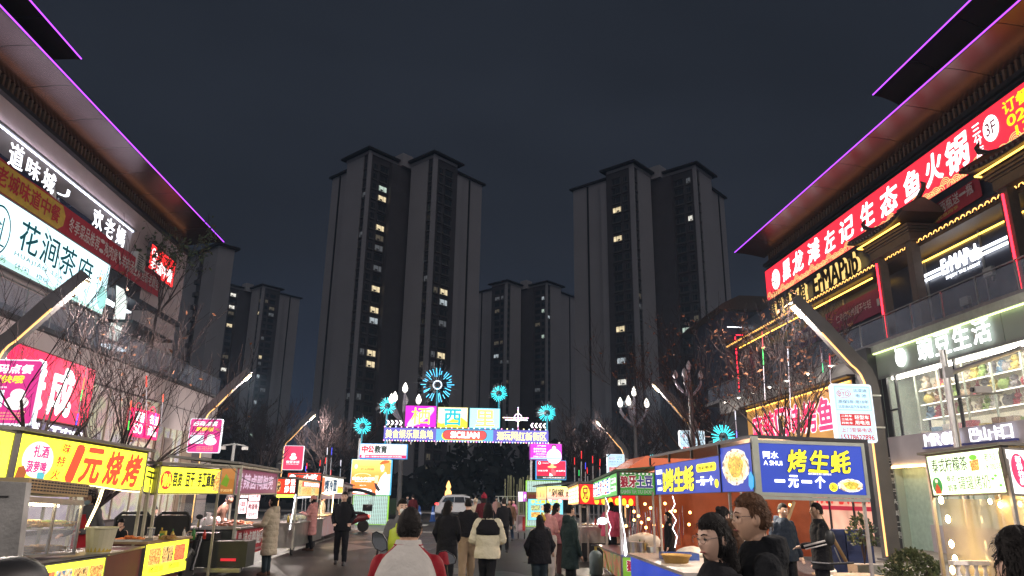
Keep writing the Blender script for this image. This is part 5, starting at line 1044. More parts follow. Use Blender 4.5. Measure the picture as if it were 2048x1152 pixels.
# motor tricycle front
G=thing('motor_tricycle','front end of the dark motor tricycle that carries the duck stall, with round headlight','tricycle',(-5.7,15.7,0)); dg=mt('dark_green_box')
h=at(385,1073,Y=15.3); hx=h.x; obj('front_fork',MB().tube([(hx-.05,15.2,.3),(hx-.05,15.5,.9)],.035,6).tube([(hx+.1,15.2,.3),(hx+.1,15.5,.9)],.035,6),DARKM,G,world=True,kind='stuff')
wheel(G,(hx+.02,15.15,.3),.3,.1,name='front_wheel'); obj('headlight',MB().tube([(hx,15.3,h.z),(hx,15.18,h.z)],[.10,.12],18).ell((hx,15.2,h.z),(.105,.05,.105),14,8),mt('chrome',(.6,.6,.6),.12,1.),G,world=True); obj('mudguard',MB().tube([(hx+.02,14.85,.5),(hx+.02,15.15,.66),(hx+.02,15.45,.55)],.07,8),dg,G,world=True)
obj('handlebar',MB().tube([(hx-.4,15.75,1.0),(hx-.2,15.55,1.02),(hx+.2,15.55,1.02),(hx+.4,15.75,1.0)],.016,6),DARKM,G,world=True); obj('body_box',MB().box(hx-.1,hx+.95,15.8,16.4,.3,.8),dg,G,world=True); obj('frame_rail',MB().box(hx-.2,hx+.9,15.6,15.7,.22,.3),STEEL,G,world=True); obj('red_reflector',MB().box(hx+.45,hx+.75,15.77,15.8,.42,.47),em((.8,.03,.05),.6),G,world=True); obj('windscreen',MB().box(hx-.45,hx+.3,15.58,15.6,1.0,1.55),gl,G,world=True); obj('seat',MB().box(hx-.25,hx+.25,15.9,16.3,.81,.95),BLACK,G,world=True)
obj('side_mirror',MB().ell((hx+.02,15.5,1.28),(.07,.02,.05)).tube([(hx+.02,15.55,1.02),(hx+.02,15.5,1.24)],.01,5),BLACK,G,world=True,kind='stuff')
# ---- L4 fried rice stall
G=thing('fried_rice_stall','stainless fried rice stall with red front sign and photo menu side sign','food stall',(-5.2,24,0))
F=Fr(at(552,987,Y=22),at(592,987,Y=22),.45); board(F,redp,G,DARKM,.02,.08); rowtext(F,'炒饭',.22,.24,F.W-.03,.42,WHITE,G,.03,gap=.2); rowtext(F,'炒面',.22,.03,F.W-.03,.21,WHITE,G,.03,gap=.2); obj('food_photo',discf(F,.06,.2,.06,.15,.006,.01),FD,G,world=True)
obj('lime_strip',boxf(F,0,F.W,-.11,-.03,-.0,.02),em((.8,.95,.1),1.6,True),G,world=True)
F2=Fr(at(594.5,992,Y=22),at(637,991,Y=27.5),.45); board(F2,em((.75,.6,.25),.9,True),G,DARKM,.02,.08); W=F2.W; obj('red_title_band',boxf(F2,W*.15,W,.27,.43,.006,.012),redp,G,world=True); rowtext(F2,'招牌炒饭炒面粉',W*.2,.29,W*.97,.41,WHITE,G,.02,gap=.15,d=.016)
photos(F2,G,4,W*.17,W*.98,.04,.25,[FD,FK,FG,FK],.06); obj('food_photo',discf(F2,W*.08,.22,W*.06,.18,.008,.012),FG,G,world=True)
roof(G,F2,1.0,.08,.02)
obj('steel_body',MB().box(F.a.x,F.b.x+.02,22.0,26.5,.24,.88),inox,G,world=True); obj('counter_top',MB().box(F.a.x-.05,F.b.x+.1,21.9,26.6,.88,.92),inox,G,world=True)
Fm=Fr(at(585,1082,Y=22.4),at(616,1076,Y=25.2),.52); board(Fm,em((.85,.02,.12),1.1,True),G,DARKM,.015,.05,'menu_light_panel','menu_frame'); mb=MB()
for i in range(8):
    for k,(a,b_) in enumerate(((.14,.4),(.46,.7),(.76,.94))): boxf(Fm,Fm.W*a,Fm.W*b_,.07+i*.055,.1+i*.055,.01,.014,mb)
obj('menu_lines',mb,WHITE2,G,world=True,kind='stuff'); obj('yellow_footer',boxf(Fm,0,Fm.W,0,.035,.008,.012),yel,G,world=True); coltext(Fm,'主食菜单',Fm.W*.03,.06,Fm.W*.1,.5,yel,G,d=.014)
posts(G,[(F.a.x,22,2.0),(F.b.x+.03,22,2.0),(F2.b.x,27.4,2.0),(F.a.x,27.4,2.0)],.02,IVORY,.2); obj('led_tube',MB().tube([F.p(F.W,-.02,.03),F.p(F.W-.03,-.5,.03),F.p(F.W-.08,-1.0,.03)],.014,6),whitetube,G,world=True); obj('led_tube',MB().tube([F2.p(.1,-.05,-.1),F2.p(W-.1,-.05,-.1)],.02,6),whitetube,G,world=True)
wheel(G,(F.b.x-.1,22.6,.16),.16,.06); wheel(G,(F.b.x-.1,25.8,.16),.16,.06)
for i in range(3): q=(F.b.x-.2,22.8+i*1.1,.92); T_=thing('noodle_box','clear box of noodles on the fried rice stall, %s'%['nearest','middle','farthest'][i],'food box',q,0,'noodle boxes'); obj('tub',MB().box(-.2,.2,-.3,.3,0,.22),gl,T_); obj('noodles',MB().ell((0,0,.09),(.17,.26,.09)),food('noodle_heap',[(.5,.45,.2),(.7,.7,.4)],30,0,False),T_)
# ---- L5
G=thing('noodle_stall','stall with tall red roof sign and glossy white side sign, behind the fried rice stall','food stall',(-5.4,29,0))
F=Fr(at(575,963,Y=27.6),at(641,963,Y=27.6),.3); board(F,redp,G,DARKM,.02,.08); obj('white_mascot_print',discf(F,F.W*.14,.14,.12,.12,.006,.01),WHITE2,G,world=True); textf(F,'小吃',F.W*.45,.03,F.W*.9,.26,WHITE2,G,.05,slant=.2)
F2=Fr(at(642,987,Y=27.7),at(685,987.5,Y=33),.62); board(F2,em((.95,.93,.85),1.05,True),G,DARKM,.02,.08); W=F2.W; rowtext(F2,'烤冷面',W*.1,.08,W*.66,.52,em((.03,.12,.25),.3),G,.05); obj('food_photo',boxf(F2,W*.7,W*.98,.03,.3,.008,.012),FK,G,world=True); textf(F2,'特价',W*.7,.05,W*.95,.2,yel,G,.04,d=.02); obj('food_photo',boxf(F2,0,W*.1,.03,.58,.008,.012),FR,G,world=True)
roof(G,F2,1.0,.1,.02); obj('lilac_valance',boxf(F2,0,W,-.2,-.03,-.01,.01),mt('lilac_valance',(.55,.42,.5),.7),G,world=True)
x1_=F2.a.x; obj('cloth_front',MB().box(x1_-.9,x1_+.02,27.7,33,.2,.9),mt('printed_lilac_cloth',(.45,.4,.45),.7,rgb2=(.55,.3,.28),scale=2.5),G,world=True); obj('counter_top',MB().box(x1_-.95,x1_+.08,27.6,33.1,.9,.94),WOOD,G,world=True)
posts(G,[(x1_,27.7,2.0),(F2.b.x,33,2.0),(x1_-.9,27.7,2.3)],.02,IVORY,.2); obj('led_tube',MB().tube([(x1_+.02,27.9,1.75),(x1_+.02,29.2,1.7),(x1_,30.5,1.75)],.02,5),warmtube,G,world=True); obj('led_tube',MB().tube([(x1_+.03,30.2,1.75),(x1_+.0,30.3,1.0)],.02,5),warmtube,G,world=True)
lm=light('stall_lamp','AREA',(x1_-.4,29.5,1.9),14,(1,.75,.45),G,.8,.15)
G=thing('striped_canopy_stall','small stall with pale printed canopy at the end of the left row','food stall',(-5.2,35,0)); F2=Fr(at(686,991,Y=33.6),at(704,993,Y=38),.5); board(F2,mt('pale_canopy',(.5,.47,.46),.7),G,DARKM,.02,.06,'canopy_sign'); rowtext(F2,'糖葫芦',.3,.1,F2.W-.2,.4,mt('print_ink'),G,.02); roof(G,F2,1.2,.1,.02,mt('violet_tarp',(.2,.15,.2),.6),.1); posts(G,[(F2.a.x,33.6,1.9),(F2.b.x,38,1.9),(F2.a.x-1.1,33.6,1.9)],.02,STEEL); obj('counter',MB().box(F2.a.x-1,F2.a.x,33.7,38,.1,.85),mt('pale_canopy'),G,world=True)
# ================================================================== right row
blue=em((.025,.06,.45),.78,True,base=(.02,.05,.3),var=.15,scale=1.2); blu2=em((.025,.06,.45),.78,base=(.02,.05,.3),var=.1)
def oyster(F,cx,cy_,rx,ry,G,seed=1):
    r=random.Random(seed); out=[]; mid=[]; inn=[]
    for i in range(40):
        t=2*math.pi*i/40; k=1+r.uniform(-.05,.05); out.append((cx+rx*k*math.cos(t),cy_+ry*k*math.sin(t))); mid.append((cx+rx*.84*(1+r.uniform(-.03,.03))*math.cos(t),cy_+ry*.84*math.sin(t))); inn.append((cx+rx*.56*(1+.12*math.sin(3*t))*math.cos(t)+rx*.04,cy_+ry*.6*math.sin(t)))
    obj('printed_shell',polyf(F,out,.008,.011),food('shell_print',[(.12,.16,.22),(.6,.62,.6),(.8,.78,.7),(.25,.16,.08)],16,.85,dist=.4),G,world=True); obj('printed_oyster_rim',polyf(F,mid,.012,.015),food('oyster_rim',[(.3,.08,.02),(.9,.6,.25),(.95,.8,.5),(.5,.2,.04)],15,.85,dist=.5),G,world=True); obj('printed_oyster_meat',polyf(F,inn,.016,.019),food('oyster_meat',[(.35,.05,.01),(.9,.35,.03),(1,.6,.1),(.2,.25,.03),(.9,.4,.05)],18,.85,dist=.5),G,world=True)
G=thing('oyster_stall','blue grilled oyster stall with large yellow brush characters and oyster pictures','food stall',(4.9,12,0))
F=Fr(at(1522,984,Y=10.5),at(1733,990.5,Y=10.5),.70); board(F,blue,G,mt('pale_green_alu',(.4,.43,.38),.4,.4),.05,.16); W=F.W
yb=em((1,.85,.03),1.15)
bkk=em((.03,.03,.05),.1); outlined(F,'烤生蚝',W*.26,.3,W*.88,.62,yb,bkk,G,.022,.03,d=.01,gap=.02,slant=.2,rots=[.06,-.04,.08])
textf(F,'阿水',W*.045,.48,W*.19,.585,WHITE,G,.015); textf(F,'A SHUI',W*.045,.385,W*.22,.45,WHITE,G,.01); textf(F,'烧烤海鲜生蚝小龙虾扇贝',W*.46,.265,W*.68,.295,WHITE2,G,.01)
rowtext(F,'一元一个',W*.12,.08,W*.63,.25,WHITE,G,.03,gap=.25,slant=.12); obj('yellow_disc',discf(F,W*.69,.1,.062,.062,.008,.012),yb,G,world=True); textf(F,'起',W*.67,.065,W*.71,.135,bkk,G,.01,d=.02); oyster(F,W*.855,.13,.19,.095,G)
obj('sign_visor',boxf(F,-.03,W+.03,-.1,-.055,-.12,.03),mt('pale_green_alu'),G,world=True)
Fo=Fr(at(1445,983.7,Y=11.78),at(1509,982.5,Y=10.52),.69); board(Fo,blue,G,DARKM,.008,.06); oyster(Fo,Fo.W*.5,.37,Fo.W*.42,.27,G,3)
st=polyf(Fo,[(Fo.W-.12,.08),(Fo.W-.05,.02),(Fo.W+.04,.06),(Fo.W+.06,.2),(Fo.W-.02,.28),(Fo.W-.1,.22)],.02,.03); obj('blue_sticker',st,em((.05,.4,.75),.8),G,world=True)
obj('corner_post',MB().box(F.a.x-.09,F.a.x-.0,10.45,10.53,1.84,2.68),mt('pale_green_alu'),G,world=True)
Fs=Fr(at(1312,989,Y=15.4),at(1443,984,Y=11.82),.58); board(Fs,blu2,G,DARKM,.008,.06); W=Fs.W
outlined(Fs,'烤生蚝',W*.19,.05,W*.66,.48,yb,bkk,G,.04,.025,d=.01,gap=.02,slant=.1); textf(Fs,'海里鲜烧烤',W*.03,.4,W*.14,.49,WHITE,G,.02); textf(Fs,'阿水',W*.05,.19,W*.12,.3,WHITE,G,.02); textf(Fs,'A SHUI',W*.05,.07,W*.13,.14,WHITE,G,.01)
pl=pill(Fs,W*.83,.42,W*.26,.14,.008,.012); obj('yellow_pill',pl,yb,G,world=True); textf(Fs,'生蚝 扇贝 鲍鱼 龙虾',W*.73,.385,W*.93,.45,bkk,G,.01,d=.02); rowtext(Fs,'一元一个',W*.69,.12,W*.92,.27,WHITE,G,.04,gap=.1); obj('yellow_disc',discf(Fs,W*.955,.14,.08,.07,.008,.012),yb,G,world=True)
obj('yellow_vertical_pill',polyf(Fs,[(W*.15,.05),(W*.185,.05),(W*.185,.42),(W*.15,.42)],.008,.012),yb,G,world=True); coltext(Fs,'正宗湛江',W*.157,.07,W*.18,.4,bkk,G,d=.02)
rf=MB(); a=at(1300,916,Y=15.6); b=at(1504,876,Y=10.5); c2=at(1736,886,Y=10.5); rf.hexa([a,b,Vector((c2.x,10.5,c2.z)),Vector((c2.x+.2,15.6,a.z))]+[p+Vector((0,0,.05)) for p in (a,b,Vector((c2.x,10.5,c2.z)),Vector((c2.x+.2,15.6,a.z)))]); obj('roof',rf,DARKM,G,world=True); mb=MB()
for t in np.linspace(0,1,5): p=a.lerp(b,t); mb.box(p.x-.02,p.x+.02,p.y-.02,p.y+.02,p.z-.16,p.z)
obj('roof_struts',mb,DARKM,G,world=True,kind='stuff')
x0_=F.a.x; x1_=F.b.x
posts(G,[(at(1460,1000,Y=11.7).x,11.7,1.95),(at(1320,1000,Y=15.4).x,15.4,1.95),(at(1306,1000,Y=16.2).x,16.2,1.9),(x1_+.0,10.6,2.6),(x1_,15.4,2.5)],.02,mt('steel_post',(.5,.45,.42),.4,.5))
obj('rear_rail',MB().box(x0_-.1,x0_,11.7,15.4,1.9,1.95),mt('steel_post'),G,world=True); obj('blue_body',MB().box(at(1320,1100,Y=13).x,at(1320,1100,Y=13).x+1.3,11.6,15.3,.1,.62),blu2,G,world=True); cx0=at(1320,1100,Y=13).x; obj('counter_top',MB().box(cx0-.05,cx0+1.4,11.5,15.4,.63,.68),mt('steel_post'),G,world=True)
zz=[(0,0),(.04,-.15),(-.04,-.3),(.05,-.45),(-.03,-.6),(.05,-.75),(0,-.95)]
p0=at(1345,992,Y=14.2); obj('led_tube',MB().tube([p0+Vector((x,0,z)) for x,z in zz],.008,6),whitetube,G,world=True)
lm=light('stall_lamp','AREA',(x0_+.5,12.8,1.95),18,(1,.82,.62),G,1.2,.15); obj('lamp_bar',MB().box(x0_+.1,x0_+1.1,12.74,12.86,1.97,2.0),em((1,.9,.7),6,True),G,world=True)
T_,p=bucket('wicker_basket','shallow yellow wicker basket on the oyster stall counter',1353,1132,13.2,.2,.26,.14,mt('wicker',(.45,.27,.08),.7,bump=.6,bscale=60),'basket'); T_.location.z=.68
T_=thing('blue_tray','flat dark blue tray behind the wicker basket','tray',(at(1358,1120,Y=13.9).x,13.9,.68)); obj('base',MB().box(-.3,.3,-.2,.2,0,.02),mt('navy_plastic',(.02,.05,.2),.4),T_); obj('rim',MB().box(-.32,.32,-.22,-.2,0,.12).box(-.32,.32,.2,.22,0,.12).box(-.32,-.3,-.2,.2,0,.12).box(.3,.32,-.2,.2,0,.12),mt('navy_plastic'),T_,kind='stuff')
T_=thing('white_cloth_heap','crumpled white cloth heap on the oyster stall counter','cloth',(at(1385,1105,Y=14.6).x,14.6,.68)); mb=MB(); r=random.Random(3); mb.rings([[(q*(1+.25*math.sin(2.3*t+z*9))*math.cos(t)*.9,q*(1+.2*math.cos(3*t))*math.sin(t),z) for t in [2*math.pi*k/16 for k in range(16)]] for z,q in ((0,.3),(.06,.33),(.12,.26),(.17,.14),(.19,.03))]); obj('folds',mb,mt('off_white_cloth',(.6,.55,.48),.8),T_,smooth=True)
# ---- green wolf tooth potato stall
grn=em((.06,.30,.05),.55); grnl=em((.12,.5,.12),.8,True); G=thing('potato_stall','green wolf tooth potato stall with white outlined characters and wavy white light tubes','food stall',(3.9,17,0))
F=Fr(at(1236.5,989.5,Y=16.3),at(1310,990.5,Y=16.3),.48); board(F,grn,G,DARKM,.015,.06); W=F.W; ro_=mt('print_maroon',(.35,.03,.06),.6); wo=em((.8,.75,.72),.75)
outlined(F,'狼牙',W*.06,.16,W*.5,.41,em((.35,.02,.04),.5),wo,G,.04,.05,d=.01,gap=.04); outlined(F,'土豆',W*.5,.16,W*.95,.41,em((.06,.05,.25),.5),wo,G,.04,.05,d=.01,gap=.04); outlined(F,'LANG YA TU DOU',W*.07,.03,W*.93,.11,em((.1,.08,.08),.2),wo,G,.0,.02,row=False)
F2=Fr(at(1183.5,1000.5,Y=21.8),at(1235.5,990,Y=16.3),.48); board(F2,grnl,G,DARKM,.015,.06); W=F2.W; rowtext(F2,'狼牙土豆狼牙土豆',W*.08,.08,W*.78,.42,WHITE,G,.07,gap=.0); rowtext(F2,'狼 土 狼 土 ',W*.08,.08,W*.78,.42,em((.7,.05,.08),.8),G,.03,d=.03); rowtext(F2,' 牙 豆 牙 豆',W*.08,.08,W*.78,.42,em((.05,.15,.6),.8),G,.03,d=.03)
for a in (.1,.28): obj('white_label',boxf(F2,W*.82,W*.96,a,a+.11,.01,.015),WHITE2,G,world=True); textf(F2,'糖饼',W*.83,a+.02,W*.95,a+.09,grn,G,.02,d=.02)
roof(G,F2,1.0,.06,.02,mt('green_tarp',(.06,.12,.06),.6),.1); mb=MB()
for i in range(9): boxf(F,F.W*i/9,F.W*(i+.5)/9,.44,.475,.01,.014,mb)
obj('checker_trim',mb,wo,G,world=True,kind='stuff')
zt=at(1243,1112,Y=16.4).z; xa=at(1243,1112,Y=16.4).x
Fp=Fr((xa,16.3,zt-.5),(at(1340,1112,Y=16.3).x,16.3,zt-.5),.48); board(Fp,em((.25,.5,.04),.55),G,mt('steel_post'),.02,.05,'front_panel','front_frame'); W=Fp.W
outlined(Fp,'狼牙',W*.08,.2,W*.38,.42,em((.45,.02,.05),.5),wo,G,.04,.05,d=.01,gap=.04); outlined(Fp,'土豆',W*.38,.2,W*.66,.42,em((.08,.06,.3),.5),wo,G,.04,.05,d=.01,gap=.04); outlined(Fp,'锅巴',W*.72,.2,W*.98,.42,em((.6,.02,.05),.5),wo,G,.04,.05,d=.01,gap=.04); obj('food_photo',discf(Fp,W*.3,.08,W*.16,.06,.01,.014),FK,G,world=True); obj('food_photo',discf(Fp,W*.62,.08,W*.07,.05,.01,.014),FG,G,world=True)
mb=MB()
for i in range(5): boxf(Fp,Fp.W*i/5,Fp.W*(i+.5)/5,.5,.53,.0,.012,mb)
obj('red_white_edge',mb,mt('edge_red',(.6,.05,.05),.5),G,world=True,kind='stuff')
Fq=Fr((at(1206,1100,Y=19.3).x,19.3,zt-.48),(xa-.02,16.32,zt-.5),.48); obj('side_panel',boxf(Fq,0,Fq.W,0,.48,-.03,0),food('grass_print',[(.05,.12,.03),(.2,.35,.08),(.5,.15,.1),(.15,.25,.1)],3,.35),G,world=True)
obj('counter_top',MB().box(xa-.05,xa+1.3,16.25,19.4,zt+.0,zt+.04),inox,G,world=True)
posts(G,[(xa-.0,16.35,1.85),(at(1212,1000,Y=19.4).x,19.4,1.85),(xa+1.1,19.4,1.9)],.03,mt('steel_post'))
zz=[(0,0),(.05,-.12),(.09,-.25),(.03,-.38),(.06,-.55),(.12,-.7),(.07,-.85),(.1,-1.0)]
p0=at(1207,995,Y=18.4); 
for j in (0,): obj('led_tube',MB().tube([p0+Vector((x*(1 if not j else -1)+.05+j,0,z)) for x,z in zz],.008,6),whitetube,G,world=True)
p0=at(1239,992,Y=16.2); obj('led_tube',MB().tube([p0+Vector((x,0,z)) for x,z in ((0,0),(0,-.3),(.06,-.6),(.1,-.85),(.07,-1.1),(.1,-1.25),(.13,-1.2),(.1,-.9))],.011,6),whitetube,G,world=True)
for i,(dx,dy,r_,h_,nm) in enumerate(((.35,.3,.1,.22,'nearest'),(.58,.5,.09,.2,'middle'),(.85,.35,.16,.12,'widest'))):
    T_=thing('steel_pot','%s of the steel pots on the green potato stall'%nm,'pot',(xa+dx,16.5+dy,zt+.04),0,'pots on the potato stall'); obj('pot_body',MB().tube([(0,0,0),(0,0,h_)],r_,16),inox,T_); obj('lid',MB().cyl((0,0,h_),r_*1.04,.015,16),STEEL,T_)
T_=thing('cup_stack','tall stack of white paper cups on the potato stall','cups',(xa+.22,16.9,zt+.04))
for k in range(6): obj('cup',MB().cyl((0,0,k*.05),.05,.07,12,.062),pw,T_)
T_=thing('cloth_cover','white cloth thrown over boxes at the back of the potato stall counter','cloth',(xa+.9,18,zt+.04)); mb=MB(); mb.rings([[(q*(1+.2*math.sin(2*t+z*5))*math.cos(t),q*.8*(1+.2*math.cos(3*t))*math.sin(t),z) for t in [2*math.pi*k/16 for k in range(16)]] for z,q in ((0,.38),(.2,.36),(.3,.28),(.36,.12),(.38,.02))]); obj('cloth',mb,mt('off_white_cloth'),T_,smooth=True)
T_=thing('gas_bottle','grey blue gas bottle at the foot of the green potato stall','gas bottle',(at(1192,1140,Y=17.8).x,17.8,0)); obj('tank',MB().rings([[(r_*math.cos(t),r_*math.sin(t),z) for t in [2*math.pi*k/18 for k in range(18)]] for z,r_ in ((0,.13),(.04,.16),(.45,.16),(.52,.11),(.55,.05))]),mt('tank_paint',(.18,.25,.26),.5),T_,smooth=True); obj('valve',MB().cyl((0,0,.55),.03,.09).tube([(0,0,.62),(.1,0,.64)],.012),mt('brass',(.5,.4,.1),.4,.8),T_); obj('guard_ring',MB().tube([(.1*math.cos(t),.1*math.sin(t),.66) for t in np.linspace(0,6.28,15)],.01,5),DARKM,T_)
obj('gas_hose',MB().tube([(.1,0,.64),(.2,-.1,.5),(.3,-.05,.1),(.5,0,.05),(.8,.2,.3)],.012,5),mt('yellow_hose',(.6,.5,.1),.5),T_,smooth=True)
T_=thing('white_lamp_shade','round white lantern lamp hung by the wavy light tubes','lamp',at(1205,1042,Y=18.6)); obj('shade',MB().ell((0,0,0),(.13,.13,.09),14,9),em((.85,.95,1),1.6,True),T_,smooth=True); obj('cord',MB().tube([(0,0,.08),(0,0,.55)],.006,4),DARKM,T_)
# ---- red brother stall
G=thing('red_disc_stall','red stall with one big character on a yellow disc and a row of half discs','food stall',(4.1,22,0)); F=Fr(at(1159,1007.5,Y=21.2),at(1271,1012,Y=21.2),.55); board(F,em((.8,.02,.02),.95,True),G,DARKM,.02,.06)
yo=em((1,.75,.05),1.1); obj('yellow_disc',discf(F,.17,.28,.13,.24,.008,.012),yo,G,world=True); textf(F,'兄',.09,.13,.25,.45,em((.45,.02,.02),.5),G,.02,d=.02)
for i in range(6): obj('yellow_disc',discf(F,.5+i*.2,.1,.07,.1,.008,.012),yo,G,world=True)
F2=Fr(at(1137,1011,Y=24.3),at(1158.5,1007.5,Y=21.25),.55); board(F2,em((1,.5,.15),1.05,True),G,DARKM,.02,.06); 
for i in range(4): coltext(F2,'烤鸭肠串',F2.W*(.05+.24*i),.04,F2.W*(.24+.24*i),.5,em((1,.95,.7),1.3),G,.06)
roof(G,F2,1.6,.05,.02); xx=F.a.x; posts(G,[(xx+.03,21.25,1.7),(xx+.25,21.3,1.7),(F2.a.x,24.2,1.7),(xx+1.4,21.3,1.7)],.025,mt('steel_post')); obj('steel_counter',MB().box(xx+.02,xx+1.4,21.3,24,.5,.9),inox,G,world=True); obj('under_frame',MB().box(xx+.05,xx+1.35,21.35,23.9,.1,.49),DARKM,G,world=True); obj('counter_top',MB().box(xx-.05,xx+1.5,21.2,24.1,.9,.95),inox,G,world=True)
heap('food_tray','tray of fried sausages on the red disc stall counter',(xx+.3,21.6,.95),.22,.2,.08,RAWS,seed=22); lm=light('stall_lamp','AREA',(xx+.6,22.5,1.65),16,(1,.85,.7),G,.8,.2)
# ---- chopped pepper stall
G=thing('pepper_stall','pepper dish stall with green and pink gradient sign in black brush characters','food stall',(3.5,27,0)); F=Fr(at(1094,999,Y=26.6),at(1142,999.5,Y=26.6),.46); za=F.a.z
board(F,grad('pepper_print',[(0,(1,.3,.3)),(.5,(.95,.6,.35)),(1,(.75,.85,.25))],1.1,'Z',za,za+.46,True),G,DARKM,.012,.05); rowtext(F,'剁椒',.15,.1,.62,.38,em((.05,.05,.02),.1),G,.02,gap=.1); textf(F,'贵州',.08,.26,.13,.38,ink,G); textf(F,'鸡',.68,.08,.85,.3,ink,G,.02)
F2=Fr(at(1073,999,Y=30),at(1093.5,999,Y=26.65),.46); board(F2,grad('pepper_print2',[(0,(.85,.45,.2)),(1,(.7,.8,.2))],1.0,'Z',za,za+.46,True),G,DARKM,.012,.05)
for i in range(5): obj('printed_pepper',polyf(F2,[(.3+i*.55,.08),(.45+i*.55,.1),(.4+i*.55,.34),(.32+i*.55,.3)],.008,.011),em([(.8,.05,.03),(.1,.4,.05)][i%2],.8),G,world=True)
roof(G,F2,1.3,.15,.03,DARKM,.12); F3=Fr(at(1056,1040,Y=29.5),at(1126,1040,Y=29.5),.8); board(F3,em((.2,.62,.75),1.0,True),G,DARKM,.015,.05,'menu_light_panel','menu_frame'); rowtext(F3,'手工美食小吃',.1,.62,F3.W-.1,.76,em((.8,.9,.05),1.),G,.04); photos(F3,G,3,.1,F3.W-.1,.36,.56,[FG,FB,FK]); photos(F3,G,3,.1,F3.W-.1,.1,.3,[FK,FG,FB])
posts(G,[(F.a.x,26.7,1.7),(F.b.x,26.7,1.7),(F2.a.x,30,1.7)],.02,STEEL); obj('counter',MB().box(F.a.x,F.b.x,26.8,30,.1,.9),inox,G,world=True)
for q,(x,zq) in enumerate(((1100,1000),(1120,1002))): p=at(x,zq,Y=26.9); obj('warm_lamp',MB().ell(p,.05),em((1,.8,.4),16,True),G,world=True)
# ---- small cart
G=thing('small_snack_cart','small wheeled snack cart with purple and brown sign, farthest in the right row','food cart',(2.9,32,0)); F=Fr(at(1054,1003,Y=31.5),at(1073,1003,Y=31.5),.38); board(F,mt('brown_sign',(.3,.17,.05),.6),G,DARKM,.012,.05,'sign'); rowtext(F,'特色',.05,.08,.38,.3,mt('print_maroon'),G,.02); F2=Fr(at(1036,1003,Y=31.5),at(1046,1003,Y=31.5),.4); board(F2,em((.8,.7,.85),1.),G,DARKM,.01,.05); F3=Fr(at(1046.5,1003,Y=31.5),at(1053,1003,Y=31.5),.4); board(F3,em((.55,.1,.6),1.),G,DARKM,.01,.05); textf(F3,'小吃',.02,.1,.12,.3,WHITE2,G,.02)
xa_=F2.a.x; posts(G,[(xa_,31.5,1.7),(xa_+.32,31.5,1.7),(xa_+.32,32.3,1.7),(xa_,32.3,1.7)],.015,STEEL,.25); obj('cart_box',MB().box(xa_,xa_+.34,31.5,32.3,.3,.95),mt('pink_white_panel',(.6,.45,.5),.5),G,world=True); obj('red_panel',MB().box(xa_+.2,xa_+.31,31.48,31.5,.35,.9),mt('edge_red'),G,world=True)
for q in (0.03,.3): wheel(G,(xa_+q,31.6,.13),.13,.04)
# ---- Thai tea stall at right
G=thing('thai_tea_stall','white green lit Thai lemon tea stall with plastic side curtain at the right edge','food stall',(7.6,11,0)); F=Fr(at(1868,990.5,Y=11.8),at(2020,984,Y=10.15),.62,up=(-.07,-.03,1)); wg=em((.8,1,.62),1.7,True); board(F,wg,G,roofm,.03,.1); W=F.W; dgn=em((.04,.12,.03),.15)
textf(F,'泰式柠檬茶',W*.06,.35,W*.56,.57,dgn,G,.01); textf(F,'老挝',W*.78,.46,W*.93,.57,dgn,G,.0); textf(F,'冰咖啡',W*.76,.32,W*.99,.42,dgn,G,.0); textf(F,'泰式',W*.24,.2,W*.36,.29,dgn,G); textf(F,'奶茶',W*.24,.05,W*.37,.15,dgn,G); textf(F,'罐罐烤奶',W*.39,.06,W*.8,.27,dgn,G,.0)
obj('printed_fruit_glass',polyf(F,[(W*.6,.33),(W*.7,.34),(W*.71,.5),(W*.59,.48)],.008,.012),FK,G,world=True); obj('printed_leaf',discf(F,W*.65,.53,W*.05,.04,.01,.014),em((.2,.6,.05),.9),G,world=True)
obj('printed_dancer_green',discf(F,W*.09,.15,W*.07,.13,.008,.012),em((.05,.4,.1),.6),G,world=True); obj('printed_dancer_dress',polyf(F,[(W*.05,.02),(W*.14,.02),(W*.12,.12),(W*.09,.18),(W*.06,.12)],.013,.017),em((.65,.08,.03),.7),G,world=True); obj('printed_dancer_head',discf(F,W*.09,.22,W*.02,.03,.013,.017),em((.95,.75,.6),1.),G,world=True)
for a,b in ((.84,.2),(.92,.1),(.88,.24)): obj('printed_leaf',discf(F,W*a,b,.03,.02,.008,.012,n=10),em((.2,.7,.1),.9),G,world=True)
F2=Fr(at(2028,987,Y=10.1),at(2110,992,Y=10.1),.62,up=(-.05,0,1)); board(F2,em((1,.93,.9),1.2,True),G,roofm,.03,.1); obj('red_bubble',discf(F2,.16,.33,.12,.24,.008,.012),em((.85,.04,.12),.9),G,world=True); coltext(F2,'新鲜柠檬',.12,.12,.2,.54,WHITE,G,.03,d=.02)
a=F.p(-.1,F.H+.04,.1); b=F.p(W+.1,F.H+.04,.1); mb=MB(); mb.hexa([a,b,b+Vector((1.6,.2,0)),a+Vector((1.6,.5,0))]+[p+Vector((0,0,.04)) for p in (a,b,b+Vector((1.6,.2,0)),a+Vector((1.6,.5,0)))]); obj('roof',mb,roofm,G,world=True)
Fc=Fr((F.a.x+.02,F.a.y,.05),(F.b.x,F.b.y,.05),1.75); m=mt('plastic_curtain',(.75,.62,.4),.15,var=.15,scale=2,alpha=.45); cv=[];cf=[]
for i in range(31):
    x=Fc.W*i/30; cv+=[Fc.p(x,0,-.05+.03*math.sin(x*9)),Fc.p(x,1.78,-.05+.012*math.sin(x*7))]
for i in range(30): cf.append((2*i,2*i+2,2*i+3,2*i+1))
obj('clear_curtain',MB().add(cv,cf),m,G,world=True,smooth=True)
Fd=Fr((F.b.x,F.b.y,.05),(F.b.x+1.2,F.b.y,.05),1.75); obj('clear_curtain',boxf(Fd,0,1.2,0,1.78,-.01,0),m,G,world=True)
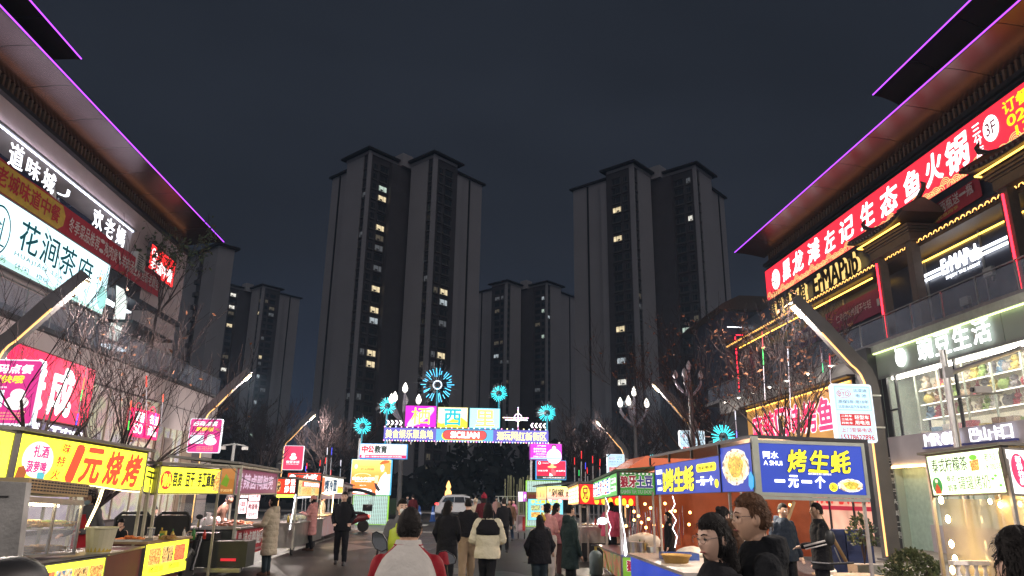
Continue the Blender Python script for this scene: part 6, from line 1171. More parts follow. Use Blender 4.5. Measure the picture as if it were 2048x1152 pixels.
obj('back_cloth',MB().box(F.a.x+1.2,F.a.x+1.25,9.8,12,.1,1.9),mt('cream_back_cloth',(.5,.4,.24),.8),G,world=True); obj('counter',MB().box(F.a.x+.35,F.a.x+1.2,10.3,11.8,.1,.75),mt('cream_back_cloth'),G,world=True)
posts(G,[(F.a.x,11.85,2.4),(F.b.x,10.12,2.4),(F.a.x+1.2,11.85,2.4)],.025,STEEL)
for i,(x,y) in enumerate(((1882,1000),(1896,1038),(1903,1088),(1910,1118),(1905,1140),(2000,1010),(2040,1008),(1980,1003))):
    p=at(x,y,Y=11.2 if x<1950 else 10.4); s_=.035 if i<5 else .025; o=solo('string_bulb',MB().ell(p,(s_,s_,s_*1.7),8,6),em((1,.72,.3),38.,True),'bare warm bulb of the tea stall, %s'%['topmost on the left string','second down the left string','third down the left string','fourth down the left string','lowest of the left string','left under the red bubble sign','rightmost under the sign','middle under the sign'][i],'light bulb','warm bulbs of the tea stall',smooth=True)
light('stall_lamp','AREA',(F.a.x+.7,11,2.1),14,(1,.75,.42),G,.6,.2)
B_=thing('balustrade','white turned balustrade behind the plastic curtain of the tea stall','balustrade',(7.7,10.6,0))
px_=[1915,1930,1945,1960,1975]; pa=at(1915,1130,Y=10.9); 
obj('top_rail',MB().box(pa.x-.1,pa.x+.75,10.84,10.96,.88,.94),pw,B_,world=True)
for i in range(5):
    x=pa.x+i*.14; R=[[(x+r_*math.cos(t),10.9+r_*math.sin(t),z) for t in [2*math.pi*k/12 for k in range(12)]] for z,r_ in ((.3,.03),(.36,.04),(.45,.025),(.6,.045),(.7,.05),(.8,.022),(.88,.04))]; obj('baluster',MB().rings(R),pw,B_,world=True,smooth=True)
# ---- bottles, tubs and cables that crowd the counters
def bottle(label,p,h,r_,col,capc,grp):
    T=thing('sauce_bottle',label,'bottle',p,0,grp); obj('bottle_body',MB().rings([[(q*math.cos(t),q*math.sin(t),z) for t in [2*math.pi*k/12 for k in range(12)]] for z,q in ((0,r_),(h*.6,r_),(h*.75,r_*.5),(h*.85,r_*.35))]),mt('bottle_'+col[0],col[1],.3),T,smooth=True); obj('bottle_cap',MB().cyl((0,0,h*.85),r_*.4,h*.15,10),mt('cap_'+capc[0],capc[1],.4),T)
bc=[('red',(.5,.03,.02)),('brown',(.12,.05,.02)),('yellow',(.6,.42,.05)),('white',(.65,.63,.58)),('green',(.05,.25,.06))]
def bottle_row(where,x,y,z,dx,dy,n,seed):
    r_=random.Random(seed)
    for i in range(n):
        c=bc[(i+seed)%5]; k=bc[(i*2+seed+1)%5]; bottle('%s sauce bottle on the %s, %s of the row from the left'%(c[0],where,nth(i)),(x+dx*i,y+dy*i+r_.uniform(-.03,.03),z),r_.uniform(.17,.26),r_.uniform(.028,.042),c,k,'bottles on the '+where)
bottle_row('gluten stall counter',at(352,1072,Y=14.3).x-.3,14.4,.87,.12,.22,5,1); bottle_row('duck stall counter',-5.75,16.8,.95,.02,.35,4,2); bottle_row('oyster stall counter',cx0+.75,12.4,.68,.11,.25,5,3)
bottle_row('potato stall counter',xa+.45,17.3,zt+.04,.12,.1,5,4); bottle_row('red disc stall counter',xx+.55,21.7,.95,.12,.05,5,0); bottle_row('fried rice stall counter',-5.05,22.2,.92,.0,.3,3,2); bottle_row('tea stall counter',F.a.x+.4 if 0 else 8.0,10.6,.75,.02,.2,5,1)
for i,(a_,b_,sag,lab) in enumerate(((( -5.7,13.3,2.45),(-5.2,15.5,2.4),.25,'between the barbecue and gluten stalls'),((-4.9,15.6,2.35),(-5.2,21.5,2.3),.35,'above the duck stall'),((4.1,15.4,2.5),(3.5,16.5,2.35),.15,'between the oyster and potato stalls'),((3.4,16.4,2.35),(3.4,21.3,2.2),.3,'behind the green potato stall sign'),((-5.2,22,2.4),(-5.2,33,2.5),.3,'along the far left stalls'))):
    a_,b_=Vector(a_),Vector(b_); solo('power_cable',MB().tube([a_.lerp(b_,t)-Vector((0,0,sag*4*t*(1-t))) for t in np.linspace(0,1,12)],.008,4),BLACK,'black sagging power cable strung '+lab,'cable')
# ---- orange tent and its string lights behind the right row
Tn=thing('orange_tent','orange canvas tent with string lights behind the oyster and potato stalls','tent',(7,20,0)); tn=mt('orange_canvas',(.55,.12,.035),.7,var=.2,scale=1.3,bump=.4,bscale=3)
Ft=Fr((4.7,19.8,.4),(8.95,18.6,.4),1.85); v=[];f=[]
for i in range(50):
    for k in range(6): x=Ft.W*i/49; y=1.85*k/5; v.append(Ft.p(x,y,.13*(math.sin(x*4.5+k*.2)+.5*math.sin(x*9.7))*(1-y/2.4)-abs(y-1.85)*-.05))
for i in range(49):
    for k in range(5): a=i*6+k; f.append((a,a+6,a+7,a+1))
obj('canvas_wall',MB().add(v,f),tn,Tn,world=True,smooth=True); mb=MB(); mb.hexa([Ft.p(-.2,1.86,.2),Ft.p(Ft.W,1.86,.2),Ft.p(Ft.W,2.2,-2.5),Ft.p(-.2,2.2,-2.5)]+[q+Vector((0,0,.05)) for q in (Ft.p(-.2,1.86,.2),Ft.p(Ft.W,1.86,.2),Ft.p(Ft.W,2.2,-2.5),Ft.p(-.2,2.2,-2.5))]); obj('canvas_roof',mb,tn,Tn,world=True)
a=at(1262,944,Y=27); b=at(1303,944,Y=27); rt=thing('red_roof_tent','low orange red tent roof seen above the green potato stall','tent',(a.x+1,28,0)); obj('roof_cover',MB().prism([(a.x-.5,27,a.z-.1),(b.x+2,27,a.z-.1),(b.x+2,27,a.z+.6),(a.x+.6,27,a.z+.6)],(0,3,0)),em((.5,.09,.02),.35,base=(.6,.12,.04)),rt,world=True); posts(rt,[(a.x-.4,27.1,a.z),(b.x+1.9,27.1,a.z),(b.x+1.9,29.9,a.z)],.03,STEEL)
r=random.Random(12)
bmesh_=MB().ell((0,0,0),.035,8,6).mesh('string_light',em((1,.45,.12),9.,True))
sx=[(1255,1012),(1268,1023),(1277,1032),(1290,1008),(1301,1016),(1268,1040),(1283,1045),(1297,1038),(1308,1050),(1324,1052),(1332,1030),(1340,1024),(1350,1022),(1252,1052),(1292,1055),(1330,1007),(1580,1010),(1560,1012),(1380,1025),(1378,1049)]
for i,(x,y) in enumerate(sx):
    p=at(x,y,Y=18.0 if x<1500 else 17); o=link('string_light',bmesh_); o.location=p; tag(o,'tiny orange string light before the orange canvas, %s counted from the left'%nth(sorted(range(len(sx)),key=lambda j:sx[j][0]).index(i)),'string light','orange string lights before the tent')
light('tent_lamp','AREA',(7.0,16.5,2.2),30,(1,.55,.3),Tn,1.0,.3,rot=(-.6,0,0))
# foil fringe strips
for k in range(26):
    x=at(1262+k*4.2,1050,Y=18.9).x+r.uniform(-.02,.02); z1=r.uniform(1.3,1.6); o=solo('foil_streamer',MB().tube([(x+r.uniform(-.02,.02),18.9,z1-j*.18) if j%2 else (x+r.uniform(-.03,.03),18.9,z1-j*.18) for j in range(5)],.012,4),mt('foil',(.5,.4,.45),.2,.9) if k%3 else mt('red_foil',(.5,.1,.12),.3,.7),'thin tinsel streamer hung before the orange tent, %s from the left'%nth(k),'streamer','tinsel streamers before the tent')
# tripod pole, table, planter and shrubs at right
for i,(x0p,y0p,x1p,y1p) in enumerate(((1588,1004,1560,1085),(1625,1004,1692,1122))):
    a=at(x0p,y0p,Y=14.5); b=at(x1p,y1p,Y=14.2+i); solo('wooden_pole',MB().tube([b,a],.035,8),WOOD,'slanting wooden pole behind the oyster stall, %s one'%['left','right'][i],'pole','slanting poles behind the oyster stall')
pn=thing('blue_panel_door','dark blue panelled crate doors behind the oyster stall at right','crate',(at(1690,1080,Y=17).x,17,.12)); 
for i in range(2): obj('panel',MB().box(-.65+i*.66,-.02+i*.66,-.05,.3,0,1.0),mt('navy_crate',(.02,.035,.12),.5,var=.3),pn); obj('battens',MB().box(-.62+i*.66,-.05+i*.66,-.07,-.051,.48,.54),mt('navy_crate'),pn)
def shrub(label,x,y,z,rx,ry,h,n,mat,seed,pot=None,ls=.05,stem=0):
    r=random.Random(seed); T=thing('shrub',label,'shrub',(x,y,z)); mb=MB(); zb=(pot or 0)+stem
    for i in range(n):
        a=r.uniform(0,6.28); u=r.uniform(-.7,1); q=math.sqrt(1-min(1,u*u))*r.uniform(.6,1.0)*(1+.16*math.sin(5*a+3*u)+.12*math.sin(3*a+7*u)); p=Vector((rx*q*math.cos(a),ry*q*math.sin(a),zb+h*.5+h*.5*u*r.uniform(.85,1.05))); d=Vector((r.uniform(-1,1),r.uniform(-1,1),r.uniform(-.3,1))).normalized(); e=d.cross(Vector((r.uniform(-1,1),r.uniform(-1,1),.3))).normalized(); s=ls*r.uniform(.6,1.3)
        mb.add([p-d*s*.2,p+d*s*.5+e*s*.35,p+d*s*1.2,p+d*s*.5-e*s*.35],[(0,1,2,3)])
    obj('leaves',mb,mat,T,kind='stuff'); sm=MB()
    for i in range(7): a=r.uniform(0,6.28); sm.tube([(0,0,(pot or 0)),(rx*.3*math.cos(a),ry*.3*math.sin(a),zb+h*.3),(rx*.6*math.cos(a),ry*.6*math.sin(a),zb+h*.6)],.012,4)
    obj('stems',sm,bark,T,kind='stuff')
    if pot: obj('planter',MB().box(-rx*.9,rx*.9,-ry*.7,ry*.7,0,pot),mt('concrete',(.3,.3,.28),.8,bump=.3),T)
    return T
p=at(1829,1150,Y=14.0); shrub('dense dark round bush beside the stone pilaster',p.x,14,0,.5,.5,.88,2300,greenleaf,3,ls=.06)
p=at(1730,1130,Y=16); shrub('loose leafy plant in a concrete planter before the barbecue restaurant',p.x,16,.0,.32,.3,.75,420,greenleaf,5,.45,.07,.25)
p=at(1705,1150,Y=15.5); shrub('low dark ground plants left of the round bush',p.x,15.2,.0,.7,.4,.32,900,greenleaf,6,ls=.05)
tb_=thing('low_wooden_table','low brown folding table at the right beside the ground plants','table',at(1700,1150,Y=13.0)); tb_.location.z=0; obj('table_top',MB().box(-.55,.5,-.3,.3,.5,.53),WOOD,tb_)
for x in (-.45,.4):
    for y in (-.2,.2): obj('leg',MB().tube([(x,y,0),(x*.85,y,.5)],.018,6),DARKM,tb_)
bg_=thing('paper_bag','crumpled white paper bag on the low wooden table','bag',(tb_.location.x-.35,13,.53)); mb=MB(); mb.rings([[(q*(1+.2*math.sin(3*t))*math.cos(t),q*math.sin(t),z) for t in [2*math.pi*k/12 for k in range(12)]] for z,q in ((0,.1),(.05,.12),(.1,.08),(.13,.02))]); obj('bag_body',mb,pw,bg_)
# near objects at the lower left
gb=thing('grey_board','grey scuffed metal board close to the camera at the lower left edge','board',(at(20,1040,Y=4.2).x,4.2,0)); a=at(-60,960,Y=4.2); b=at(53,965,Y=4.2); c=at(35,1112,Y=4.2); d=at(-60,1112,Y=4.2)
obj('panel',MB().prism([d,c,b,a],(0,.05,0)),mt('scuffed_grey',(.36,.35,.34),.5,.1,var=.25,scale=5,bump=.2),gb,world=True); obj('support',MB().box(a.x,a.x+.05,4.26,4.3,0,c.z),STEEL,gb,world=True); obj('handle_slot',MB().box(at(5,995,Y=4.2).x-.03,at(5,995,Y=4.2).x+.03,4.19,4.2,at(5,995,Y=4.2).z,at(5,995,Y=4.2).z+.01),BLACK,gb,world=True)
ns_=thing('parked_scooter_seat','rounded dark seat of a parked scooter at the lower left corner','scooter',(at(10,1130,Y=4.6).x,4.6,0)); q=at(8,1152,Y=4.6); obj('seat',MB().ell((0,0,q.z-.05),(.16,.4,.16),14,9),BLACK,ns_,smooth=True); obj('body',MB().box(-.12,.12,-.4,.4,.35,q.z-.1),mt('dark_metal'),ns_); wheel(ns_,(at(10,1130,Y=4.6).x,4.1,.24),.24,.09); wheel(ns_,(at(10,1130,Y=4.6).x,5.2,.24),.24,.09)

# steel camera pole in front of the gift shop window
a_=at(1917,905,Y=15); b_=at(1884,700,Y=15); CP=thing('camera_pole','tall steel pole with a white security camera in front of the gift shop window','pole',(a_.x,15,0)); H_=b_.z
obj('pole',MB().tube([(0,0,0),(0,0,H_)],.075,14),STEEL,CP); z_=at(1895,745,Y=15).z
obj('clamp_plate',MB().box(-.095,.095,-.11,-.08,z_-.12,z_+.12).box(-.095,.095,.08,.11,z_-.12,z_+.12),ALU,CP,kind='stuff'); e_=at(2040,697,Y=15); obj('cross_arm',MB().tube([(.05,0,z_-.03),(e_.x-a_.x,0,e_.z)],.055,10),STEEL,CP); obj('arm_cap',MB().ell((e_.x-a_.x,0,e_.z),.07),wall_w,CP,smooth=True)
c_=at(1962,780,Y=14.8); obj('camera_arm',MB().tube([(.05,0,c_.z-.15),(1.2,-.05,c_.z-.02)],.022,8),STEEL,CP); obj('camera_housing',MB().box(c_.x-a_.x-.2,c_.x-a_.x+.18,-.3,-.14,c_.z-.07,c_.z+.07),wall_w,CP); obj('camera_lens',MB().tube([(c_.x-a_.x-.2,-.22,c_.z),(c_.x-a_.x-.24,-.22,c_.z)],.05,12),BLACK,CP)
# ================================================================== people
skin=mt('skin',(.66,.43,.33),.5,var=.06,scale=6,bump=.05); skin2=mt('skin_tan',(.55,.34,.24),.5,var=.06,scale=6); hairm=mt('black_hair',(.012,.01,.01),.65,spec=.2,var=.3,scale=30,bump=.4,bscale=120); brownh=mt('brown_hair',(.09,.045,.025),.65,spec=.2,var=.3,scale=30,bump=.4,bscale=120)
def clothm(name,rgb=None,rough=.85,bump=.35,bs=14,var=.1): return mt('cloth_'+name,rgb or (.3,.3,.3),rough,var=var,scale=3,bump=min(1,bump*2),bscale=bs*.55,spec=.15,bdist=.05)
def g_(x,z,cx,cz,sx,sz): return math.exp(-((x-cx)/sx)**2-((z-cz)/sz)**2)
def headpts(c,yaw,pitch,n=30,m=24,k=1.,mode='head',hair=None,tilt=0):
    "closed head surface; mode hair: cap over skull that dips under the face"
    R=Matrix.Rotation(yaw,3,'Z')@Matrix.Rotation(pitch,3,'X')@Matrix.Rotation(tilt,3,'Y'); c=Vector(c); rings=[]
    for j in range(1,m):
        a=math.pi*j/m; ring=[]
        for i in range(n):
            t=2*math.pi*i/n; x,y,z=math.sin(a)*math.cos(t),math.sin(a)*math.sin(t),-math.cos(a)
            rx,ry,rz=.076,.097,.122
            jaw=max(0,-z); w=1-.30*jaw**1.6; px,py,pz=x*rx*w,y*ry*(1-.12*jaw if y<0 else 1-.05*jaw),z*rz
            if y<0 and z<-.2: py*=1-.35*(-z-.2)
            if y>0:
                f=y; py+=f*(.034*g_(x,z,0,-.15,.12,.11)+.019*g_(x,z,0,.04,.09,.16)-.011*(g_(x,z,.4,.1,.2,.12)+g_(x,z,-.4,.1,.2,.12))+.006*(g_(x,z,.35,.3,.35,.08)+g_(x,z,-.35,.3,.35,.08))+.009*g_(x,z,0,-.46,.24,.07)-.004*g_(x,z,0,-.38,.2,.03)+.009*g_(x,z,0,-.78,.25,.14)+.004*(g_(x,z,.5,-.3,.2,.25)+g_(x,z,-.5,-.3,.2,.25)))
            if mode=='hair':
                face=(1/(1+math.exp(-(y-.30)*14)))*(1/(1+math.exp((z-.50)*12))); thr=(.42 if y<-.25 else .42-.37*min(1,(y+.25)/.35)) if hair!='long' else 9; side=(1/(1+math.exp((z+thr)*12)))
                wv=.014*math.sin(9*t+5*z)*(.6+.4*z)+.012*math.sin(19*t+11*z)*math.sin(13*z+2*t)+.008*math.sin(31*t-17*z); s=(1.10 if hair!='short' else 1.085)+wv*1.1+(.05 if z>.5 else 0); s=s*(1-face)+.86*face
                if hair=='short': s=s*(1-side)+.9*side
                if hair=='crop': s=(s-.05)*(1-side)+.9*side
                if hair=='long': s=max(s,1.12*(1-face)+.86*face)
                px,py,pz=px*s,py*s,pz*s+(.008 if z>.3 else 0)
            ring.append(c+R@(Vector((px,py,pz))*k))
        rings.append(ring)
    return rings,R
def ear(mb,c,R,k=1.):
    for q in (-1,1): mb.ell((0,0,0),(.012*k,.022*k,.033*k),8,6); n=8*5+2; mb.v[-n:]=[tuple(Vector(c)+R@(Vector(p)+Vector((q*.077*k,-.005,.0)))) for p in mb.v[-n:]]
def remesh(o,vox,sm=2):
    m=o.modifiers.new('skin_surface','REMESH'); m.mode='VOXEL'; m.voxel_size=vox; m.use_smooth_shade=True
    if sm: s=o.modifiers.new('soften','SMOOTH'); s.iterations=sm; s.factor=.5
    return o
_ft=bpy.data.textures.new('fold_noise','CLOUDS'); _ft.noise_scale=.16; _ft.noise_depth=3
def folds(o,a=.03):
    "cloth creases: real displacement of the garment surface"
    d=o.modifiers.new('cloth_folds','DISPLACE'); d.texture=_ft; d.strength=a; d.mid_level=.5; d.texture_coords='LOCAL'; return o
def hand(mb,w,d,side,curl=.5,k=1.):
    "palm and five curled fingers growing from wrist w along d"
    d=Vector(d).normalized(); up=Vector((0,1,0)) if abs(d.y)<.8 else Vector((0,0,-1)); s=d.cross(up).normalized()*side; n=s.cross(d).normalized()*side
    w=Vector(w); mb.tube([w-d*.02,w+d*.03,w+d*.08],[.026*k,.032*k,.03*k],8,sx=1.2,sy=.75)
    for i,(L,o) in enumerate(((.07,-.027),(.08,-.009),(.075,.009),(.06,.026))):
        p=w+d*.075+s*o*k; a=d.copy(); pts=[p-d*.02,p]
        for q in range(3): a=(a+n*curl*.45).normalized(); p=p+a*(L*k*(.42,.32,.26)[q]); pts.append(p)
        mb.tube(pts,[.0095*k,.0095*k,.009*k,.0085*k,.007*k],6)
    p=w+d*.025-s*.028*k; a=(d*.7-s*.75).normalized(); mb.tube([p,p+a*.03*k,p+(a+d*.5).normalized()*.058*k],[.012*k,.011*k,.008*k],6)
def limb(mb,pts,r,n=10): mb.tube(pts,r,n); mb.ell(pts[0],r[0],n,6); mb.ell(pts[-1],r[-1],n,6)
def strands(hb,hc,R,k,hair,seed,n=900):
    "locks lying over the skull: thin blades that lift a little from it"
    r=random.Random(int(seed*1000)+len(hb.v))
    for i in range(n):
        t=r.uniform(0,6.283); z=r.uniform(-.6,1) if hair!='long' else r.uniform(-.9,1); y=math.sqrt(max(0,1-z*z))*math.sin(t); x=math.sqrt(max(0,1-z*z))*math.cos(t)
        if y>.25 and z<.55: continue
        if z<-.1 and y>-.3 and hair!='long': continue
        if z<-.3 and hair in('crop','short'): continue
        if hair=='short' and z<.15 and y>-.45: continue
        s=1.07 if hair=='crop' else 1.12
        p=Vector((x*.076*s,y*.097*s,z*.122*s)); nrm=Vector((x,y,z)).normalized(); d=Vector((x*.3+r.uniform(-.18,.18),y*.4-.1+r.uniform(-.18,.18),-.9 if z<.6 else -.1)); d=(d-nrm*d.dot(nrm)*.8).normalized(); L=r.uniform(.02,.045)*(.5 if hair=='crop' else .62 if hair=='short' else 1.0); w=d.cross(nrm).normalized()*.0035
        q=[p-w,p+w,p+d*L*.6+nrm*.007+w*.7,p+d*L+nrm*r.uniform(-.002,.010),p+d*L*.6+nrm*.007-w*.7]
        hb.add([hc+R@(a*k) for a in q],[(0,1,2,4),(4,2,3)])
    if hair=='long':
        for i in range(260):
            a=r.uniform(0,6.283); z0=r.uniform(-.30,.02); p=Vector((.098*math.cos(a),-.05+.066*math.sin(a),z0)); L=r.uniform(.08,.2); w=Vector((-math.sin(a),math.cos(a),0))*.005; dd=Vector((-.1*math.cos(a),-.04,-1)); o=Vector((math.cos(a),math.sin(a),0))*.006
            hb.add([hc+R@(q*k) for q in (p-w,p+w,p+dd*L*.6+o+w,p+dd*L+o*.2,p+dd*L*.6+o-w)],[(0,1,2,4),(4,2,3)])
def person(label,x,y,yaw,h=1.7,top='coat',topm=None,botm=None,hair='short',hm=None,hem=.85,shoem=None,pose=None,vox=.012,group=None,hands=True,head=(0,0),hood=None,cap=None,sk=None,belly=1.,z=0,mask=None,glasses=False,puff=0,skirt=None,width=1.,legs=True,bag=None,glow=None):
    """standing figure facing local +y; pose: dict el/hl/er/hr elbow and hand, fl/fr feet, lean"""
    T=thing('person',label,'person',(x,y,z),yaw,group); k=h/1.75; p=dict(eL=(-.25,-.03,1.13),hL=(-.27,.05,.88),eR=(.25,-.03,1.13),hR=(.27,.05,.88),fL=(-.09,.0),fR=(.09,.0),kb=.03,lean=0.,sit=None,torso=None); p.update(pose or {})
    sk=sk or skin; hm=hm or hairm; V=lambda a:Vector(a)*k
    ln=p['lean']; LN=lambda q:Vector((q[0],q[1]+ln*max(0,q[2]-.95),q[2]))*k
    hc=LN((0,.02,1.635)); nk=LN((0,-.01,1.5)); hipz=.93 if p['sit'] is None else p['sit']
    mb=MB(); rg,R=headpts(hc,head[0],head[1],k=k); mb.rings(rg); ear(mb,hc,R,k)
    mb.tube([LN((0,-.02,1.40)),LN((0,-.015,1.5)),hc+Vector((0,-.01,-.04))],[.062*k,.055*k,.05*k],12)
    tor=[(hipz-.08,.15,.11),(hipz,.16,.115),(hipz+.15,.135,.10),(hipz+.33,.16,.11),(hipz+.47,.17,.105),(hipz+.53,.09,.07)]
    mb.rings([[LN((a*math.cos(t)*.95,b*math.sin(t),zz)) for t in [2*math.pi*i/16 for i in range(16)]] for zz,a,b in tor])
    sh=hipz+.49
    for q,e,hd in ((-1,'eL','hL'),(1,'eR','hR')):
        s=LN((q*.175,-.01,sh)); e_=LN(p[e]); w=LN(p[hd]); limb(mb,[s,e_,w],[.05*k,.042*k,.028*k],8)
        if hands: hand(mb,w,(w-e_),q,.55,k)
    feet=[]
    for q,f in ((-1,'fL'),(1,'fR')):
        fx,fy=p[f][0],p[f][1]; fz=p[f][2] if len(p[f])>2 else 0
        hp=V((q*.09,0,hipz)); an=V((fx,fy,.09+fz)); kn=V(p['kn'+f[1]]) if 'kn'+f[1] in p else (hp+an)/2+V((0,p['kb']+abs(fy)*.15,.02)); feet.append((hp,kn,an)); limb(mb,[hp,kn,an],[.085*k,.055*k,.038*k],8)
    remesh(obj('body',mb,sk,T),vox*k if vox>.009 else vox,0 if vox<.0085 else 1)
    if vox<.011:
        for q in (-1,1):
            e=MB(); e.ell((0,0,0),(.013*k,.006*k,.0065*k),8,6); e.v=[tuple(hc+R@(Vector(v)+Vector((q*.031,.0845,.012))*k)) for v in e.v]; obj('eye',e,mt('eye_dark',(.03,.02,.02),.2),T,smooth=True)
            e=MB().tube([Vector((q*.012,.094,.034))*k,Vector((q*.032,.092,.041))*k,Vector((q*.05,.08,.036))*k],.0032*k,5); e.v=[tuple(hc+R@Vector(v)) for v in e.v]; obj('eyebrow',e,hm,T)
        e=MB().tube([Vector((-.022,.090,-.056))*k,Vector((0,.098,-.054))*k,Vector((.022,.090,-.056))*k],.0045*k,6); e.v=[tuple(hc+R@Vector(v)) for v in e.v]; obj('lips',e,mt('lips',(.38,.13,.12),.45),T,smooth=True)
    if glasses:
        e=MB()
        for q in (-1,1): e.tube([Vector((q*.034+.026*math.cos(t),.104,.012+.021*math.sin(t)))*k for t in np.linspace(0,6.28,15)],.0014,5); e.tube([Vector((q*.06,.103,.018))*k,Vector((q*.08,.05,.02))*k,Vector((q*.081,-.02,.016))*k],.0015,5)
        e.tube([Vector((-.009,.106,.014))*k,Vector((.009,.106,.014))*k],.0016,5); e.v=[tuple(hc+R@Vector(v)) for v in e.v]; obj('glasses',e,mt('glasses_metal',(.5,.48,.45),.2,1),T)
    if mask is not None:
        e=MB().ell((0,.06*k,-.045*k),(.062*k,.052*k,.055*k),14,9); e.v=[tuple(hc+R@Vector(v)) for v in e.v]; obj('face_mask',e,mask,T,smooth=True)
    # hair
    if hair:
        hb=MB(); rg,_=headpts(hc,head[0],head[1],n=44,m=30,k=k,mode='hair',hair=hair); hb.rings(rg)
        if hair in('long','pony','bun','medium'):
            L=dict(long=.42,pony=0,bun=0,medium=.20)[hair]
            if L:
                rr=[]
                for i in range(9):
                    t=i/8; zz=-.02-L*t; rr.append([hc+R@(Vector((.092*(1-.25*t)*math.cos(a)*(1+.07*math.sin(6*a+t*5)),-.045-.03*t+(.062-.02*t)*math.sin(a)*(1+.08*math.sin(5*a)),zz))*k) for a in [2*math.pi*j/22 for j in range(22)]])
                hb.rings(rr)
            if hair=='pony': hb.tube([hc+R@(Vector(q)*k) for q in ((0,-.1,.06),(0,-.15,.04),(0,-.16,-.05),(0,-.14,-.16))],[.025,.035,.03,.012],10)
            if hair=='bun': hb.ell(hc+R@(Vector((0,-.09,.085))*k),.042*k,12,8)
        if vox<.011 and cap is None: strands(hb,hc,R,k,hair,yaw)
        obj('hair',hb,hm,T,smooth=True)
    if cap=='cap':
        e=MB(); e.rings([[hc+R@(Vector((r*.086*math.cos(t),r*.105*math.sin(t)-.004,zz))*k) for t in [2*math.pi*i/20 for i in range(20)]] for zz,r in ((.03,1.06),(.06,1.07),(.1,.93),(.13,.6),(.145,.1))]); e.prism([hc+R@(Vector(q)*k) for q in ((-.07,.07,.035),(.07,.07,.035),(.06,.17,.028),(-.06,.17,.028))],(0,0,.008)); obj('cap',e,topm,T,smooth=True)
    if cap not in (None,'cap'):
        e=MB(); e.rings([[hc+R@(Vector((r*.09*math.cos(t),r*.11*math.sin(t)-.01,zz))*k) for t in [2*math.pi*i/20 for i in range(20)]] for zz,r in ((-.0,1.1),(.05,1.15),(.1,1.),(.15,.6),(.165,.15))]); e.ell(hc+R@(Vector((0,-.01,.175))*k),.028*k); obj('beanie',e,cap,T,smooth=True)
    # trousers, skirt
    if botm is not None and legs:
        tb_=MB(); tb_.rings([[V((a*math.cos(t),b*math.sin(t)+(0),zz)) for t in [2*math.pi*i/18 for i in range(18)]] for zz,a,b in ((hipz-.1,.165,.12),(hipz+.02,.175,.125),(hipz+.12,.155,.11))])
        for hp,kn,an in feet: limb(tb_,[hp,kn,an+V((0,0,.02))],[.105*k*width,.08*k*width,.062*k*width],10)
        j_=remesh(obj('trousers',tb_,botm,T),max(.013,vox),2)
        if vox<.0125: folds(j_,.03)
    sm=shoem or BLACK
    for (hp,kn,an) in feet:
        s=MB(); s.rings([[an+Vector((a*math.cos(t),b+c_*math.sin(t),zz-.09))*k for t in [2*math.pi*i/14 for i in range(14)]] for zz,a,b,c_ in ((.0,.042,.05,.13),(.03,.046,.05,.132),(.06,.042,.035,.105),(.10,.036,-.005,.055),(.13,.034,-.01,.045))]); obj('shoe',s,sm,T,smooth=True)
    # upper garment
    cb=MB(); W=1.*belly; hz=hem
    if p['sit'] is not None: hz=p['sit']-.05
    prof=[(hz,.205*W,.165),(hz+.1,.2*W,.165),((hz+1.1)/2,.19*W,.155),(1.08,.185*W,.15),(1.22,.2*W,.155),(1.34,.205,.145),(1.41,.185,.13),(1.465,.125,.105),(1.51,.08,.085)]
    if p['sit'] is not None: prof=[(zz if i==0 else zz-(.93-p['sit']),a,b) for i,(zz,a,b) in enumerate(prof)]
    if puff:
        q=[]; n=int((1.4-hz)/puff)
        zs=np.linspace(hz,1.40,n*4+1)
        for i,zz in enumerate(zs):
            a=np.interp(zz,[r_[0] for r_ in prof],[r_[1] for r_ in prof]); b=np.interp(zz,[r_[0] for r_ in prof],[r_[2] for r_ in prof]); s_=1+.055*abs(math.sin(math.pi*i/4)); q.append((zz,(a+.012)*s_,(b+.012)*s_))
        prof=q+[(1.45,.17,.12),(1.50,.09,.09)]
    cb.rings([[LN((a*math.cos(t),b*math.sin(t)*(1.0),zz)) for t in [2*math.pi*i/22 for i in range(22)]] for zz,a,b in prof])
    ar=1.15 if puff else 1.
    for q,e,hd in ((-1,'eL','hL'),(1,'eR','hR')):
        s=LN((q*.175,-.01,sh-.0)); e_=LN(p[e]); w=LN(p[hd]); w2=w+(e_-w)*.05
        if puff:
            pts=[];rr=[]
            for a,b,ra,rb in ((s,e_,.082,.07),(e_,w2,.07,.055)):
                for i in range(9): t=i/8; pts.append(a.lerp(b,t)); rr.append((ra+(rb-ra)*t)*k*(1.02+.16*abs(math.sin(math.pi*t*2.5))))
            cb.tube(pts[:9],rr[:9],12); cb.tube(pts[9:],rr[9:],12); cb.ell(s,.085*k,12,8); cb.ell(e_,.07*k,12,8)
        else: limb(cb,[s-Vector((q*.012,0,.015)),e_,w2],[.074*k,.06*k,.048*k],12)
    rr=[[nk+Vector((a*math.cos(t),b*math.sin(t)-.0,zz))*k for t in [2*math.pi*i/16 for i in range(16)]] for zz,a,b in ((-.09,.1,.1),(-.0,.078,.08),(.025,.07,.074))]; cb.rings(rr)
    if hood: cb.rings([[nk+Vector((a*math.cos(t),-.07+b*math.sin(t),zz))*k for t in [2*math.pi*i/16 for i in range(16)]] for zz,a,b in ((-.14,.1,.05),(-.08,.13,.08),(-.01,.125,.085),(.05,.1,.07))])
    j_=remesh(obj('jacket' if hz>.75 else 'long_coat',cb,topm,T),max(.0105,vox*.9),2 if not puff else 1)
    if vox<.0125: folds(j_,.035 if not puff else .022)
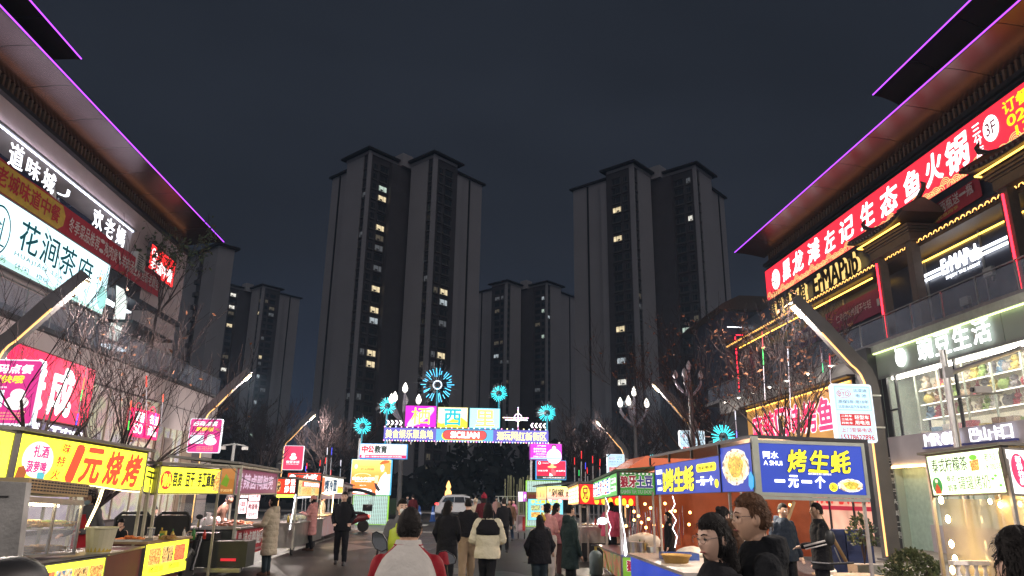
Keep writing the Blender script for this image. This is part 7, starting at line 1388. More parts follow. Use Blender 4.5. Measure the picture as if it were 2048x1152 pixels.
    if bag is not None:
        e=MB().ell(LN((-.23,.0,.9)),(.05,.12,.12),12,8); obj('shoulder_bag',e,bag,T,smooth=True); obj('bag_strap',MB().tube([LN((-.22,.16,.95)),LN((-.1,.19,1.25)),LN((.12,.12,1.46)),LN((.13,-.12,1.44)),LN((-.15,-.19,1.15)),LN((-.24,-.1,.95))],.012,5),bag,T)
    return T,k,hc,R
blackc=clothm('black',(.012,.012,.015)); navy=clothm('navy',(.02,.028,.045)); pinkc=clothm('pink',(.55,.26,.25),.6); cream=clothm('cream',(.5,.43,.33),.55); khaki=clothm('khaki',(.30,.22,.14)); dgreen=clothm('bottle_green',(.02,.035,.035)); jeans=clothm('jeans',(.05,.09,.17)); dkjean=clothm('dark_jeans',(.03,.045,.055)); whitep=clothm('white_trousers',(.6,.56,.53)); magp=clothm('pink_puffer',(.62,.09,.17),.6); redc_=clothm('red_sleeve',(.24,.012,.02),.7); greyw=clothm('grey_white',(.45,.43,.41)); maroonc=clothm('maroon',(.09,.015,.02)); brownc=clothm('brown',(.12,.07,.05)); hoodg=clothm('charcoal',(.016,.017,.02),.9,.5); applec=clothm('red_apron',(.5,.03,.04)); offw=clothm('off_white',(.6,.56,.42),.5); orangec=clothm('orange_knit',(.5,.16,.05)); vest=mt('reflective_vest',(.4,.5,.03),.5); maskm=mt('mask_paper',(.72,.72,.7),.8,var=.03)
def gx(px,Y): return at(px,1000,Y=Y).x
walk=dict(fL=(-.09,.18),fR=(.1,-.16,.04)); walk2=dict(fL=(-.1,-.14,.03),fR=(.09,.16))
PI=math.pi
# left side
person('young man in a black jacket and trousers walking toward the camera past the left stalls',gx(689,19.7),19.7,PI+.05,1.79,topm=blackc,botm=blackc,hair='crop',hem=.82,pose=dict(fL=(-.1,.05),fR=(.11,-.1,.02),eL=(-.27,-.06,1.15),hL=(-.2,.12,1.0),eR=(.26,-.06,1.15),hR=(.2,.12,1.0)),vox=.0105,head=(.0,-.05),belly=1.05)
person('woman in a long cream padded coat choosing food at the duck stall',gx(548,17.3),17.3,1.35,1.66,topm=cream,botm=dkjean,hair='bun',hem=.45,puff=.12,pose=dict(hL=(-.16,.36,1.12),eL=(-.24,.08,1.14),hR=(.2,.28,1.0),eR=(.25,.03,1.12),fL=(-.09,.02),fR=(.09,.03)),head=(0,.15),hood=True,vox=.0105,shoem=brownc)
person('woman in a long pink padded coat and pale cap at the fried rice stall',gx(627,24.3),24.3,1.45,1.66,topm=pinkc,botm=blackc,hair='medium',hem=.5,puff=.11,pose=dict(hL=(-.12,.33,1.2),eL=(-.22,.1,1.15),hR=(.12,.33,1.2),eR=(.22,.1,1.15),fL=(-.09,-.1),fR=(.09,.1)),head=(0,.2),cap='cap',hood=True,vox=.012,mask=maskm,shoem=brownc)
person('stall keeper in a dark brown jacket bending over the duck trays',at(426,1040,Y=18.6).x,18.6,-1.25,1.7,topm=brownc,botm=blackc,hair='crop',hem=.85,pose=dict(lean=.45,hL=(-.15,.5,1.1),eL=(-.24,.2,1.1),hR=(.2,.45,1.1),eR=(.26,.15,1.1)),head=(.0,-.45),vox=.0105)
person('masked vendor in a grey shirt and red apron behind the barbecue case',at(186,1000,Y=13.2).x,13.2,PI-.3,1.76,topm=clothm('grey',(.12,.12,.13)),botm=blackc,hair='medium',hem=.85,pose=dict(lean=.1,hL=(-.15,.3,1.1),hR=(.2,.3,1.05)),head=(.1,-.3),mask=mt('blue_mask',(.35,.5,.6),.8),vox=.0105)
ap=bpy.data.objects['person.004'] if 'person.004' in bpy.data.objects else None
if ap: e=MB(); e.rings([[Vector((a*math.cos(t),.03+b*math.sin(t),z)) for t in np.linspace(.35,2.79,12)]+[Vector((a*math.cos(t)*.93,.03+b*math.sin(t)*.93,z)) for t in np.linspace(2.79,.35,12)] for z,a,b in ((.75,.2,.2),(1.1,.2,.19),(1.38,.13,.17))]); obj('apron',e,applec,ap,smooth=True)
person('woman eating beside the gluten stall, her dark hair above a black coat',at(243,1030,Y=14.6).x,14.6,PI+.7,1.25,topm=blackc,botm=blackc,hair='medium',hem=.6,pose=dict(hR=(.05,.2,1.45),eR=(.2,.15,1.2)),head=(.2,-.35),vox=.0105)
person('customer in a blue grey coat standing behind the eating woman',at(238,1020,Y=16).x-.3,16,PI-.9,1.42,topm=clothm('blue_grey',(.12,.15,.2)),botm=blackc,hair='short',hem=.6,head=(0,-.4),vox=.012,pose=dict(lean=.2))
person('small figure in black seated behind the dark chair backs at the gluten stall',at(308,1030,Y=18).x,18,PI+.5,1.4,topm=blackc,botm=blackc,hair='short',hem=.6,head=(0,-.2),vox=.012)
person('vendor in an orange jacket under the warm light of the noodle stall',at(643,1030,Y=30.5).x,30.5,-1.5,1.62,topm=cream,botm=blackc,hair='short',vox=.014)
person('dark clothed customer at the back of the fried rice stall',at(580,1020,Y=27.5).x-.6,27.5,-1.4,1.6,topm=blackc,botm=blackc,hair='medium',vox=.014)
person('second dark clothed vendor beside the orange jacketed one',at(662,1020,Y=31.5).x-.5,31.5,-1.4,1.68,topm=navy,botm=blackc,hair='short',vox=.014)
# centre walkers
person('woman with long hair in a black knee length coat walking away, left of three friends',gx(897,14.6),14.6,-.25,1.65,topm=blackc,botm=blackc,hair='long',hem=.62,belly=1.12,pose=dict(walk,hL=(-.22,.12,.95),hR=(.2,.15,1.0)),head=(-.55,0),vox=.0105)
person('person in black bomber jacket and khaki cargo trousers, middle of three friends walking away',gx(937,16.4),16.4,.02,1.69,topm=blackc,botm=khaki,hair='crop',hem=.93,pose=dict(walk2,hL=(-.2,.15,.98),hR=(.2,.15,.98)),vox=.0105,width=1.3,belly=1.05)
T,k,hc,R=person('woman with long black hair in a cream and black puffer jacket, right of three friends',gx(977,13.2),13.2,.0,1.63,topm=offw,botm=blackc,hair='long',hem=.78,puff=.16,pose=dict(fL=(-.05,.12),fR=(.06,-.12,.02),eL=(-.29,.0,1.1),hL=(-.14,.2,1.05),eR=(.29,-.0,1.1),hR=(.14,.2,1.05)),vox=.0105,belly=1.12)
yo=MB(); yo.rings([[Vector((a*math.cos(t),b*math.sin(t),z))*k for t in [2*math.pi*i/26 for i in range(26)]] for z,a,b in ((1.2,.23,.185),(1.22,.247,.2),(1.32,.25,.2),(1.42,.2,.155),(1.475,.13,.12))]); obj('black_yoke',yo,blackc,T,smooth=True)
# masked man, far walkers
person('man in a white face mask and reflective vest standing beyond the rider',gx(805,11.5),11.5,PI+.35,1.69,topm=clothm('grey'),botm=jeans,hair='short',hem=.85,mask=maskm,vox=.0105,pose=dict(eL=(-.27,0,1.1)))
v_=bpy.data.objects[[o.name for o in bpy.data.objects if o.get('label','').startswith('man in a white face mask')][0]]; e=MB(); e.rings([[Vector((a*math.cos(t),b*math.sin(t),z)) for t in [2*math.pi*i/20 for i in range(20)]] for z,a,b in ((.95,.2,.17),(1.1,.2,.17),(1.25,.205,.17),(1.36,.16,.14))]); obj('reflective_vest',e,vest,v_,smooth=True)
far=[('woman in a dark maroon beanie and coat ahead of the three friends',968,25,0,1.78,maroonc,blackc,'medium',.6,clothm('red_knit',(.25,.02,.04))),
('person in a black leather jacket walking away near the small snack cart',1008,24,.1,1.66,blackc,blackc,'short',.85,None),
('woman with a long scarf in a tan coat walking toward the archway',1020,30,PI-.3,1.6,clothm('tan',(.3,.18,.13)),jeans,'long',.7,None),
('child in a pink hooded top and white trousers beyond the snack cart',1027,42,PI,1.5,clothm('rose',(.55,.2,.3)),whitep,'short',.8,None),
('woman in a pale pink coat crossing the far road',993,46,PI,1.6,clothm('pale_pink',(.5,.3,.28)),blackc,'long',.6,None),
('distant person in a white top beside the car',954,48,0,1.7,clothm('white_top',(.6,.6,.6)),blackc,'short',.8,None),
('distant person in dark blue near the white car',942,52,.4,1.6,navy,blackc,'short',.8,None),
('distant figure in a cream knitted hood between the walking friends',951,29,.3,1.6,cream,blackc,None,.6,cream),
('distant person in a maroon coat left of the rider',826,42,.3,1.7,maroonc,blackc,'short',.6,None),
('distant figure in a light jacket near the far kerb',815,50,PI,1.6,clothm('grey'),blackc,'short',.8,None)]
for l_,px,Yd,yw,h_,tm,bm_,hr,he,bn in far: person(l_,gx(px,Yd),Yd,yw,h_,topm=tm,botm=bm_,hair=hr,hem=he,cap=bn,vox=.016 if Yd>28 else .013,hands=Yd<28,pose=walk if yw<1 else walk2)
# right queue
person('teenager with long hair in a baggy black jacket and grey jeans, back to the camera',gx(1080,13.9),13.9,.1,1.42,topm=blackc,botm=dkjean,hair='long',hem=.72,belly=1.35,width=1.15,vox=.0105,pose=dict(eL=(-.32,0,1.1),hL=(-.24,.12,.9),eR=(.32,0,1.1),hR=(.24,.12,.9)))
person('woman with ponytail in a pink top and loose white trousers at the pepper stall',gx(1095,16.6),16.6,-.5,1.6,topm=pinkc,botm=whitep,hair='bun',hem=.85,vox=.0105,width=1.5,head=(-.5,.0),pose=dict(hR=(.15,.3,1.1),hL=(-.1,.3,1.1)))
person('woman in a dusty pink puffer behind the ponytailed woman',gx(1112,17.4),17.4,-.8,1.6,topm=clothm('dusty_pink',(.5,.2,.22),.6),botm=clothm('plum',(.08,.04,.04)),hair='medium',hem=.8,puff=.13,vox=.0105,head=(-.4,-.1))
person('child in a yellow woollen hat between the two pink clad women',gx(1084,15.4),15.4,-.3,1.38,topm=clothm('grey'),botm=blackc,hair='short',cap=clothm('yellow_knit',(.5,.32,.05)),vox=.012,hem=.6)
person('man with shaved sides in a knee length bottle green coat facing the right stalls',gx(1139,14.9),14.9,-1.15,1.6,topm=dgreen,botm=blackc,hair='crop',hem=.45,belly=1.25,hood=True,vox=.0105,sk=skin2,pose=dict(hR=(.25,.12,.72),eR=(.28,-.02,1.05)),head=(0,-.05))
person('vendor in a white shirt with a phone behind the red disc stall counter',gx(1171,24),24.4,1.2,1.62,topm=blackc,botm=blackc,hair='short',vox=.013,hem=.8,pose=dict(hR=(.1,.3,1.25)))
person('vendor in a big pink puffer jacket behind the green potato stall',gx(1219,19.9),19.9,-.6,1.62,topm=magp,botm=blackc,hair='medium',hem=.82,puff=.2,belly=1.3,vox=.0105,pose=dict(lean=.15,eL=(-.34,.05,1.1),hL=(-.2,.3,1.05)))
person('oyster vendor in a dark hooded jacket looking toward the camera',gx(1562,12.6),12.6,PI+.2,1.70,topm=navy,botm=blackc,hair='crop',hem=.8,hood=True,vox=.0095,head=(.2,-.15),belly=1.15,glasses=True)
person('man in a black jacket with white sleeve stripes behind the oyster stall',gx(1633,11.6),11.6,PI/2-.2,1.72,topm=blackc,botm=blackc,hair='crop',hem=.75,vox=.0095,belly=1.15,pose=dict(eL=(-.26,.08,1.15),hL=(-.2,.35,1.1)))
s_=[o for o in bpy.data.objects if o.get('label','').startswith('man in a black jacket with white')][0]; obj('sleeve_stripe',MB().tube([(-.33,.02,1.18),(-.27,.33,1.09)],.016,6).tube([(-.325,.0,1.13),(-.27,.31,1.045)],.01,6),pw,s_,kind='stuff')
person('woman with a dark bun bending behind the couple at the oyster stall',gx(1441,9.6),9.6,-.9,1.66,topm=clothm('olive',(.05,.05,.04)),botm=blackc,hair='bun',hem=.75,vox=.0095,head=(-.3,-.3))
person('woman with fair skin in an orange top half hidden behind the couple',gx(1461,6.2),6.2,.85,1.6,topm=orangec,botm=blackc,hair='medium',hm=brownh,hem=.75,vox=.009,head=(.3,-.1))
person('customer in a dark coat seated before the orange tent',gx(1336,16.8),16.8,1.3,1.45,topm=blackc,botm=blackc,hair='long',hem=.5,vox=.012)
# foreground couple
person('young man with brown hair and thin glasses in a black hooded jacket, foreground at right',gx(1508,4.1),4.1,1.35,1.80,topm=hoodg,botm=blackc,hair='short',hm=brownh,hem=.8,hood=True,vox=.006,head=(.1,-.0),glasses=True,sk=skin2,belly=1.1)
person('young woman with long black hair and thin glasses beside him in the foreground',gx(1430,4.0),4.0,1.65,1.69,topm=blackc,botm=blackc,hair='long',hem=.7,vox=.006,head=(.25,-.1),glasses=True)
person('blurred dark haired person cut off by the lower right corner, closest to the camera',gx(2030,2.45),2.45,-.1,1.69,topm=blackc,botm=blackc,hair='medium',hem=.8,vox=.008,hood=True,head=(.1,0))
# ================================================================== rider and scooter
sx_,sy_=gx(821,5.2),5.2
def rider():
    T=thing('person','scooter rider seen from behind in a red jacket with a big pale grey back panel','person',(sx_,sy_,.13)); k=1.
    hz=1.425; hc=Vector((.0,.06,hz)); mb=MB(); rg,R=headpts(hc,-.05,-.1,k=1.04); mb.rings(rg); ear(mb,hc,R,1.04); mb.tube([(0,-.02,1.2),(0,.03,1.33),(0,.08,1.42)],[.07,.062,.055],12)
    mb.rings([[Vector((a*math.cos(t),y0+b*math.sin(t),z)) for t in [2*math.pi*i/18 for i in range(18)]] for z,a,b,y0 in ((.72,.17,.14,0),(.9,.16,.12,-.02),(1.1,.18,.12,-.03),(1.24,.15,.1,-.01),(1.3,.08,.07,.0))])
    for q in (-1,1):
        limb(mb,[(q*.16,0,1.2),(q*.25,.2,.95),(q*.29,.52,.97)],[.05,.042,.03],8); hand(mb,Vector((q*.29,.52,.97)),(0,1,-.1),q,.9)
        limb(mb,[(q*.1,.05,.78),(q*.2,.5,.74),(q*.17,.45,.36)],[.09,.06,.04],8)
    remesh(obj('body',mb,skin2,T),.008,1)
    hb=MB(); rg,_=headpts(hc,-.05,-.1,n=60,m=40,k=1.04,mode='hair',hair='short'); hb.rings(rg); strands(hb,hc,R,1.04,'crop',5,1400); obj('hair',hb,hairm,T,smooth=True)
    j=MB(); j.rings([[Vector((a*math.cos(t),y0+b*math.sin(t),z)) for t in [2*math.pi*i/24 for i in range(24)]] for z,a,b,y0 in ((.7,.25,.2,-.02),(.85,.255,.2,-.04),(1.0,.255,.2,-.06),(1.15,.25,.185,-.06),(1.26,.2,.14,-.03),(1.33,.1,.1,.01))])
    for q in (-1,1): limb(j,[(q*.215,-.02,1.18),(q*.31,.17,.95),(q*.34,.48,.96)],[.092,.078,.06],12)
    j.v=[(p[0]*.82,p[1],p[2]) for p in j.v]
    folds(remesh(obj('jacket',j,redc_,T),.011,3),.022)
    # pale back panel follows the back of the jacket
    v=[];f=[]; zs=np.linspace(.68,1.335,22); na=26
    for z in zs:
        a=np.interp(z,[.7,.85,1.0,1.15,1.26,1.33],[.25,.255,.255,.25,.2,.1]); b=np.interp(z,[.7,.85,1.0,1.15,1.26,1.33],[.2,.2,.2,.185,.14,.1]); y0=np.interp(z,[.7,.85,1.0,1.15,1.26,1.33],[-.02,-.04,-.06,-.06,-.03,.01])
        w=.92*(1-max(0,(z-1.05)/.33)**3*.5)
        for i in range(na): t=-math.pi/2+(i/(na-1)-.5)*2*1.38*w; v.append(((a*.8+.012)*math.cos(t),y0+(b+.014)*math.sin(t),z))
    for r_ in range(len(zs)-1):
        for i in range(na-1): q=r_*na+i; f.append((q,q+1,q+na+1,q+na))
    o=obj('back_panel',MB().add(v,f),greyw,T,smooth=True); o.modifiers.new('cloth_thickness','SOLIDIFY').thickness=.024; folds(o,.016)
    c=MB(); c.rings([[Vector((a*math.cos(t),.015+b*math.sin(t),z)) for t in [2*math.pi*i/20 for i in range(20)]] for z,a,b in ((1.29,.12,.11),(1.33,.095,.09),(1.36,.085,.082))]); obj('collar',c,greyw,T,smooth=True)
    c=MB().tube([(.0965*math.cos(t),.015+.0915*math.sin(t),1.33) for t in np.linspace(0,6.28,25)],.005,5); obj('collar_stripe',c,redc_,T); obj('collar_tag',MB().box(-.02,.03,-.122,-.113,1.27,1.282),em((1,1,1),.8),T)
    p=MB(); 
    for q in (-1,1): limb(p,[(q*.1,.02,.8),(q*.2,.5,.76),(q*.17,.45,.38)],[.12,.09,.07],10)
    p.ell((0,0,.78),(.2,.17,.14),14,9); remesh(obj('trousers',p,jeans,T),.014,2)
    for q in (-1,1): s=MB(); s.rings([[Vector((q*.17+a*math.cos(t),.5+c_*math.sin(t),z)) for t in [2*math.pi*i/14 for i in range(14)]] for z,a,c_ in ((.3,.045,.13),(.33,.05,.13),(.37,.04,.09))]); obj('shoe',s,BLACK,T,smooth=True)
rider()
S_=thing('electric_scooter','electric scooter under the red jacketed rider with two leaf shaped mirrors','scooter',(sx_,sy_,0)); sc=mt('scooter_red',(.35,.03,.03),.3)
obj('floor_deck',MB().box(-.17,.17,.2,.75,.24,.3),BLACK,S_); obj('rear_body',MB().rings([[Vector((a*math.cos(t),y+b*math.sin(t)*0,z+b*math.sin(t))) for t in [2*math.pi*i/16 for i in range(16)]] for y,z,a,b in ((-.75,.55,.08,.1),(-.5,.5,.16,.2),(.1,.48,.17,.2),(.25,.42,.12,.14))]),sc,S_,smooth=True)
obj('seat',MB().ell((0,-.1,.74),(.17,.42,.12),16,8),BLACK,S_,smooth=True); obj('front_shield',MB().rings([[Vector((a*math.cos(t),y+.05*math.sin(t),z)) for t in [2*math.pi*i/16 for i in range(16)]] for z,a,y in ((.25,.16,.8),(.6,.2,.86),(.9,.13,.78))]),sc,S_,smooth=True)
obj('steering_column',MB().tube([(0,.85,.5),(0,.72,1.0)],.03,8),DARKM,S_); obj('handlebar',MB().tube([(-.4,.56,1.0),(-.2,.66,1.02),(.2,.66,1.02),(.4,.56,1.0)],.016,8),DARKM,S_); wheel(S_,(sx_,sy_-.62,.24),.24,.1); wheel(S_,(sx_,sy_+1.0,.24),.24,.1)
mir=mt('mirror_glass',(.8,.85,.9),.03,1.,var=.02)
for (px,py,q) in ((758,1084,-1),(890,1117,1)):
    p=at(px,py,Y=sy_+.55)-Vector((sx_,sy_,0)); hd=MB(); rim=MB()
    pts=[(-.062,.07),(-.03,.085),(.03,.06),(.07,.0),(.075,-.06),(.03,-.08),(-.03,-.055),(-.06,.0)] if q<0 else [(-.075,.02),(-.05,.055),(.0,.065),(.07,.03),(.10,-.01),(.09,-.04),(.02,-.055),(-.05,-.04)]
    def pr(mb,s,y0,y1): mb.prism([(p.x+a*s*.8,p.y+y0,p.z+b*s*.8) for a,b in pts],(0,y1-y0,0))
    pr(rim,1.12,.0,.03); h_=obj('mirror_head',rim,BLACK,S_); pr(hd,1.,-.004,-.001); obj('mirror_glass',hd,mir,h_); obj('mirror_stem',MB().tube([(q*.3,.62,1.0),(p.x+q*.01,p.y+.03,p.z-.05),(p.x,p.y+.02,p.z)],.008,6),DARKM,S_)
obj('phone_screen',MB().box(.26,.34,.55,.56,1.03,1.09),em((.2,.4,.9),.8),S_); obj('green_indicator',MB().box(.24,.27,.53,.54,1.06,1.09),em((.1,.9,.4),1.6),S_)
# ================================================================== vehicles
def leafcar():
    C=thing('white_suv','white five door SUV driving right on the cross road beyond the archway','car',(0,61.5,0)); a=at(870,1020,Y=60.5); x0=a.x; L=4.6; C.location=(x0,61,0); _fr[C.name]=(Vector((x0,61,0)),0)
    wp=mt('white_car_paint',(.62,.64,.68),.25,.0,var=.03,spec=.6); prof=[(0,.38),(.02,.75),(.08,1.02),(.35,1.12),(.62,1.58),(.9,1.68),(2.2,1.70),(2.75,1.58),(3.35,1.14),(4.2,1.0),(4.5,.82),(4.6,.55),(4.55,.32),(3.95,.26),(.5,.26)]
    R=[]
    for y,s in ((-.9,.0),(-.86,.02),(0,.03),(.86,.02),(.9,0)):
        R.append([(x,y*(1-.16*max(0,(z-1.0))/.7),z+s*(z>1)) for x,z in prof])
    mb=MB(); mb.rings(R); obj('body',mb,wp,C)
    for y in (-.86,.86):
        k=-1 if y<0 else 1
        for nm,pts in (('side_window',[(.55,1.14),(.78,1.5),(1.5,1.55),(1.5,1.13)]),('side_window',[(1.56,1.13),(1.56,1.55),(2.3,1.55),(2.4,1.12)]),('side_window',[(2.46,1.12),(2.36,1.54),(2.62,1.5),(3.1,1.14)])):
            f=lambda z:k*(.905*(1-.16*max(0,z-1.0)/.7)); mb=MB(); n=len(pts); v=[(x,f(z)+k*.004,z) for x,z in pts]+[(x,f(z)-k*.03,z) for x,z in pts]; mb.add(v,[tuple(range(n))]+[tuple(range(n,2*n))]+[(i,(i+1)%n,n+(i+1)%n,n+i) for i in range(n)]); obj(nm,mb,mt('car_glass',(.02,.022,.03),.08,spec=.8),C)
        obj('roof_rail',MB().tube([(.9,y*.86,1.74),(2.5,y*.86,1.74)],.02,6),STEEL,C); obj('sill_trim',MB().box(.95,3.4,min(y*1.06,y*1.03),max(y*1.06,y*1.03),.27,.38),BLACK,C)
        for xx in (.85,3.6): wheel(C,(x0+xx,61+y*.97,.35),.35,.22,'y')
        obj('tail_lamp',MB().box(-.01,.28,min(y,y*1.04),max(y,y*1.04),.92,1.06),em((1,.05,.05),3.),C); obj('headlamp',MB().box(4.2,4.5,min(y,y*1.02),max(y,y*1.02),.78,.9),em((.9,.95,1),2.),C)
    obj('rear_window',MB().prism([(.3,-.6,1.16),(.3,.6,1.16),(.58,.55,1.54),(.58,-.55,1.54)],(-.03,0,.01)),mt('car_glass'),C)
leafcar()
C=thing('black_car','dark car with one bright headlamp half hidden left of the rider','car',(at(790,1020,Y=56).x,56,0)); mb=MB(); mb.rings([[(x*w,y,z) for x,z in ((-.85,.3),(.85,.3),(.88,.75),(.7,.9),(.6,1.4),(-.6,1.4),(-.7,.9),(-.88,.75))] for y,w in ((-1.9,.9),(-1.2,1),(1.5,1),(2.2,.9))]); obj('body',mb,mt('black_paint',(.02,.02,.025),.2),C)
for q in (-1,1): obj('headlamp',MB().box(q*.65-.15,q*.65+.15,-1.96,-1.9,.62,.75),em((.8,.95,1),3. if q<0 else .3),C)
obj('windscreen',MB().prism([(-.6,-1.0,.95),(.6,-1.0,.95),(.5,-.98,1.36),(-.5,-.98,1.36)],(0,-.06,0)),mt('car_glass'),C)
for q in (-1,1):
    for yy in (-1.3,1.3): wheel(C,(C.location.x+q*.82,56+yy,.32),.32,.2)
# canopy scooter
cx=at(712,1040,Y=36).x; C=thing('canopy_scooter','dark red electric scooter with black rain canopy and glowing tail lamp by the lattice panel','scooter',(cx,36,0)); dr=mt('dark_red_paint',(.15,.02,.025),.3)
obj('body',MB().rings([[Vector((x,.17*math.cos(t),z+r_*math.sin(t))) for t in [2*math.pi*i/14 for i in range(14)]] for x,z,r_ in ((-1.1,.45,.1),(-.8,.5,.18),(-.2,.45,.16),(.1,.62,.2),(.5,.68,.16),(.62,.62,.06))]),dr,C,smooth=True); obj('seat',MB().ell((.05,0,.85),(.38,.16,.07),14,8),BLACK,C,smooth=True)
for xx in (-.75,.35): wheel(C,(cx+xx,36,.27),.27,.11,'y')
obj('front_shield',MB().prism([(-.95,-.22,.4),(-.75,-.22,.4),(-.6,-.2,1.0),(-.75,-.2,1.05)],(0,.44,0)),dr,C); obj('canopy_pole',MB().tube([(-.65,0,.9),(-.75,0,1.5),(-.6,0,1.85)],.02,6),STEEL,C)
mb=MB(); R=[]
for t in np.linspace(0,1,9): xx=-.95+1.75*t; zz=1.62+.28*math.sin(t*2.4+.3)-.1*t; R.append([(xx,.42*math.cos(a),zz+.14*math.sin(a)) for a in np.linspace(0,math.pi,9)]+[(xx,.41*math.cos(a),zz-.015+.14*math.sin(a)) for a in np.linspace(math.pi,0,9)])
mb.rings(R); obj('rain_canopy',mb,BLACK,C,smooth=True); obj('tail_lamp',MB().box(.56,.64,-.06,.06,.66,.76),em((1,.05,.03),6,True),C); obj('top_box',MB().box(.3,.72,-.2,.2,.95,1.25),BLACK,C); obj('rear_windshield_film',MB().prism([(.45,-.3,1.1),(.75,-.3,1.2),(.8,-.3,1.7),(.78,-.3,1.7)],(0,.6,0)),gl,C)
# bicycle mirror and handle behind the oyster stall
C=thing('parked_bicycle','upright bicycle handlebar with black mirror at the oyster stall right post','bicycle',(at(1655,1100,Y=9.5).x,9.5,0)); obj('frame',MB().tube([(0,0,.35),(0,.3,.6),(0,.75,.35)],.02,6).tube([(0,.3,.6),(0,-.05,.85)],.02,6),STEEL,C); obj('handlebar',MB().tube([(-.28,-.1,1.02),(0,-.05,1.0),(.28,-.1,1.02)],.014,6),DARKM,C); obj('mirror',MB().ell((.0,-.1,1.32),(.07,.03,.1),12,8),BLACK,C,smooth=True); obj('mirror_stem',MB().tube([(.12,-.08,1.02),(.05,-.09,1.2)],.008,6),STEEL,C)
for yy in (-.15,.95): wheel(C,(C.location.x,9.5+yy,.31),.31,.04)
# traffic cones, bollard sacks beyond
for i,(px,py,Yd) in enumerate(((867,1030,50),(840,1028,50))):
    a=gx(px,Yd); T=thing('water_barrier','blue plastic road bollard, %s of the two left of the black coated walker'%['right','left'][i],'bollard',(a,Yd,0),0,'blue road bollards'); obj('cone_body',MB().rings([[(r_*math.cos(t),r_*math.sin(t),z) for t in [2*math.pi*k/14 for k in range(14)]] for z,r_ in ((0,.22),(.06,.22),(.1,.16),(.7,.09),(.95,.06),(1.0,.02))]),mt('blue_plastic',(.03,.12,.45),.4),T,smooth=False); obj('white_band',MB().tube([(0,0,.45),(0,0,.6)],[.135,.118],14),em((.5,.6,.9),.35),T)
T=thing('orange_lantern','small glowing orange gourd lantern over the far road','lantern',at(896,1000,Y=64)); obj('lantern_body',MB().rings([[(r_*math.cos(t),r_*math.sin(t),z) for t in [2*math.pi*k/12 for k in range(12)]] for z,r_ in ((0,.15),(.3,.3),(.7,.26),(.9,.12),(1.1,.22),(1.4,.12),(1.6,.03))]),em((1,.5,.15),2.,),T,smooth=True); obj('pole',MB().tube([(0,0,-1.9),(0,0,0)],.03,6),STEEL,T)
cr=thing('lamp_rack','pale overhead rack with three white cone lamps beyond the archway','lamp rack',(at(1000,1000,Y=47).x,47,0)); zt_=at(1000,992,Y=47).z; xw=at(1038,992,Y=47).x-cr.location.x; obj('beam',MB().box(-.3,xw,-.03,.03,zt_-.04,zt_),ALU,cr); obj('post',MB().box(xw*.15,xw*.15+.05,-.03,.03,0,zt_-.041),ALU,cr); obj('post',MB().box(xw-.05,xw,-.03,.03,0,zt_-.041),ALU,cr)
for i in range(3): obj('cone_lamp',MB().tube([(-.1+i*.28,0,zt_-.05),(-.1+i*.28,0,zt_-.3),(-.1+i*.28,0,zt_-.45)],[.03,.06,.17],12,False),mt('lamp_white'),cr)
# dark chairs by the gluten stall
for i,(px,Yd) in enumerate(((262,15.2),(342,15.4))):
    a=at(px,1060,Y=Yd); T=thing('dark_chair','curved black tube chair back beside the gluten stall, %s one'%['left','right'][i],'chair',(a.x,Yd,0),.2,'dark chairs at the gluten stall'); zt2=1.35; obj('back_frame',MB().tube([(-.3,0,.5),(-.3,0,zt2-.1),(-.2,0,zt2),(.25,0,zt2),(.33,0,zt2-.1),(.33,0,.5)],.03,8),BLACK,T,smooth=True); obj('backrest',MB().box(-.27,.3,-.02,.02,.8,zt2-.05),mt('dark_mesh',(.03,.03,.03),.8),T); obj('seat',MB().box(-.28,.32,.0,.45,.5,.56),BLACK,T)
    for q in (-.27,.3):
        for w in (.03,.42): obj('leg',MB().cyl((q,w,0),.018,.5,6),BLACK,T)
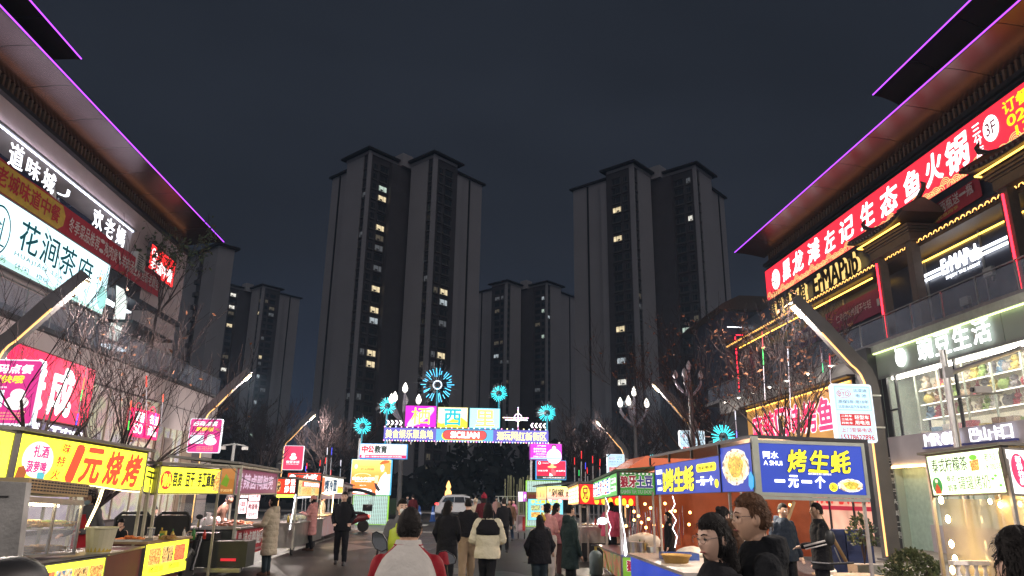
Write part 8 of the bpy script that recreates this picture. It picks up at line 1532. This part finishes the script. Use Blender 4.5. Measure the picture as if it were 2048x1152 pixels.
# plush toys on the gift shop shelves
r=random.Random(31); kinds=[('bear',0),('rabbit',1),('round',2),('duck',3)]; cols=[('cream',(.6,.52,.4)),('pink',(.6,.28,.3)),('brown',(.25,.14,.08)),('grey',(.3,.29,.3)),('white',(.65,.62,.58)),('yellow',(.6,.48,.15)),('green',(.3,.42,.14)),('blue',(.2,.32,.45)),('red',(.45,.08,.1)),('beige',(.48,.36,.26))]
ordn=['first','second','third','fourth','fifth','sixth','seventh','eighth','ninth','tenth','eleventh','twelfth','thirteenth','fourteenth','fifteenth','sixteenth']; cache={}
def toymesh(kind,cn,rgb):
    if (kind,cn) in cache: return cache[(kind,cn)]
    m=MB(); fu=mt('plush_'+cn,rgb,.95,var=.12,scale=5,bump=.6,bscale=60)
    if kind=='round': m.ell((0,0,.16),(.2,.19,.17),14,9); m.ell((-.12,0,.31),(.05,.04,.06),8,6); m.ell((.12,0,.31),(.05,.04,.06),8,6)
    else:
        m.ell((0,0,.13),(.15,.14,.14),14,9); m.ell((0,-.01,.34),(.13,.12,.12),14,9); m.ell((0,-.12,.32),(.05,.04,.035) if kind!='duck' else (.07,.07,.02),8,6)
        for q in (-1,1):
            if kind=='bear': m.ell((q*.1,0,.44),(.045,.03,.045),8,6)
            if kind=='rabbit': m.ell((q*.05,0,.52),(.03,.02,.12),8,6)
            m.ell((q*.15,-.06,.18),(.05,.05,.08),8,6); m.ell((q*.1,-.14,.04),(.05,.07,.045),8,6)
    for q in (-1,1): m.ell((q*.045,-.115,.37) if kind!='round' else (q*.06,-.17,.2),(.012,.01,.014),6,5,k=1)
    cache[(kind,cn)]=m.mesh('plush_toy',[fu,BLACK],True); return cache[(kind,cn)]
for si,z in enumerate((4.66,5.18,5.70)):
    yy=25.0; n=0
    while yy>17.6 and n<16:
        kind=r.choice(kinds)[0]; cn,rgb=r.choice(cols); s=r.uniform(.9,1.15)*(.78 if kind=='rabbit' else 1.0); o=link('plush_toy',toymesh(kind,cn,rgb)); o.location=(16.95+r.uniform(-.05,.12),yy,z); o.rotation_euler=(0,0,-PI/2+r.uniform(-.4,.4)); o.scale=(s,s,s)
        tag(o,'%s %s plush toy on the %s shop shelf, %s from the left'%(cn,{'round':'round'}.get(kind,kind),['bottom','middle','top'][si],ordn[n]),'plush toy','plush toys on the gift shop shelves'); yy-=r.uniform(.36,.52)*s; n+=1
yy=25.0
for n in range(12):
    cn,rgb=cols[(n*7)%10]; o=link('gift_box',MB().box(-.14,.14,-.16,.16,0,r.uniform(.12,.3)).mesh('gift_box',mt('box_'+cn,rgb,.5))); o.location=(16.7,yy-n*.6,4.06); tag(o,'%s gift box on the shop display floor, %s from the left'%(cn,ordn[n]),'gift box','gift boxes in the shop window')
# ================================================================== night haze over the whole street
hz=MB().box(-420,420,-70,460,-1.7,118); o=obj('haze',hz,None); o.data.materials.clear(); o['kind']='stuff'; o['label']='thin night haze filling the air of the whole street'
m=bpy.data.materials.new('night_haze'); m.use_nodes=True; t=m.node_tree; t.nodes.remove(t.nodes['Principled BSDF']); v=t.nodes.new('ShaderNodeVolumePrincipled'); v.inputs['Color'].default_value=(.5,.72,1,1); v.inputs['Density'].default_value=.00045; v.inputs['Anisotropy'].default_value=.35; t.links.new(v.outputs[0],t.nodes['Material Output'].inputs['Volume']); o.data.materials.append(m)
SC.cycles.volume_bounces=0
